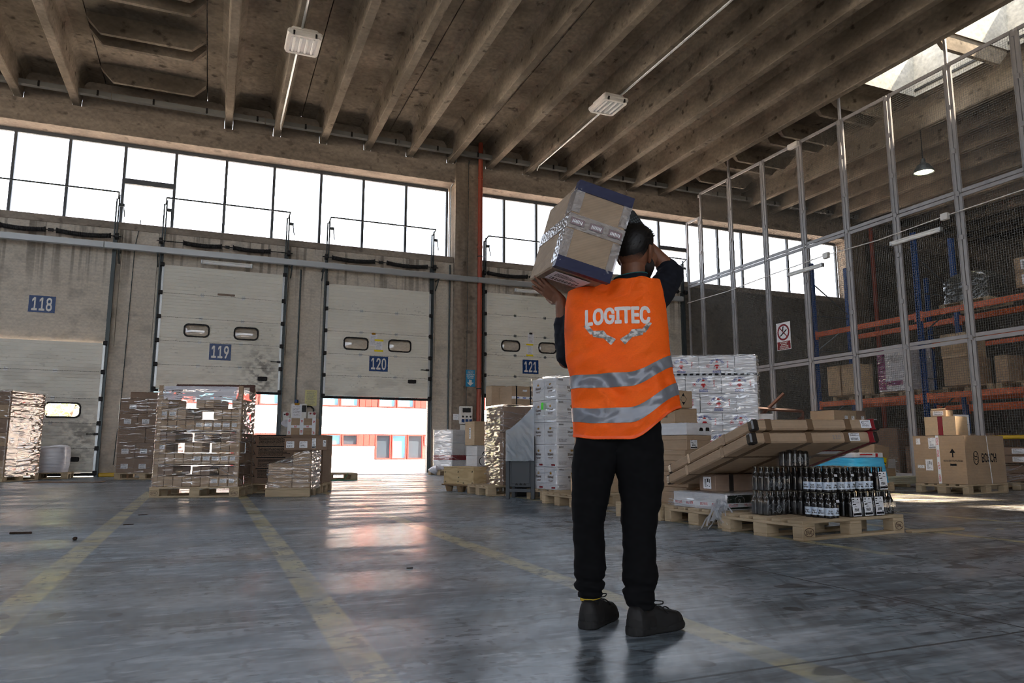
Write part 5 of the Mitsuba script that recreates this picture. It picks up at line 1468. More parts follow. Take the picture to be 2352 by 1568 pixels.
def bottle_pack(label, u, v, z, nu, nv, kind, group=None):
    """kind: light (paper labels), black (shrink film with a hole), end (a tall white label on the end)."""
    t = thing('bottle_pack', label, 'bottle pack', group)
    L, W = 1.2 * S, 0.8 * S
    M = MP @ Mx(-L / 2 + u, -W / 2 + v, z)
    d = 0.0655
    for a in range(nu):
        for b in range(nv):
            Mb = M @ Mx((a + 0.5) * d, (b + 0.5) * d, 0)
            k = obj('bottle', B_BODY, None, t, M=Mb)
            obj('cap', B_CAP, None, k, M=Mb)
            if kind == 'light' and (b == 0 or a == 0):
                Ml = Mb @ Mx(0, 0, 0, 0.0 if b == 0 and a else (-0.6 if b == 0 else -1.35))
                obj('label', B_LAB, None, k, M=Ml)
                obj('print', B_INK, None, k, M=Ml)
    w, h = nu * d, nv * d
    if kind != 'light':
        q = (nu, nv)
        if q not in _shr:
            prof = [(0.0, 0.003), (0.0015, 0.06), (0.001, 0.100), (-0.010, 0.135), (-0.013, 0.165)]
            mb = MB()
            P = np.stack([np.stack([np.array([-o, w + o, w + o, -o]), np.array([-o, -o, h + o, h + o]), np.full(4, zz)], -1) for o, zz in prof])
            mb.grid(P, closed=True)
            _shr[q] = mikit.ply(mb.mesh(), 'm_film')
        obj('sleeve', _shr[q], None, t, M=M)
        if kind == 'end':
            F = M @ Mx(w / 2, -0.006, 0.082, cols=((1, 0, 0), (0, 0.06, 1), (0, -1, 0.06)))
            p, kk = paper_label(F, w * 0.82, 0.150, 1)
            lk = obj('label', p, 'm_paper', t)
            obj('print', kk, 'm_ink', lk)
        else:
            F = M @ Mx(w / 2, -0.0055, 0.05, cols=((1, 0, 0), (0, 0, 1), (0, -1, 0)))
            hole = Polygon([(0.024 * math.cos(a), 0.028 * math.sin(a)) for a in np.linspace(0, 2 * np.pi, 20)[:-1]])
            obj('hole_rim', MB().prism(hole.buffer(0.003).difference(hole), 0, 0.002, F), 'm_fold', t)
            rr2 = np.random.default_rng(int(u * 100 + z * 1000))
            st = MB()
            for i in range(22):
                x0_, y0_ = rr2.uniform(-w * 0.5, w * 0.5), rr2.uniform(-0.045, 0.05)
                x1_, y1_ = x0_ + rr2.uniform(-0.06, 0.06), y0_ + rr2.uniform(-0.03, 0.03)
                st.prism([(x0_, y0_), (x1_, y1_), (x1_ + 0.0004, y1_ + 0.0010), (x0_, y0_ + 0.0006)], 0.0, 0.0015, F)
            obj('crease', st, 'm_fold', t)
    if kind == 'light':
        F = M @ Mx(w * 0.72, -0.0315 + 0.0285, 0.135, cols=((1, 0, 0), (0, 0.3, 1), (0, -1, 0.3)))
        p, kk = paper_label(F, 0.036, 0.02, 0)
        obj('tag', p, 'm_paper', t)
    if kind != 'end':
        fc = MB()
        uu, vv = np.meshgrid(np.linspace(0, 1, 24), np.linspace(0, 1, 10))
        P = np.stack([-0.004 + (w + 0.008) * uu, -0.004 + (h + 0.008) * vv, BH + 0.002 + 0.004 * (meshkit.noise(np.stack([uu * 14, vv * 9, uu * 0 + u], -1)) - 0.5)], -1)
        obj('film_top', fc.grid(P, M), 'm_film', t, smooth=True)
    return t


z1 = 0.144 * S + 0.002
z2, z3 = z1 + BH + 0.004, z1 + 2 * (BH + 0.004)
bottle_pack('pack of light labelled bottles at the front corner of the pallet, bottom layer', 0.36, 0.02, z1, 2, 4, 'light')
for i, nm in enumerate(('first', 'second', 'third')):
    bottle_pack(f'bottle pack with tall white end label, bottom layer, {nm} right of the light labelled bottles', 0.62 + 0.150 * i, 0.02, z1, 2, 3, 'end')
bottle_pack('black wrapped bottle pack at the right end of the bottom layer', 1.075, 0.06, z1, 3, 2, 'black')
bottle_pack('black wrapped bottle pack at the left rear of the bottom layer', 0.14, 0.46, z1, 4, 3, 'black')
bottle_pack('black wrapped bottle pack in the middle of the bottom layer', 0.42, 0.34, z1, 4, 3, 'black')
bottle_pack('black wrapped bottle pack at the right rear of the bottom layer', 0.86, 0.30, z1, 4, 3, 'black')
bottle_pack('pack of light labelled bottles in the second layer above the front corner', 0.38, 0.04, z2, 2, 4, 'light')
bottle_pack('second layer pack of light labelled bottles, first right of the corner one', 0.56, 0.05, z2, 3, 3, 'light')
bottle_pack('second layer pack of light labelled bottles, second right of the corner one', 0.80, 0.05, z2, 3, 3, 'light')
bottle_pack('bottle pack with tall white end label in the second layer, right end', 1.08, 0.08, z2, 2, 3, 'end')
bottle_pack('black wrapped bottle pack in the second layer at the left rear', 0.14, 0.44, z2, 4, 3, 'black')
bottle_pack('black wrapped bottle pack in the second layer, rear middle', 0.46, 0.36, z2, 4, 3, 'black')
bottle_pack('black wrapped bottle pack in the second layer, right rear', 0.86, 0.36, z2, 4, 3, 'black')
bottle_pack('single black bottle pack on top of the others under the flat boxes', 0.30, 0.34, z3, 4, 2, 'black')
single('loose_lath', MB().bevel(5.60, 6.25, 4.62, 4.69, 0.001, 0.022, 0.004), 'm_wood', 'loose wooden lath on the floor at the right of the bottle pallet', 'lath')

# --- right hand group before the fence
pallet('wooden pallet under the blue wrapped load', 10.32, 9.66, 0.237)
MB_ = Mx(10.30, 9.64, 0, 0.237)
U2, V2 = np.meshgrid(np.linspace(0, 2 * np.pi, 160, endpoint=False), np.linspace(0, 1, 50))
ff = (1 - 0.10 * V2) * (1 + 0.03 * (meshkit.fbm(np.stack([np.cos(U2) * 2, np.sin(U2) * 2, V2 * 16 + np.cos(U2) * 3], -1), 3) - 0.5))
Pq = np.stack([0.60 * ff * sq(np.cos(U2)), 0.46 * ff * sq(np.sin(U2)), 0.155 + 0.42 * V2], -1)
Pq = np.concatenate([Pq, [Pq[-1].mean(0) + (Pq[-1] - Pq[-1].mean(0)) * f for f in (0.6, 0.1)]])
single('blue_wrapped_load', MB().grid(Pq, MB_, closed=True), 'm_cyan_film', 'sunlit load in bright blue pleated film behind the bottles', 'load', smooth=True)
t = carton('white carton with red print on top of the blue wrapped load', MB_ @ Mx(0.02, 0, 0.58), 0.90, 0.7, 0.08, 'm_card_white')
ink_on(t, MB_ @ Mx(0.02, 0, 0.58), 'front', 0.90, 0.7, 0.08, [('p', [(-0.3, 0.0), (0.1, 0.0), (0.1, 0.02), (-0.3, 0.02)]), ('p', [(0.2, -0.03), (0.28, -0.03), (0.28, 0.03), (0.2, 0.03)])], 'm_ink_red')
pallet('wooden pallet under the mixed cartons behind the flat boxes', 12.4, 11.9, 0.08)
MM = Mx(12.35, 11.75, 0, 0.08)
for i, (x, y, z, w, d, h, m, lab, mk) in enumerate((
        (-0.15, 0.0, 0.156, 1.1, 0.8, 0.42, 'm_card_dark', 'large dark carton at the foot of the mixed stack behind the flat boxes', ()),
        (-0.1, 0.0, 0.58, 1.0, 0.8, 0.26, 'm_card_dark', 'second dark carton up in the mixed stack behind the flat boxes', ()),
        (0.28, -0.05, 0.985, 0.66, 0.7, 0.27, 'm_card', 'wide film wrapped carton in the mixed stack behind the flat boxes', ()),
        (-0.38, -0.05, 0.845, 0.5, 0.7, 0.41, 'm_card_light', 'pale wrapped carton at the left of the mixed stack behind the flat boxes', [('front', -0.1, -0.05, 0.14, 0.10, 3)]),
        (-0.36, -0.05, 1.26, 0.44, 0.6, 0.26, 'm_card', 'leftmost of three cartons on top of the mixed stack', [('front', 0.14, -0.02, 0.09, 0.08, 3)]),
        (-0.02, -0.05, 1.26, 0.22, 0.6, 0.26, 'm_card', 'middle one of three cartons on top of the mixed stack', [('front', 0.0, -0.02, 0.09, 0.08, 3)]),
        (0.24, -0.05, 1.26, 0.28, 0.6, 0.26, 'm_card_dark', 'rightmost of three cartons on top of the mixed stack', [('front', 0.04, -0.02, 0.09, 0.08, 3)]))):
    carton(lab, MM @ Mx(x, y, z), w, d, h, m, None, mk)
single('gap_shade_slab', MB().bevel(-0.1, 0.62, -0.40, 0.35, 0.845, 0.98, 0.006, MM), 'm_dark', 'added black slab standing in for the shaded gap in the mixed stack behind the flat boxes', 'slab')  # stands in for the shade of an open gap between the cartons
t = carton('tipped brown carton with a yellow label before the mixed stack', Mx(12.1, 10.75, 0.36, 0.02) @ np.array([[0.985, 0, 0.17, 0], [0, 1, 0, 0], [-0.17, 0, 0.985, 0.04], [0, 0, 0, 1.0]]), 0.40, 0.36, 0.40, 'm_card')
F = face(Mx(12.1, 10.75, 0.36, 0.02) @ np.array([[0.985, 0, 0.17, 0], [0, 1, 0, 0], [-0.17, 0, 0.985, 0.04], [0, 0, 0, 1.0]]), 'front', 0.40, 0.36, 0.40, 0.001)
lk = obj('label', MB().box(-0.08, 0.14, -0.16, -0.02, 0, 0.001, F), 'm_yellow_label', t)
obj('print', MB().box(-0.05, 0.12, -0.145, -0.115, 0.001, 0.002, F), 'm_ink', lk)
obj('print', MB().box(-0.05, 0.02, -0.06, -0.05, 0.001, 0.002, F), 'm_ink', lk)
carton('low strapped brown carton below the tipped carton', Mx(12.15, 10.75, 0.205, 0.05), 0.62, 0.42, 0.15, 'm_card', None, (), 'm_paper')
t = thing('plank_stack', 'pale strapped plank stack behind the left corner of the big branded box', 'planks')
for i in range(4):
    obj('plank', MB().bevel(11.35, 13.0, 10.35, 10.75, 0.06 + 0.036 * i, 0.093 + 0.036 * i, 0.003), 'm_paleplank', t)
for x in (11.55, 11.85):
    obj('strap', MB().box(x - 0.012, x + 0.012, 10.345, 10.755, 0.055, 0.208), 'm_black', t)
obj('bearer', MB().bevel(11.45, 11.55, 10.35, 10.75, 0, 0.058, 0.004).bevel(12.5, 12.6, 10.35, 10.75, 0, 0.058, 0.004), 'm_wood', t)
mat('m_paleplank', '#c9c6ae', 0.7)
Mq = Mx(12.75, 10.95, 0.0, 0.1)
carton('white wrapped carton low behind the big branded box at left', Mq @ Mx(-0.2, 0, 0.21), 0.35, 0.35, 0.32, 'm_card_white')
film('clear film bundled over the white carton behind the big branded box', Mq @ Mx(-0.2, 0, 0), 0.40, 0.40, 0.21, 0.62, 0.03, 12, folds=30)

# --- the big branded box on its pallet, boxes on top
MBP = pallet('clean wooden pallet under the big branded box at the right', 11.841, 8.738, 0.165)
w, d, h = 1.27, 0.84, 0.79
MBB = MBP @ Mx(0, 0, 0.156)
t = carton('big brown box with a black brand word and arrow print at the right', MBB, w, d, h, 'm_card')
ink_on(t, MBB, 'front', w, d, h, [('t', 'BOSCH', 0.14, 0.10, 0.03, 0.72)])
ov = Polygon(rrect(-0.32, 0.03, 0.17, 0.22, 0.0849, 10))
Fb = face(MBB, 'front', w, d, h, 0.001)
obj('emblem', MB().prism(ov.difference(ov.buffer(-0.014)), 0, 0.001, Fb).box(-0.365, -0.355, -0.04, 0.10, 0, 0.001, Fb).box(-0.285, -0.275, -0.04, 0.10, 0, 0.001, Fb).box(-0.365, -0.275, 0.045, 0.058, 0, 0.001, Fb).box(-0.365, -0.275, 0.0, 0.013, 0, 0.001, Fb), 'm_ink', t)
ink_on(t, MBB, 'left', w, d, h, [('p', [(0.21, 0.04), (0.23, 0.04), (0.23, 0.11), (0.265, 0.11), (0.22, 0.18), (0.175, 0.11), (0.21, 0.11)]), ('t', 'NON CAPOVOLGERE', 0.026, 0.22, -0.02, 0.85), ('p', [(0.17, -0.10), (0.27, -0.10), (0.27, -0.065), (0.17, -0.065)])])
Fl = face(MBB, 'left', w, d, h, 0.001)
lk = obj('tape', MB().box(-0.035, 0.015, -0.39, 0.395, 0, 0.0015, Fl), 'm_paper', t)
ik = MB()
for i in range(4):
    ik.add(*text('BOSCH', 0.030, 0.001, True, 0.8), M=Fl @ Mx(-0.010, 0.30 - 0.2 * i, 0.0015, math.pi / 2))
obj('print', ik, 'm_ink_red', lk)
for u, v, lw, lh, st in ((-0.33, 0.30, 0.07, 0.10, 3), (-0.10, 0.27, 0.12, 0.18, 1), (-0.17, -0.09, 0.12, 0.18, 2), (-0.31, -0.12, 0.11, 0.05, 0)):
    p, kk = paper_label(Fl @ Mx(u, v, 0.0), lw, lh, st)
    lk = obj('label', p, 'm_paper', t)
    obj('print', kk, 'm_ink_gray', lk)
obj('string', MB().tube([tuple((MBB @ np.array([0.06, -d / 2 - 0.004, h + 0.004, 1]))[:3]), tuple((MBB @ np.array([0.13, -d / 2 - 0.006, 0.0, 1]))[:3])], 0.006, 5), 'm_paper', t)
MR = MBB @ Mx(-0.42, -0.04, h + 0.002, 0.02)
t = carton('brown carton with a dark red tape band on top of the big branded box', MR, 0.40, 0.50, 0.31, 'm_card_light')
F = face(MR, 'left', 0.40, 0.50, 0.31, 0.001)
obj('tape', MB().box(-0.03, 0.05, -0.155, 0.155, 0, 0.001, F).box(-0.201, 0.201, -0.05, 0.03, 0.310, 0.3115, MR), 'm_darkred', t)
t = carton('small pale carton with an open flap, topmost at the right', MR @ Mx(0.02, 0.06, 0.313, 0.1), 0.30, 0.24, 0.11, 'm_card_light', None, [('left', 0.0, 0.0, 0.16, 0.07, 0)])
obj('flap', MB().bevel(-0.17, -0.15, -0.12, 0.10, 0.115, 0.135, 0.003, MR @ Mx(0.02, 0.06, 0.313, 0.1)), 'm_card_light', t)
MWb = MBB @ Mx(0.05, 0.12, h + 0.002, -0.05)
t = carton('white carton with red print standing on the big branded box', MWb, 0.42, 0.40, 0.36, 'm_card_white', None, [])
ink_on(t, MWb, 'front', 0.42, 0.40, 0.36, [('p', [(0.03, 0.10), (0.13, 0.10), (0.13, 0.13), (0.03, 0.13)]), ('p', [(0.05, 0.05), (0.11, 0.05), (0.11, 0.08), (0.05, 0.08)]), ('p', [(0.03, 0.01), (0.16, 0.01), (0.16, 0.016), (0.03, 0.016)])], 'm_ink')
ink_on(t, MWb, 'left', 0.42, 0.40, 0.36, [('t', '110', 0.06, -0.04, 0.05, 0.8), ('p', [(-0.18, -0.02), (0.1, -0.02), (0.1, -0.012), (-0.18, -0.012)])], 'm_ink_red')
# --- far right edge
pallet('wooden pallet under the wrapped cartons at the right edge', 14.1, 9.0, 0.165)
ME = Mx(14.0, 8.98, 0, 0.165)
grid_stack('the wrapped pallet at the right edge', ME, 1.20, 0.78, 0.156, [(3, 1), (3, 1)], 0.14, 'm_card_dark', 'low cartons at the right edge')
film('clear film round the low cartons at the right edge', ME, 1.23, 0.82, 0.08, 0.46, 0.014, 13)
for i in range(2):
    for a in range(3):
        carton(f'brown carton with white label at the right edge, {["lower", "upper"][i]} row, {["left", "middle", "right"][a]}', ME @ Mx(-0.40 + 0.40 * a, 0.0, 0.475 + 0.145 * i), 0.39, 0.6, 0.14, 'm_card_dark', 'labelled cartons at the right edge',
               [('left', 0.1, 0, 0.2, 0.09, 3)] if a == 0 else [('front', -0.1, 0, 0.14, 0.08, 3)])
t = thing('barrier', 'yellow guard bar before the foot of the mesh fence', 'barrier')
obj('bar', MB().cyl((15.6, 11.3, 0.98), (15.6, 4.0, 0.98), 0.04, 12), 'm_yellow', t, smooth=40)
for y in (11.2, 7.6, 4.1):
    obj('post', MB().cyl((15.6, y, 0.0), (15.6, y, 0.98), 0.035, 10), 'm_yellow', t, smooth=40)

# --- goods on the rack behind the fence
GX = 17.3


def rack_pallet(label, y, z, x=GX):
    pallet(label, x, y, math.pi / 2, z)


rack_pallet('pallet under the two tall tan cartons on the lower rack beam', 15.6, 2.103)
for a, nm in ((0, 'left'), (1, 'right')):
    carton(f'tall tan carton on the lower rack beam, {nm} of two', Mx(17.0, 15.95 - 0.52 * a, 2.26, 0), 0.7, 0.46, 0.86, 'm_card_light')
rack_pallet('pallet under the purple and white wrapped load on the rack', 13.95, 2.103)
carton('lower purple and white carton in the wrapped rack load', Mx(17.1, 13.95, 2.26), 0.8, 1.0, 0.60, 'm_card_white')
carton('upper purple and white carton in the wrapped rack load', Mx(17.1, 13.95, 2.865), 0.8, 1.0, 0.58, 'm_card_white')
single('print_band', MB().box(16.685, 16.697, 14.22, 14.45, 2.3, 3.4).box(16.685, 16.697, 13.45, 13.52, 2.3, 2.8).box(16.685, 16.697, 13.7, 14.2, 2.4, 2.52), 'm_purple', 'purple print panels on the wrapped load on the rack', 'print')
mat('m_purple', '#7a2560', 0.4)
film('clear film round the purple and white rack load', Mx(17.1, 13.95, 0), 0.82, 1.03, 2.2, 3.47, 0.012, 14, folds=60)
rack_pallet('pallet under the two stacked brown cartons on the lower rack beam', 12.1, 2.103)
carton('lower brown carton of two on the lower rack beam', Mx(17.0, 12.15, 2.26), 0.7, 0.72, 0.66, 'm_card')
carton('upper brown carton of two on the lower rack beam', Mx(17.0, 12.2, 2.93), 0.7, 0.66, 0.60, 'm_card_light')
rack_pallet('pallet under the small tan carton near the rack upright', 10.75, 2.103)
carton('small tan carton near the second upright on the lower rack beam', Mx(17.0, 11.1, 2.26), 0.6, 0.3, 0.6, 'm_card')
carton('dark carton stack on the lower rack beam at the right edge', Mx(17.2, 10.3, 2.26), 0.7, 0.4, 0.75, 'm_card_dark')
rack_pallet('pallet under the film draped sacks on the upper rack beam', 12.0, 4.173)
U3, V3 = np.meshgrid(np.linspace(0, 2 * np.pi, 100, endpoint=False), np.linspace(0, 1, 40))
ff = np.where(V3 < 0.6, 1, np.sqrt(np.maximum(0.01, 1 - ((V3 - 0.6) / 0.4) ** 2))) * (1 + 0.12 * (meshkit.fbm(np.stack([np.cos(U3) * 3, np.sin(U3) * 3, V3 * 7], -1), 3) - 0.5))
single('draped_load', MB().grid(np.stack([GX + 0.42 * ff * sq(np.cos(U3)), 12.0 + 0.62 * ff * sq(np.sin(U3)), 4.33 + 0.78 * V3], -1), closed=True), 'm_greyfilm', 'load of sacks under dark creased film on the upper rack beam', 'load', smooth=True)
mat('m_greyfilm', '#3b3c38', 0.15, spec=0.8)
rack_pallet('pallet under the four labelled cartons on the upper rack beam', 9.9, 4.173)
for i in range(2):
    for a in range(2):
        carton(f'tan carton with a big white label on the upper rack beam, {["lower", "upper"][i]} {["left", "right"][a]}', Mx(16.95, 10.30 - 0.56 * a, 4.33 + 0.34 * i), 0.6, 0.53, 0.33, 'm_card', 'labelled cartons on the upper rack beam', [('left', 0.0, 0.0, 0.24, 0.22, 2)])
carton('brown carton on top at the left of the labelled rack cartons', Mx(17.4, 10.35, 5.02), 0.6, 0.5, 0.45, 'm_card_dark')
t = carton('tall tan carton on the floor below the rack with a yellow mark', Mx(17.1, 10.0, 0.0), 0.8, 0.9, 1.75, 'm_card')
obj('label', MB().box(16.695, 16.699, 9.85, 10.1, 1.05, 1.25), 'm_yellow_label', t)
for i, (y, hh) in enumerate(((15.9, 1.0), (14.6, 1.3), (13.6, 0.8), (12.0, 1.1))):
    carton(f'dim carton on the floor under the rack, {ORD[i] if i else "first"} from the far upright', Mx(17.4, y, 0.0), 0.9, 0.8, hh, 'm_card_dark')

# --- litter on the floor
single('stick', MB().cyl((-1.50, 7.40, 0.009), (-1.335, 7.345, 0.010), 0.009, 7), 'm_darkwood', 'short dark stick lying on the floor at left', 'stick')
mat('m_darkwood', '#3a2b20', 0.9)
single('splinter', MB().bevel(-0.945, -0.915, 6.72, 6.76, 0.001, 0.022, 0.006), 'm_darkwood', 'small dark wood chip on the floor at left', 'chip')
for i, (x, y, s_, lab) in enumerate(((-0.62, 9.0, 0.045, 'thin brown scrap on the left yellow floor line'), (-0.66, 7.9, 0.045, 'tan scrap nearer the camera on the left yellow floor line'), (1.15, 4.4, 0.02, 'small dark scrap on the floor before the man'),
                                    (6.6, 4.55, 0.045, 'flat scrap on the floor right of the bottle pallet'), (8.6, 5.6, 0.06, 'flat scrap in the light patch at the right'))):
    single('scrap', MB().bevel(x - s_, x + s_, y - s_ * 0.3, y + s_ * 0.25, 0.001, 0.006, 0.002), 'm_darkwood' if i != 3 else 'm_wood', lab, 'scrap')
# ---------------------------------------------------------------- the man
PO = np.array([1.544, 2.626, 0.0])
PX, PY = np.array([0.862, -0.507, 0.0]), np.array([0.507, 0.862, 0.0])
MM_ = Mx(*PO, cols=(PX, PY, (0, 0, 1)))
mat('m_skin', mikit.proc(lambda p, n, uv: mix(lin('#68432f'), lin('#7d543f'), fbm(p.x * 40, p.y * 40, p.z * 40, 3))), 0.5, spec=0.35)
mat('m_hair', '#100d0c', 0.5, spec=0.4)
mat('m_beard', '#1c1613', 0.8)
mat('m_sweater', mikit.proc(lambda p, n, uv: mix(lin('#0f1117'), lin('#1b1e28'), fbm(p.x * 60, p.y * 60, p.z * 60, 2))), 0.85, spec=0.2, sheen=0.4)
mat('m_trousers', mikit.proc(lambda p, n, uv: mix(lin('#0a0a0b'), lin('#121214'), fbm(p.x * 50, p.y * 50, p.z * 50, 2))), 0.9, spec=0.15, sheen=0.2)
mat('m_shoe', mikit.proc(lambda p, n, uv: mix(lin('#161514'), lin('#262423'), fbm(p.x * 25, p.y * 25, p.z * 25, 3))), 0.6, spec=0.3)
mat('m_sole', '#131211', 0.75)
mat('m_teal', '#1f6f70', 0.7)


def vest_fn(p, n, uv):
    c = mix(lin('#f0560f'), lin('#fb6c1e'), fbm(p.x * 9, p.y * 9, p.z * 9, 3))
    soil = smoothstep(0.58, 0.82, fbm(p.x * 6 + 3, p.y * 6, p.z * 5, 4))
    weave = 0.95 + 0.10 * noise(p.x * 260, p.y * 260, p.z * 260)
    return mix(c, lin('#8a3a18'), 0.35 * soil) * weave


mat('m_vest', mikit.proc(vest_fn), 0.65, spec=0.2, sheen=0.3)
mat('m_reflective', mikit.proc(lambda p, n, uv: mix(lin('#70737b'), lin('#8e9098'), fbm(p.x * 14, p.y * 14, p.z * 10, 3))), 0.35, 0.3, spec=0.5)
mat('m_print_white', '#d6cfcb', 0.6)
mat('m_print_grey', mikit.proc(lambda p, n, uv: mix(lin('#77736f'), lin('#c2beba'), smoothstep(0.35, 0.6, fbm(p.x * 90, p.y * 90, p.z * 90, 3)))), 0.5)


def hull(*pts):
    """Hull of spheres (x, y, z, r)."""
    return m3.Manifold.batch_hull([m3.Manifold.sphere(p[3], 20).translate(list(p[:3])) for p in pts])


def smooth_mesh(man, edge=0.012, it=12):
    man = man.refine_to_length(edge)
    q = man.to_mesh()
    m = trimesh.Trimesh(q.vert_properties[:, :3], q.tri_verts, process=True)
    trimesh.smoothing.filter_taubin(m, 0.5, -0.52, it)
    return m


def chain(*pts):
    return [hull(a, b) for a, b in zip(pts[:-1], pts[1:])]


def hand(wrist, fwd, up, side, curl, size=1.0, spread=0.09):
    """Palm, four unequal fingers of three bones and a thumb. fwd: wrist to knuckles; up: back of the hand; side: +1 if the thumb lies towards cross(fwd, up)."""
    f = np.array(fwd, float) / np.linalg.norm(fwd)
    u = np.array(up, float)
    u -= f * (u @ f)
    u /= np.linalg.norm(u)
    s = np.cross(f, u) * side
    w = np.array(wrist, float)
    S_ = size
    k = [w + f * 0.088 * S_ + s * o * S_ for o in (0.030, 0.010, -0.010, -0.029)]
    P4 = lambda p, r: (*p, r * S_)
    parts = [hull(P4(w, 0.024), P4(w + f * 0.03 + s * 0.018, 0.018), P4(w + f * 0.03 - s * 0.016, 0.017)),
             hull(P4(w + f * 0.02 + s * 0.02, 0.015), P4(w + f * 0.02 - s * 0.018, 0.014), P4(k[0], 0.0125), P4(k[1], 0.0125), P4(k[2], 0.012), P4(k[3], 0.011))]
    for i, (kk, ln, c) in enumerate(zip(k, (0.078, 0.086, 0.080, 0.064), curl)):
        d = f + s * spread * (1.2, 0.4, -0.4, -1.3)[i]
        d /= np.linalg.norm(d)
        pts, r = [P4(kk, 0.0105)], 0.0098
        ax = np.cross(d, u)
        for b, fr in enumerate((0.46, 0.30, 0.24)):
            a = -c * (0.5, 0.9, 0.8)[b]
            d = d * math.cos(a) + u * math.sin(a) * 1.0 if b == 0 else d * math.cos(a) + np.cross(ax, d) * math.sin(a)
            d /= np.linalg.norm(d)
            q = np.array(pts[-1][:3]) + d * ln * fr * S_
            pts.append(P4(q, r - 0.0008 * (b + 1)))
        parts += chain(*pts)
    t0 = w + f * 0.025 * S_ + s * 0.022 * S_
    t1 = t0 + (f * 0.55 + s * 0.75 - u * 0.35) * 0.045 * S_
    t2 = t1 + (f * 0.85 + s * 0.35 - u * 0.35) * 0.034 * S_
    t3 = t2 + (f * 0.95 + s * 0.1 - u * 0.35) * 0.026 * S_
    parts += chain(P4(t0, 0.016), P4(t1, 0.0125), P4(t2, 0.0105), P4(t3, 0.009))
    return parts


man = thing('person', 'man seen from behind in an orange safety vest carrying a taped carton on his shoulder', 'person')
# body: one continuous surface from the head to the feet
HC = np.array([0.100, 0.035, 1.525])
th = math.radians(33)
hy = np.array([math.sin(th), math.cos(th), -0.10])
hy /= np.linalg.norm(hy)
hx = np.cross(hy, [0.10, 0, 1.0])
hx /= np.linalg.norm(hx)
hz = np.cross(hx, hy)


def hp(x, y, z, r=None):
    q = HC + hx * x + hy * y + hz * z
    return (*q, r) if r is not None else tuple(q)


bones = []
tor = [((-0.085, 0, 0.80, 0.095), (0.085, 0, 0.80, 0.095)), ((-0.075, 0, 0.97, 0.088), (0.085, 0, 0.97, 0.088)), ((-0.095, 0.01, 1.18, 0.088), (0.105, 0.01, 1.18, 0.088)), ((-0.135, 0.01, 1.285, 0.055), (0.150, 0.01, 1.315, 0.055)), ((0.02, 0.005, 1.345, 0.055), (0.10, 0.005, 1.345, 0.055))]
for a, b in zip(tor[:-1], tor[1:]):
    bones.append(hull(*a, *b))
bones += chain((0.060, 0.0, 1.33, 0.054), (0.078, 0.012, 1.40, 0.049), hp(0, -0.02, -0.05, 0.052))
bones += chain((-0.150, 0.015, 1.285, 0.05), (-0.205, 0.07, 1.085, 0.040), (-0.226, 0.055, 1.325, 0.026))
bones += chain((0.165, 0.015, 1.315, 0.05), (0.262, 0.180, 1.475, 0.042), (0.128, 0.135, 1.618, 0.027))
bones += chain((-0.085, 0, 0.80, 0.085), (-0.115, 0.015, 0.44, 0.050), (-0.118, 0.035, 0.085, 0.034))
bones += chain((0.085, 0, 0.80, 0.085), (0.085, -0.005, 0.44, 0.050), (0.075, -0.03, 0.085, 0.034))
bones += chain((-0.118, 0.035, 0.06, 0.032), (-0.05, 0.20, 0.035, 0.025)) + chain((0.075, -0.03, 0.06, 0.032), (0.18, 0.10, 0.035, 0.025))
# head
sk = m3.Manifold.sphere(1.0, 40).scale([0.072, 0.092, 0.098])
R3 = np.eye(3, 4)
R3[:, 0], R3[:, 1], R3[:, 2], R3[:, 3] = hx, hy, hz, hp(0, -0.008, 0.018)
bones.append(sk.transform(R3))
bones.append(hull(hp(-0.045, 0.02, -0.045, 0.03), hp(0.045, 0.02, -0.045, 0.03), hp(0, 0.072, -0.085, 0.022), hp(0, 0.075, -0.03, 0.03), hp(-0.04, 0.05, 0.0, 0.03), hp(0.04, 0.05, 0.0, 0.03)))
bones += chain(hp(0, 0.088, 0.012, 0.011), hp(0, 0.108, -0.026, 0.014))
bones.append(hull(hp(-0.02, 0.09, -0.055, 0.008), hp(0.02, 0.09, -0.055, 0.008), hp(0, 0.098, -0.056, 0.009)))
for s in (-1, 1):
    bones.append(hull(hp(s * 0.071, -0.004, 0.020, 0.009), hp(s * 0.084, -0.034, 0.024, 0.007), hp(s * 0.085, -0.032, -0.004, 0.007), hp(s * 0.071, -0.008, -0.036, 0.008)))
bones += hand((-0.226, 0.055, 1.340), (-0.74, 0.16, 0.62), (-0.42, -0.62, -0.62), -1, (0.10, 0.05, 0.08, 0.18), 0.98, 0.16)
bones += hand((0.124, 0.133, 1.622), (-0.85, -0.10, 0.35), (0.25, 0.95, 0.15), 1, (0.55, 0.6, 0.65, 0.7), 0.95)
body = bones[0]
body = m3.Manifold.batch_boolean(bones, m3.OpType.Add)
obj('body', smooth_mesh(body, 0.0055, 5), 'm_skin', man, smooth=True, M=MM_)
for s in (-1, 1):
    e = trimesh.creation.icosphere(2, 0.0125)
    e.apply_translation(hp(s * 0.031, 0.078, 0.006))
    obj('eye', e, 'm_white_gloss', man, smooth=True, M=MM_)

# hair: a cap over the skull that leaves ears and neck bare, thinner at the nape
u, v = np.meshgrid(np.linspace(0, 2 * np.pi, 90, endpoint=False), np.linspace(0, 1, 40))


def hair_edge(a):
    """lowest polar angle of the hair for azimuth a (0 = face)"""
    f = np.cos(a)
    return np.where(f > 0.15, 1.25 - 0.3 * f, 1.25 + 0.85 * np.clip((0.15 - f) / 1.15, 0, 1) ** 0.7) - 0.25 * np.exp(-((np.abs(np.abs((a + np.pi) % (2 * np.pi) - np.pi) - 1.75)) / 0.2) ** 2)


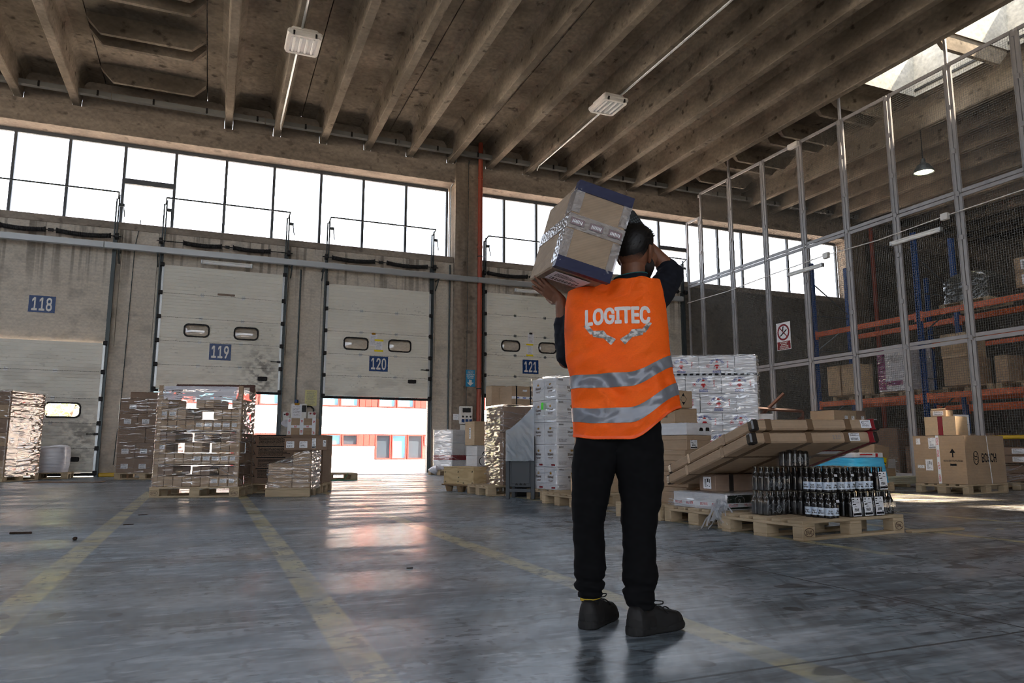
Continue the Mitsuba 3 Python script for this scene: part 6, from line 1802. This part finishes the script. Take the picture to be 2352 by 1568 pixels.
pol = v * hair_edge(u)
r3 = np.stack([np.sin(pol) * np.sin(u), np.sin(pol) * np.cos(u), np.cos(pol)], -1)
nz = meshkit.fbm(r3 * [38, 38, 16], 3, 2) - 0.5
thick = 0.015 * (1 - np.clip((v - 0.45) / 0.55, 0, 1) ** 1.5 * 0.93) + 0.007 * nz * (1 - v * 0.7)
q = np.stack([r3[..., 0] * (0.073 + thick), -0.008 + r3[..., 1] * (0.093 + thick), 0.018 + r3[..., 2] * (0.098 + thick * 1.3)], -1)
q = HC + q[..., :1] * hx + q[..., 1:2] * hy + q[..., 2:] * hz
obj('hair', MB().grid(q), 'm_hair', man, smooth=True, M=MM_)
v2 = np.linspace(0, 1, 16)[:, None]
pol2 = hair_edge(u[:16]) * (0.80 + 0.20 * v2) + v2 * 0.34 * np.clip(-np.cos(u[:16]) + 0.35, 0, 1)
r4 = np.stack([np.sin(pol2) * np.sin(u[:16]), np.sin(pol2) * np.cos(u[:16]), np.cos(pol2)], -1)
q4 = np.stack([r4[..., 0] * 0.0742, -0.008 + r4[..., 1] * 0.0942, 0.018 + r4[..., 2] * 0.0992], -1)
q4 = HC + q4[..., :1] * hx + q4[..., 1:2] * hy + q4[..., 2:] * hz
obj('hair_fade', MB().grid(q4), 'm_fade', man, smooth=True, M=MM_)
_hzw = PX * hz[0] + PY * hz[1] + np.array([0, 0, hz[2]])
_h0 = float(_hzw @ (PO + PX * HC[0] + PY * HC[1] + np.array([0, 0, HC[2]])))


def fade_fn(p, n, uv):
    t_ = float(_hzw[0]) * p.x + float(_hzw[1]) * p.y + float(_hzw[2]) * p.z - _h0
    k_ = smoothstep(-0.052, -0.005, t_ + 0.016 * (noise(p.x * 420, p.y * 420, p.z * 420) - 0.5))
    return mix(mix(lin('#68432f'), lin('#7d543f'), fbm(p.x * 40, p.y * 40, p.z * 40, 3)), lin('#120e0c'), k_)


mat('m_fade', mikit.proc(fade_fn), 0.6, spec=0.3)
mb = MB()
rh = np.random.default_rng(5)
for i in range(1500):
    pu, pv = rh.uniform(0, 2 * np.pi), rh.uniform(0, 0.8)
    pp_ = pv * hair_edge(np.array(pu))
    d0 = np.array([math.sin(pp_) * math.sin(pu), math.sin(pp_) * math.cos(pu), math.cos(pp_)])
    a = HC + hx * d0[0] * 0.083 + hy * (d0[1] * 0.103 - 0.008) + hz * (0.018 + d0[2] * 0.112)
    dn = hx * d0[0] + hy * d0[1] + hz * d0[2]
    tn = rh.normal(size=3) * 0.4 + hy * 0.5 + hz * 0.2
    b = a + (dn * 0.5 + tn * 0.7) * rh.uniform(0.007, 0.015)
    mb.cyl(a - dn * 0.004, b, 0.0016, 4, 0.0004)
obj('tuft', mb, 'm_hair', man, M=MM_, kind='stuff')
jaw = hull(hp(0.048, 0.020, -0.045, 0.031), hp(0, 0.074, -0.088, 0.024), hp(-0.048, 0.020, -0.045, 0.031), hp(0, 0.080, -0.058, 0.024), hp(0.056, 0.012, -0.02, 0.014), hp(-0.056, 0.012, -0.02, 0.014))
obj('beard', smooth_mesh(jaw, 0.008, 4), 'm_beard', man, smooth=True, M=MM_)

# dark sweater: trunk, sleeves, collar
def cloth(man_, edge, it, amp, freq, seed):
    m = smooth_mesh(man_, edge, it)
    v = np.array(m.vertices)
    nrm = np.array(m.vertex_normals)
    n1 = meshkit.fbm(v * freq + seed, 3, seed) - 0.5
    m.vertices = v + nrm * (n1 * amp)[:, None]
    return m


sw = [hull((-0.085, 0, 0.86, 0.100), (0.085, 0, 0.86, 0.100), (-0.085, 0, 0.97, 0.095), (0.092, 0, 0.97, 0.095)), hull((-0.085, 0, 0.97, 0.095), (0.092, 0, 0.97, 0.095), (-0.105, 0.01, 1.18, 0.096), (0.115, 0.01, 1.18, 0.096)),
      hull((-0.105, 0.01, 1.18, 0.096), (0.115, 0.01, 1.18, 0.096), (-0.145, 0.01, 1.290, 0.062), (0.155, 0.01, 1.322, 0.062)),
      hull((-0.145, 0.01, 1.290, 0.062), (0.155, 0.01, 1.322, 0.062), (0.03, 0.005, 1.350, 0.060), (0.09, 0.005, 1.350, 0.060))]
sw += chain((-0.150, 0.015, 1.285, 0.060), (-0.196, 0.062, 1.10, 0.055), (-0.214, 0.062, 1.20, 0.046), (-0.220, 0.060, 1.245, 0.040))
sw += chain((0.160, 0.015, 1.315, 0.066), (0.215, 0.10, 1.40, 0.062), (0.258, 0.176, 1.472, 0.054), (0.232, 0.168, 1.502, 0.045))
obj('sweater', cloth(m3.Manifold.batch_boolean(sw, m3.OpType.Add), 0.009, 6, 0.016, np.array([22, 22, 34]), 3), 'm_sweater', man, smooth=True, M=MM_)
tt = np.linspace(0, 2 * np.pi, 48, endpoint=False)
col = [np.stack([0.062 + dx + r * 1.06 * np.cos(tt), 0.002 + dy + r * np.sin(tt), z + 0.012 * np.sin(tt) * 0 + 0.010 * np.cos(tt)], -1) for r, z, dx, dy in ((0.075, 1.355, 0, 0), (0.071, 1.395, 0.004, 0.004), (0.067, 1.425, 0.010, 0.008), (0.062, 1.426, 0.010, 0.008), (0.062, 1.37, 0.004, 0.004))]
ck = obj('collar', MB().grid(np.array(col), closed=True), 'm_sweater', man, smooth=True, M=MM_)
edge = [np.stack([0.072 + (0.0662 + 0.0022 * np.cos(a)) * 1.06 * np.cos(tt), 0.010 + (0.0662 + 0.0022 * np.cos(a)) * np.sin(tt), 1.4265 + 0.0022 * np.sin(a) + 0.010 * np.cos(tt)], -1) for a in np.linspace(0, 2 * np.pi, 7)]
obj('collar_edge', MB().grid(np.array(edge), closed=True), 'm_teal', ck, smooth=True, M=MM_)

# trousers: two lofted legs joined at the seat
def leg_loft(rows, y0, seed, top):
    z = np.array([r[0] for r in rows])
    zz = np.linspace(z.min(), z.max(), 150)
    o = np.argsort(z)
    f = lambda k: np.interp(zz, z[o], np.array([r[k] for r in rows])[o])
    L, R_, B = f(1), f(2), f(3)
    t = np.linspace(0, 2 * np.pi, 64, endpoint=False)
    c, a = (L + R_) / 2, (R_ - L) / 2
    ct, st = np.cos(t), np.sin(t)
    X = c[:, None] + a[:, None] * np.sign(ct) * np.abs(ct) ** 0.85
    Y = (y0(zz))[:, None] + B[:, None] * np.sign(st) * np.abs(st) ** 0.85
    Z = np.repeat(zz[:, None], 64, 1)
    low = np.clip((0.25 - zz) / 0.10, 0, 1)[:, None]
    w = (meshkit.fbm(np.stack([X * 9, Y * 9, Z * 26 + X * 8], -1) + seed, 3, seed) - 0.5) * (0.013 + 0.012 * low)
    n2 = 0.0035 * low * np.sin(Z * 170 + 2.5 * np.cos(t + seed) + 3 * X / 0.1)
    rad = w + n2
    X = X + rad * ct
    Y = Y + rad * st
    P = np.stack([X, Y, Z], -1)
    return P


LL = [(0.98, -0.160, 0.165, 0.105), (0.86, -0.160, 0.165, 0.112), (0.76, -0.164, 0.10, 0.116), (0.70, -0.176, 0.040, 0.112), (0.66, -0.184, 0.022, 0.108), (0.60, -0.186, -0.012, 0.100), (0.54, -0.186, -0.026, 0.092), (0.41, -0.184, -0.058, 0.078), (0.30, -0.182, -0.056, 0.072), (0.235, -0.181, -0.052, 0.072), (0.205, -0.179, -0.056, 0.068), (0.185, -0.172, -0.066, 0.058), (0.168, -0.182, -0.056, 0.064), (0.150, -0.178, -0.060, 0.062), (0.142, -0.168, -0.070, 0.055), (0.128, -0.172, -0.068, 0.056), (0.116, -0.166, -0.074, 0.050), (0.112, -0.150, -0.085, 0.040)]
RR = [(0.98, -0.150, 0.165, 0.100), (0.86, -0.160, 0.176, 0.112), (0.76, -0.08, 0.184, 0.116), (0.68, -0.030, 0.188, 0.112), (0.60, -0.004, 0.187, 0.102), (0.55, 0.004, 0.182, 0.094), (0.48, 0.010, 0.168, 0.085), (0.36, 0.016, 0.146, 0.074), (0.27, 0.014, 0.146, 0.072), (0.22, 0.009, 0.150, 0.074), (0.190, 0.011, 0.150, 0.070), (0.172, 0.024, 0.138, 0.060), (0.158, 0.016, 0.138, 0.062), (0.140, 0.020, 0.132, 0.058), (0.125, 0.018, 0.140, 0.060), (0.103, 0.028, 0.136, 0.052), (0.090, 0.040, 0.120, 0.042)]
tr = MB()
P = leg_loft(LL, lambda z: 0.0 + 0.03 * np.clip((0.45 - z) / 0.4, 0, 1), 1, 1)
tr.grid(P, closed=True)
P = leg_loft(RR, lambda z: 0.0 - 0.045 * np.clip((0.45 - z) / 0.4, 0, 1), 2, 1)
tr.grid(P, closed=True)
obj('trousers', tr, 'm_trousers', man, smooth=True, M=MM_)
for nm, cx, cy, z, rx in (('left', -0.118, 0.034, 0.110, 0.041), ('right', 0.079, -0.046, 0.088, 0.040)):
    sk_ = MB().grid(np.array([np.stack([cx + r * np.cos(tt), cy + r * 0.95 * np.sin(tt), np.full(48, zz)], -1) for r, zz in ((rx - 0.010, z - 0.055), (rx - 0.002, z + 0.02))]), closed=True)
    ok = obj('sock', sk_, 'm_black', man, smooth=True, M=MM_)
    obj('stripe', MB().grid(np.array([np.stack([cx + r * np.cos(tt), cy + r * 0.95 * np.sin(tt), zz + 0.005 * np.cos(tt)], -1) for r, zz in ((rx, z - 0.004), (rx, z + 0.009))]), closed=True), 'm_yellow', ok, smooth=True, M=MM_)


# shoes: sole, upper, heel counter, side panels, laces
from scipy.interpolate import PchipInterpolator


def curve(pts, n=14):
    pts = np.array(pts, float)
    k = np.linspace(0, 1, len(pts))
    return [tuple(q) for q in np.stack([PchipInterpolator(k, pts[:, i])(np.linspace(0, 1, n)) for i in range(3)], -1)]


def shoe(hx_, hy_, ang, seed):
    L, n, m = 0.280, 60, 34
    t = np.linspace(0, 1, n) ** 1.0
    t = 0.5 - 0.5 * np.cos(np.pi * t)
    hw = PchipInterpolator([0, 0.015, 0.05, 0.12, 0.3, 0.5, 0.72, 0.88, 0.97, 1.0], [0.001, 0.016, 0.030, 0.040, 0.038, 0.041, 0.049, 0.044, 0.026, 0.001])(t)
    hh = PchipInterpolator([0, 0.02, 0.06, 0.15, 0.30, 0.42, 0.55, 0.75, 0.9, 0.97, 1.0], [0.030, 0.060, 0.084, 0.090, 0.074, 0.080, 0.068, 0.056, 0.046, 0.032, 0.012])(t)
    cx = 0.007 * np.sin(t * np.pi)
    a = np.linspace(0, np.pi, m)
    X = hw[:, None] * np.sign(np.cos(a)) * np.abs(np.cos(a)) ** 0.55
    X = X * (1 - 0.14 * np.abs(np.sin(a)) ** 2)
    Z = 0.020 + hh[:, None] * np.abs(np.sin(a)) ** 0.7
    Y = np.repeat((t * L)[:, None], m, 1)
    w = (meshkit.fbm(np.stack([X * 30, Y * 26, Z * 34], -1) + seed, 3, seed) - 0.5) * 0.007
    up_ = np.stack([cx[:, None] + X * (1 + w * 5), Y, Z + w], -1)
    M = MM_ @ Mx(hx_, hy_, 0, -ang)
    s = obj('shoe', MB().grid(up_), 'm_shoe', man, smooth=True, M=M)
    off = 0.004
    th_ = np.linspace(0, 2 * np.pi, 90, endpoint=False)
    ty = 0.5 - 0.5 * np.cos(th_)
    wid = PchipInterpolator([0, 0.015, 0.05, 0.12, 0.3, 0.5, 0.72, 0.88, 0.97, 1.0], [0.0, 0.016, 0.030, 0.039, 0.036, 0.039, 0.049, 0.045, 0.028, 0.0])(ty) + off
    sx_ = 0.007 * np.sin(ty * np.pi) + np.where(th_ < np.pi, 1, -1) * wid * np.clip(np.abs(np.sin(th_)) * 4, 0, 1)
    sy_ = ty * (L + 2 * off) - off
    rows_ = [np.stack([sx_ * k, sy_ * (1 + (k - 1) * 0.3), np.full(90, z) + 0.012 * np.clip((ty - 0.82) / 0.18, 0, 1) ** 2 * (z < 0.02)], -1) for k, z in ((0.90, 0.001), (0.98, 0.004), (1.0, 0.010), (1.0, 0.020), (0.97, 0.028), (0.90, 0.032))]
    bot = rows_[0].copy()
    bot[:, 0] *= 0.02
    obj('sole', MB().grid(np.array([bot] + rows_), closed=True), 'm_sole', s, smooth=35, M=M)
    c0_ = np.array([0, 0.045, 0.02])
    obj('heel_counter', MB().grid((up_[0:20, :] - c0_) * [1.05, 1.05, 0.74] + c0_), 'm_sole', s, smooth=True, M=M)
    for side in (0, m - 11):
        obj('side_panel', MB().grid(up_[24:42, side:side + 11] * [1.04, 1.0, 1.0] + [0, 0, 0.0005]), 'm_sole', s, smooth=True, M=M)
    obj('toe_cap', MB().grid((up_[46:58] - [0, 0.2, 0.02]) * [1.03, 1.01, 0.9] + [0, 0.2, 0.02]), 'm_sole', s, smooth=True, M=M)
    la = MB()
    for i in range(5):
        y = 0.125 + 0.018 * i
        z = 0.021 + np.interp(y / L, t, hh)
        la.tube(curve([(-0.024, y, z - 0.010), (0.0, y + 0.006 * (-1) ** i, z + 0.003), (0.024, y + 0.008, z - 0.010)], 8), 0.0026, 6)
    z = 0.022 + np.interp(0.46, t, hh)
    la.tube(curve([(0, 0.125, z), (0.018, 0.130, z + 0.018), (0.034, 0.150, z + 0.016), (0.026, 0.158, z + 0.004), (0, 0.135, z)]), 0.0024, 6)
    la.tube(curve([(0, 0.125, z), (-0.018, 0.128, z + 0.014), (-0.032, 0.145, z + 0.008), (0, 0.135, z)]), 0.0024, 6)
    la.tube(curve([(0, 0.125, z), (0.03, 0.142, z - 0.006), (0.046, 0.166, z - 0.030)]), 0.0024, 6)
    obj('laces', la, 'm_black', s, M=M)


shoe(-0.138, -0.030, math.radians(20), 1)
shoe(0.034, -0.100, math.radians(46), 2)

# orange vest: lofted round the trunk, hem rising to the right, shoulders closing on the neck
VZ = [0.72, 0.80, 0.87, 0.92, 0.97, 1.01, 1.07, 1.12, 1.20, 1.30, 1.36, 1.42]
VL = [-0.176, -0.178, -0.182, -0.184, -0.186, -0.190, -0.206, -0.208, -0.210, -0.206, -0.194, -0.180]
VR = [0.222, 0.240, 0.262, 0.256, 0.246, 0.236, 0.228, 0.224, 0.221, 0.214, 0.205, 0.190]
VB = [0.138, 0.140, 0.142, 0.140, 0.138, 0.136, 0.132, 0.130, 0.126, 0.112, 0.092, 0.075]
VN = 2.6
sst = lambda a, b, x: np.clip((x - a) / (b - a), 0, 1) ** 2 * (3 - 2 * np.clip((x - a) / (b - a), 0, 1))
hem = lambda x: 0.742 + 0.012 * np.cos(x * 12) * 0 + 0.126 * sst(0.05, 0.27, x) + 0.010 * sst(-0.08, -0.18, x)
top_ = lambda x: 1.362 + 0.115 * (x + 0.19)


def wrinkle(x, z, back=1.0):
    q = np.stack([x * 7 + z * 4, z * 13 - x * 6, x * 0 + back * 3], -1)
    w = 0.034 * (meshkit.fbm(q, 3, 11) - 0.5)
    w += 0.012 * (meshkit.fbm(np.stack([x * 22 + z * 9, z * 30 - x * 17, x * 0 + back], -1), 2, 4) - 0.5)
    w += 0.015 * np.sin(z * 46 + x * 20 + 2 * np.sin(x * 17)) * np.exp(-((z - 0.955) / 0.075) ** 2) * np.exp(-((x + 0.06) / 0.16) ** 2)
    w += 0.010 * np.exp(-(((x - 0.165) + (z - 0.97) * 0.35) / 0.022) ** 2) * sst(1.12, 0.95, z)
    w -= 0.010 * np.exp(-(((x - 0.20) + (z - 0.97) * 0.45) / 0.020) ** 2) * sst(1.10, 0.93, z)
    w += 0.006 * np.sin(x * 60) * sst(1.24, 1.36, z)
    return w * back


def vest_half(z):
    L, R_, B = (np.interp(z, VZ, k) for k in (VL, VR, VB))
    return (L + R_) / 2, (R_ - L) / 2, B


def vest_back(x, z):
    """y of the vest's back at (x, z)"""
    c, a, b = vest_half(z)
    return 0.004 - b * np.maximum(1 - np.minimum(np.abs((x - c) / a), 0.999) ** VN, 0.0) ** (1 / VN) - wrinkle(x, z)


def vest_ring(t, off=0.0, n=160):
    ph = np.linspace(0, 2 * np.pi, n, endpoint=False)
    x = np.zeros(n)
    z = np.full(n, 0.75 + 0.6 * t)
    for _ in range(4):
        c, a, b = vest_half(z)
        x = c + (a + off) * np.sign(np.cos(ph)) * np.abs(np.cos(ph)) ** (2 / VN)
        z = hem(x) + t * (top_(x) - hem(x))
    c, a, b = vest_half(z)
    sn = np.sin(ph)
    y = 0.004 + (b + off) * np.sign(sn) * np.abs(sn) ** (2 / VN)
    w = wrinkle(x, z) * np.abs(sn) ** 0.5
    return np.stack([x, y + np.sign(sn) * w, z], -1)


rows = [vest_ring(0.0, -0.006)] + [vest_ring(t) for t in np.linspace(0, 1, 90)]
last = rows[-1]
neck = np.stack([0.064 + 0.080 * np.cos(np.linspace(0, 2 * np.pi, 160, endpoint=False)), 0.004 + 0.074 * np.sin(np.linspace(0, 2 * np.pi, 160, endpoint=False)), np.full(160, 1.402)], -1)
neck[:, 2] += 0.012 * np.cos(np.linspace(0, 2 * np.pi, 160, endpoint=False))
for k in np.linspace(0, 1, 14)[1:]:
    mid = last + (neck - last) * k
    mid[:, 2] = last[:, 2] + (neck[:, 2] - last[:, 2]) * np.sin(k * np.pi / 2) ** 0.8
    mid[:, 2] += 0.004 * np.sin(k * np.pi) * np.sin(mid[:, 0] * 70)
    rows.append(mid)
vk = obj('vest', MB().grid(np.array(rows), closed=True), 'm_vest', man, smooth=True, M=MM_)
for nm, t0, t1 in (('reflective_band', 0.100, 0.192), ('reflective_band', 0.320, 0.408)):
    obj(nm, MB().grid(np.array([vest_ring(t, 0.0022) for t in np.linspace(t0, t1, 12)]), closed=True), 'm_reflective', vk, smooth=True, M=MM_)
bind = np.array([vest_ring(0.004 + 0.016 * k, 0.002) for k in (0, 1)])
obj('hem_binding', MB().grid(bind, closed=True), 'm_vest_edge', vk, smooth=True, M=MM_)
mat('m_vest_edge', '#f4602a', 0.6)


def on_vest(v, f, cx, cz, slope=0.0, off=0.0012):
    """Lays flat print (x right, z up) on the back of the vest, after cutting it fine enough to follow the folds."""
    v3, f3 = trimesh.remesh.subdivide_to_size(np.asarray(v, float), np.asarray(f), 0.012)
    x = cx + v3[:, 0]
    z = cz + v3[:, 1] + slope * v3[:, 0]
    y = vest_back(x, z) - off - v3[:, 2]
    return np.stack([x, y, z], -1), f3


v, f = text('LOGITEC', 0.064, 0.0006, True, 1.0)
v[:, 0] *= 0.258 / (v[:, 0].max() - v[:, 0].min())
v[:, 1] += 0.004 * (1 - (v[:, 0] / 0.134) ** 2)
v0, f0 = v, f
lt_ = MB()
for dx_, dz_ in ((0, 0), (0.0022, 0), (-0.0022, 0), (0, 0.0022), (0, -0.0022), (0.0016, 0.0016), (-0.0016, -0.0016), (0.0016, -0.0016), (-0.0016, 0.0016)):
    lt_.add(*on_vest(v0, f0, 0.013 + dx_, 1.234 + dz_, 0.030))
obj('lettering', lt_, 'm_print_white', vk, M=MM_)
lg = MB()
for s in (-1, 1):
    for poly in ([(0.133, 0.030), (0.121, 0.033), (0.098, 0.004), (0.108, -0.004)], [(0.102, 0.001), (0.094, 0.006), (0.058, 0.004), (0.046, -0.012), (0.056, -0.022), (0.096, -0.014)], [(0.044, -0.014), (0.053, -0.025), (0.028, -0.050), (0.012, -0.032)]):
        pp2 = Polygon([(s * x, z) for x, z in poly]).buffer(0.003).simplify(0.0006)
        m = trimesh.creation.extrude_polygon(pp2, 0.0006, engine='earcut')
        lg.add(*on_vest(m.vertices, m.faces, 0.013, 1.170, 0.030))
obj('hands_emblem', lg, 'm_print_grey', vk, M=MM_)

# the carton on his shoulder
WB, DB, HB = 0.222, 0.550, 0.343
RB = np.array([[0.945, 0.224, 0.240], [-0.186, 0.967, -0.174], [-0.271, 0.120, 0.955]])
MBX = Mx(1.189, 2.453, 1.402, cols=RB.T) @ Mx(WB / 2, DB / 2, 0)
t = thing('carried_carton', 'taped brown carton with dark blue corner tape carried on the left shoulder of the man', 'box')
mb = MB().bevel(-WB / 2, WB / 2, -DB / 2, DB / 2, 0, HB, 0.006)
v, f = mb.mesh()
v, f = trimesh.remesh.subdivide_to_size(v, f, 0.022)
nn = meshkit.fbm(v * 9, 3, 4) - 0.5
v = v + (v - [0, 0, HB / 2]) / np.maximum(np.linalg.norm(v - [0, 0, HB / 2], axis=1, keepdims=True), 1e-6) * (nn * 0.008)[:, None]
obj('body', (v, f), 'm_card_ridged', t, M=MBX)


def ridged(p, n, uv):
    c = mix(lin('#907c67'), lin('#a18d77'), fbm(p.x * 12, p.y * 12, p.z * 12, 3))
    k = (-0.271 * p.x + 0.120 * p.y + 0.955 * p.z)
    return c * (0.90 + 0.20 * noise(0.0, 1.0, k * 210.0)) * (0.93 + 0.14 * fbm(p.x * 60, p.y * 60, p.z * 60, 2))


mat('m_card_ridged', mikit.proc(ridged), 0.7, spec=0.25)


def tape_strip(x0, x1, y0, y1, z0, z1, seed, amp=0.0018):
    """a wrinkled sheet of film hugging the carton: a thin subdivided box with creases"""
    v, f = MB().box(x0, x1, y0, y1, z0, z1).mesh()
    v, f = trimesh.remesh.subdivide_to_size(v, f, 0.006)
    n = meshkit.fbm(v * [90, 90, 120] + seed, 3, seed) - 0.5
    c = np.array([0, 0, HB / 2])
    out = np.sign(v - c) * (np.abs(v - c) > np.array([WB, DB, HB]) / 2 - 1e-4)
    return v + out * (n * amp * 2 + amp * 0.4)[:, None], f


e = 0.003
obj('clear_tape', tape_strip(-WB / 2 - e, WB / 2 + e, -DB / 2 - e, DB / 2 + e, HB * 0.455, HB * 0.62, 1), 'm_cleartape', t, smooth=35, M=MBX)
scene['m_cleartape'] = {'type': 'principledthin', 'base_color': rgb('#d9d6d6'), 'roughness': 0.12, 'spec_trans': 0.7, 'diff_trans': 0.6, 'eta': 1.5}
for sx in (-1, 1):
    for z0, z1 in ((0.02, HB * 0.44), (HB * 0.64, HB - 0.03)):
        x0 = sx * WB / 2
        obj('clear_tape', tape_strip(min(x0 + sx * e, x0 - sx * 0.030), max(x0 + sx * e, x0 - sx * 0.030), -DB / 2 - e * 0.8, -DB / 2 + 0.10, z0, z1, 3 + sx, 0.0025), 'm_cleartape', t, smooth=35, M=MBX)
for z0, z1 in ((-e, 0.042), (HB - 0.038, HB + e)):
    obj('blue_tape', tape_strip(-WB / 2 - e, WB / 2 + e, -DB / 2 - e * 1.2, -DB / 2 + 0.05, z0, z1, 7, 0.0006), 'm_bluetape', t, smooth=35, M=MBX)
mat('m_bluetape', '#10163c', 0.42, spec=0.25)
for sx, nm in ((0, 'middle'), (1, 'right'), (-1, 'left')):
    F = face(MBX, 'front', WB, DB, HB, e + 0.004) @ Mx(sx * 0.078, HB * (0.537 - 0.5), 0)
    m = trimesh.creation.extrude_polygon(sbox(-0.026, -0.013, 0.026, 0.013), 0.0006)
    cut = MB().box(-0.027, 0.027, -0.013, 0.013, 0, 0.0006)
    lk = obj('printed_patch', cut, 'm_maroon', t, M=F)
    ik = MB()
    for j in range(7):
        ik.prism([(-0.021 + 0.006 * j, -0.007 + 0.002 * (j % 3)), (-0.017 + 0.006 * j, -0.008), (-0.016 + 0.006 * j, 0.004 + 0.002 * (j % 2)), (-0.019 + 0.006 * j, 0.007)], 0.0006, 0.001)
    obj('print', ik, 'm_paper', lk, M=F)
mat('m_maroon', '#4a1420', 0.25)
F = face(MBX, 'bottom', WB, DB, HB, 0.0035) @ Mx(-0.01, 0.06, 0)
lk = obj('label', MB().box(-0.075, 0.075, -0.11, 0.11, 0, 0.001), 'm_paper', t, M=F)
ik = MB()
for i in range(16):
    ik.box(-0.06 + 0.0075 * i, -0.06 + 0.0075 * i + (0.002, 0.004)[i % 2], -0.09, -0.03, 0.001, 0.0016)
for i in range(4):
    ik.box(-0.06, 0.05 - 0.02 * i, 0.01 + 0.02 * i, 0.016 + 0.02 * i, 0.001, 0.0016)
obj('print', ik, 'm_ink', lk, M=F)

# scanner in his right hand
t = thing('scanner', 'black handheld scanner with keypad held in the raised right hand of the man', 'scanner')
ax_ = np.array([0.52, -0.10, -0.85])
ax_ /= np.linalg.norm(ax_)
nn_ = np.array([0.25, -0.93, 0.26])
nn_ -= ax_ * (ax_ @ nn_)
nn_ /= np.linalg.norm(nn_)
MS = MM_ @ Mx(0.096, 0.070, 1.685, cols=(np.cross(nn_, -ax_) * -1, ax_ * -1, nn_))
if np.linalg.det(MS[:3, :3]) < 0:
    MS[:3, 0] *= -1
obj('case', MB().prism(Polygon(rrect(0, 0, 0.052, 0.115, 0.018)), -0.012, 0.008), 'm_black', t, M=MS)
kk = MB()
for i in range(5):
    for j in range(4):
        kk.bevel(-0.019 + 0.0105 * j, -0.012 + 0.0105 * j, -0.040 + 0.0125 * i, -0.032 + 0.0125 * i, 0.008, 0.0105, 0.001)
obj('key', kk, 'm_track', t, M=MS, kind='stuff')
obj('key', MB().bevel(0.010, 0.020, -0.053, -0.045, 0.008, 0.011, 0.001), 'm_yellow', t, M=MS)
obj('screen', MB().box(-0.019, 0.019, 0.026, 0.050, 0.008, 0.009), 'm_dark', t, M=MS)
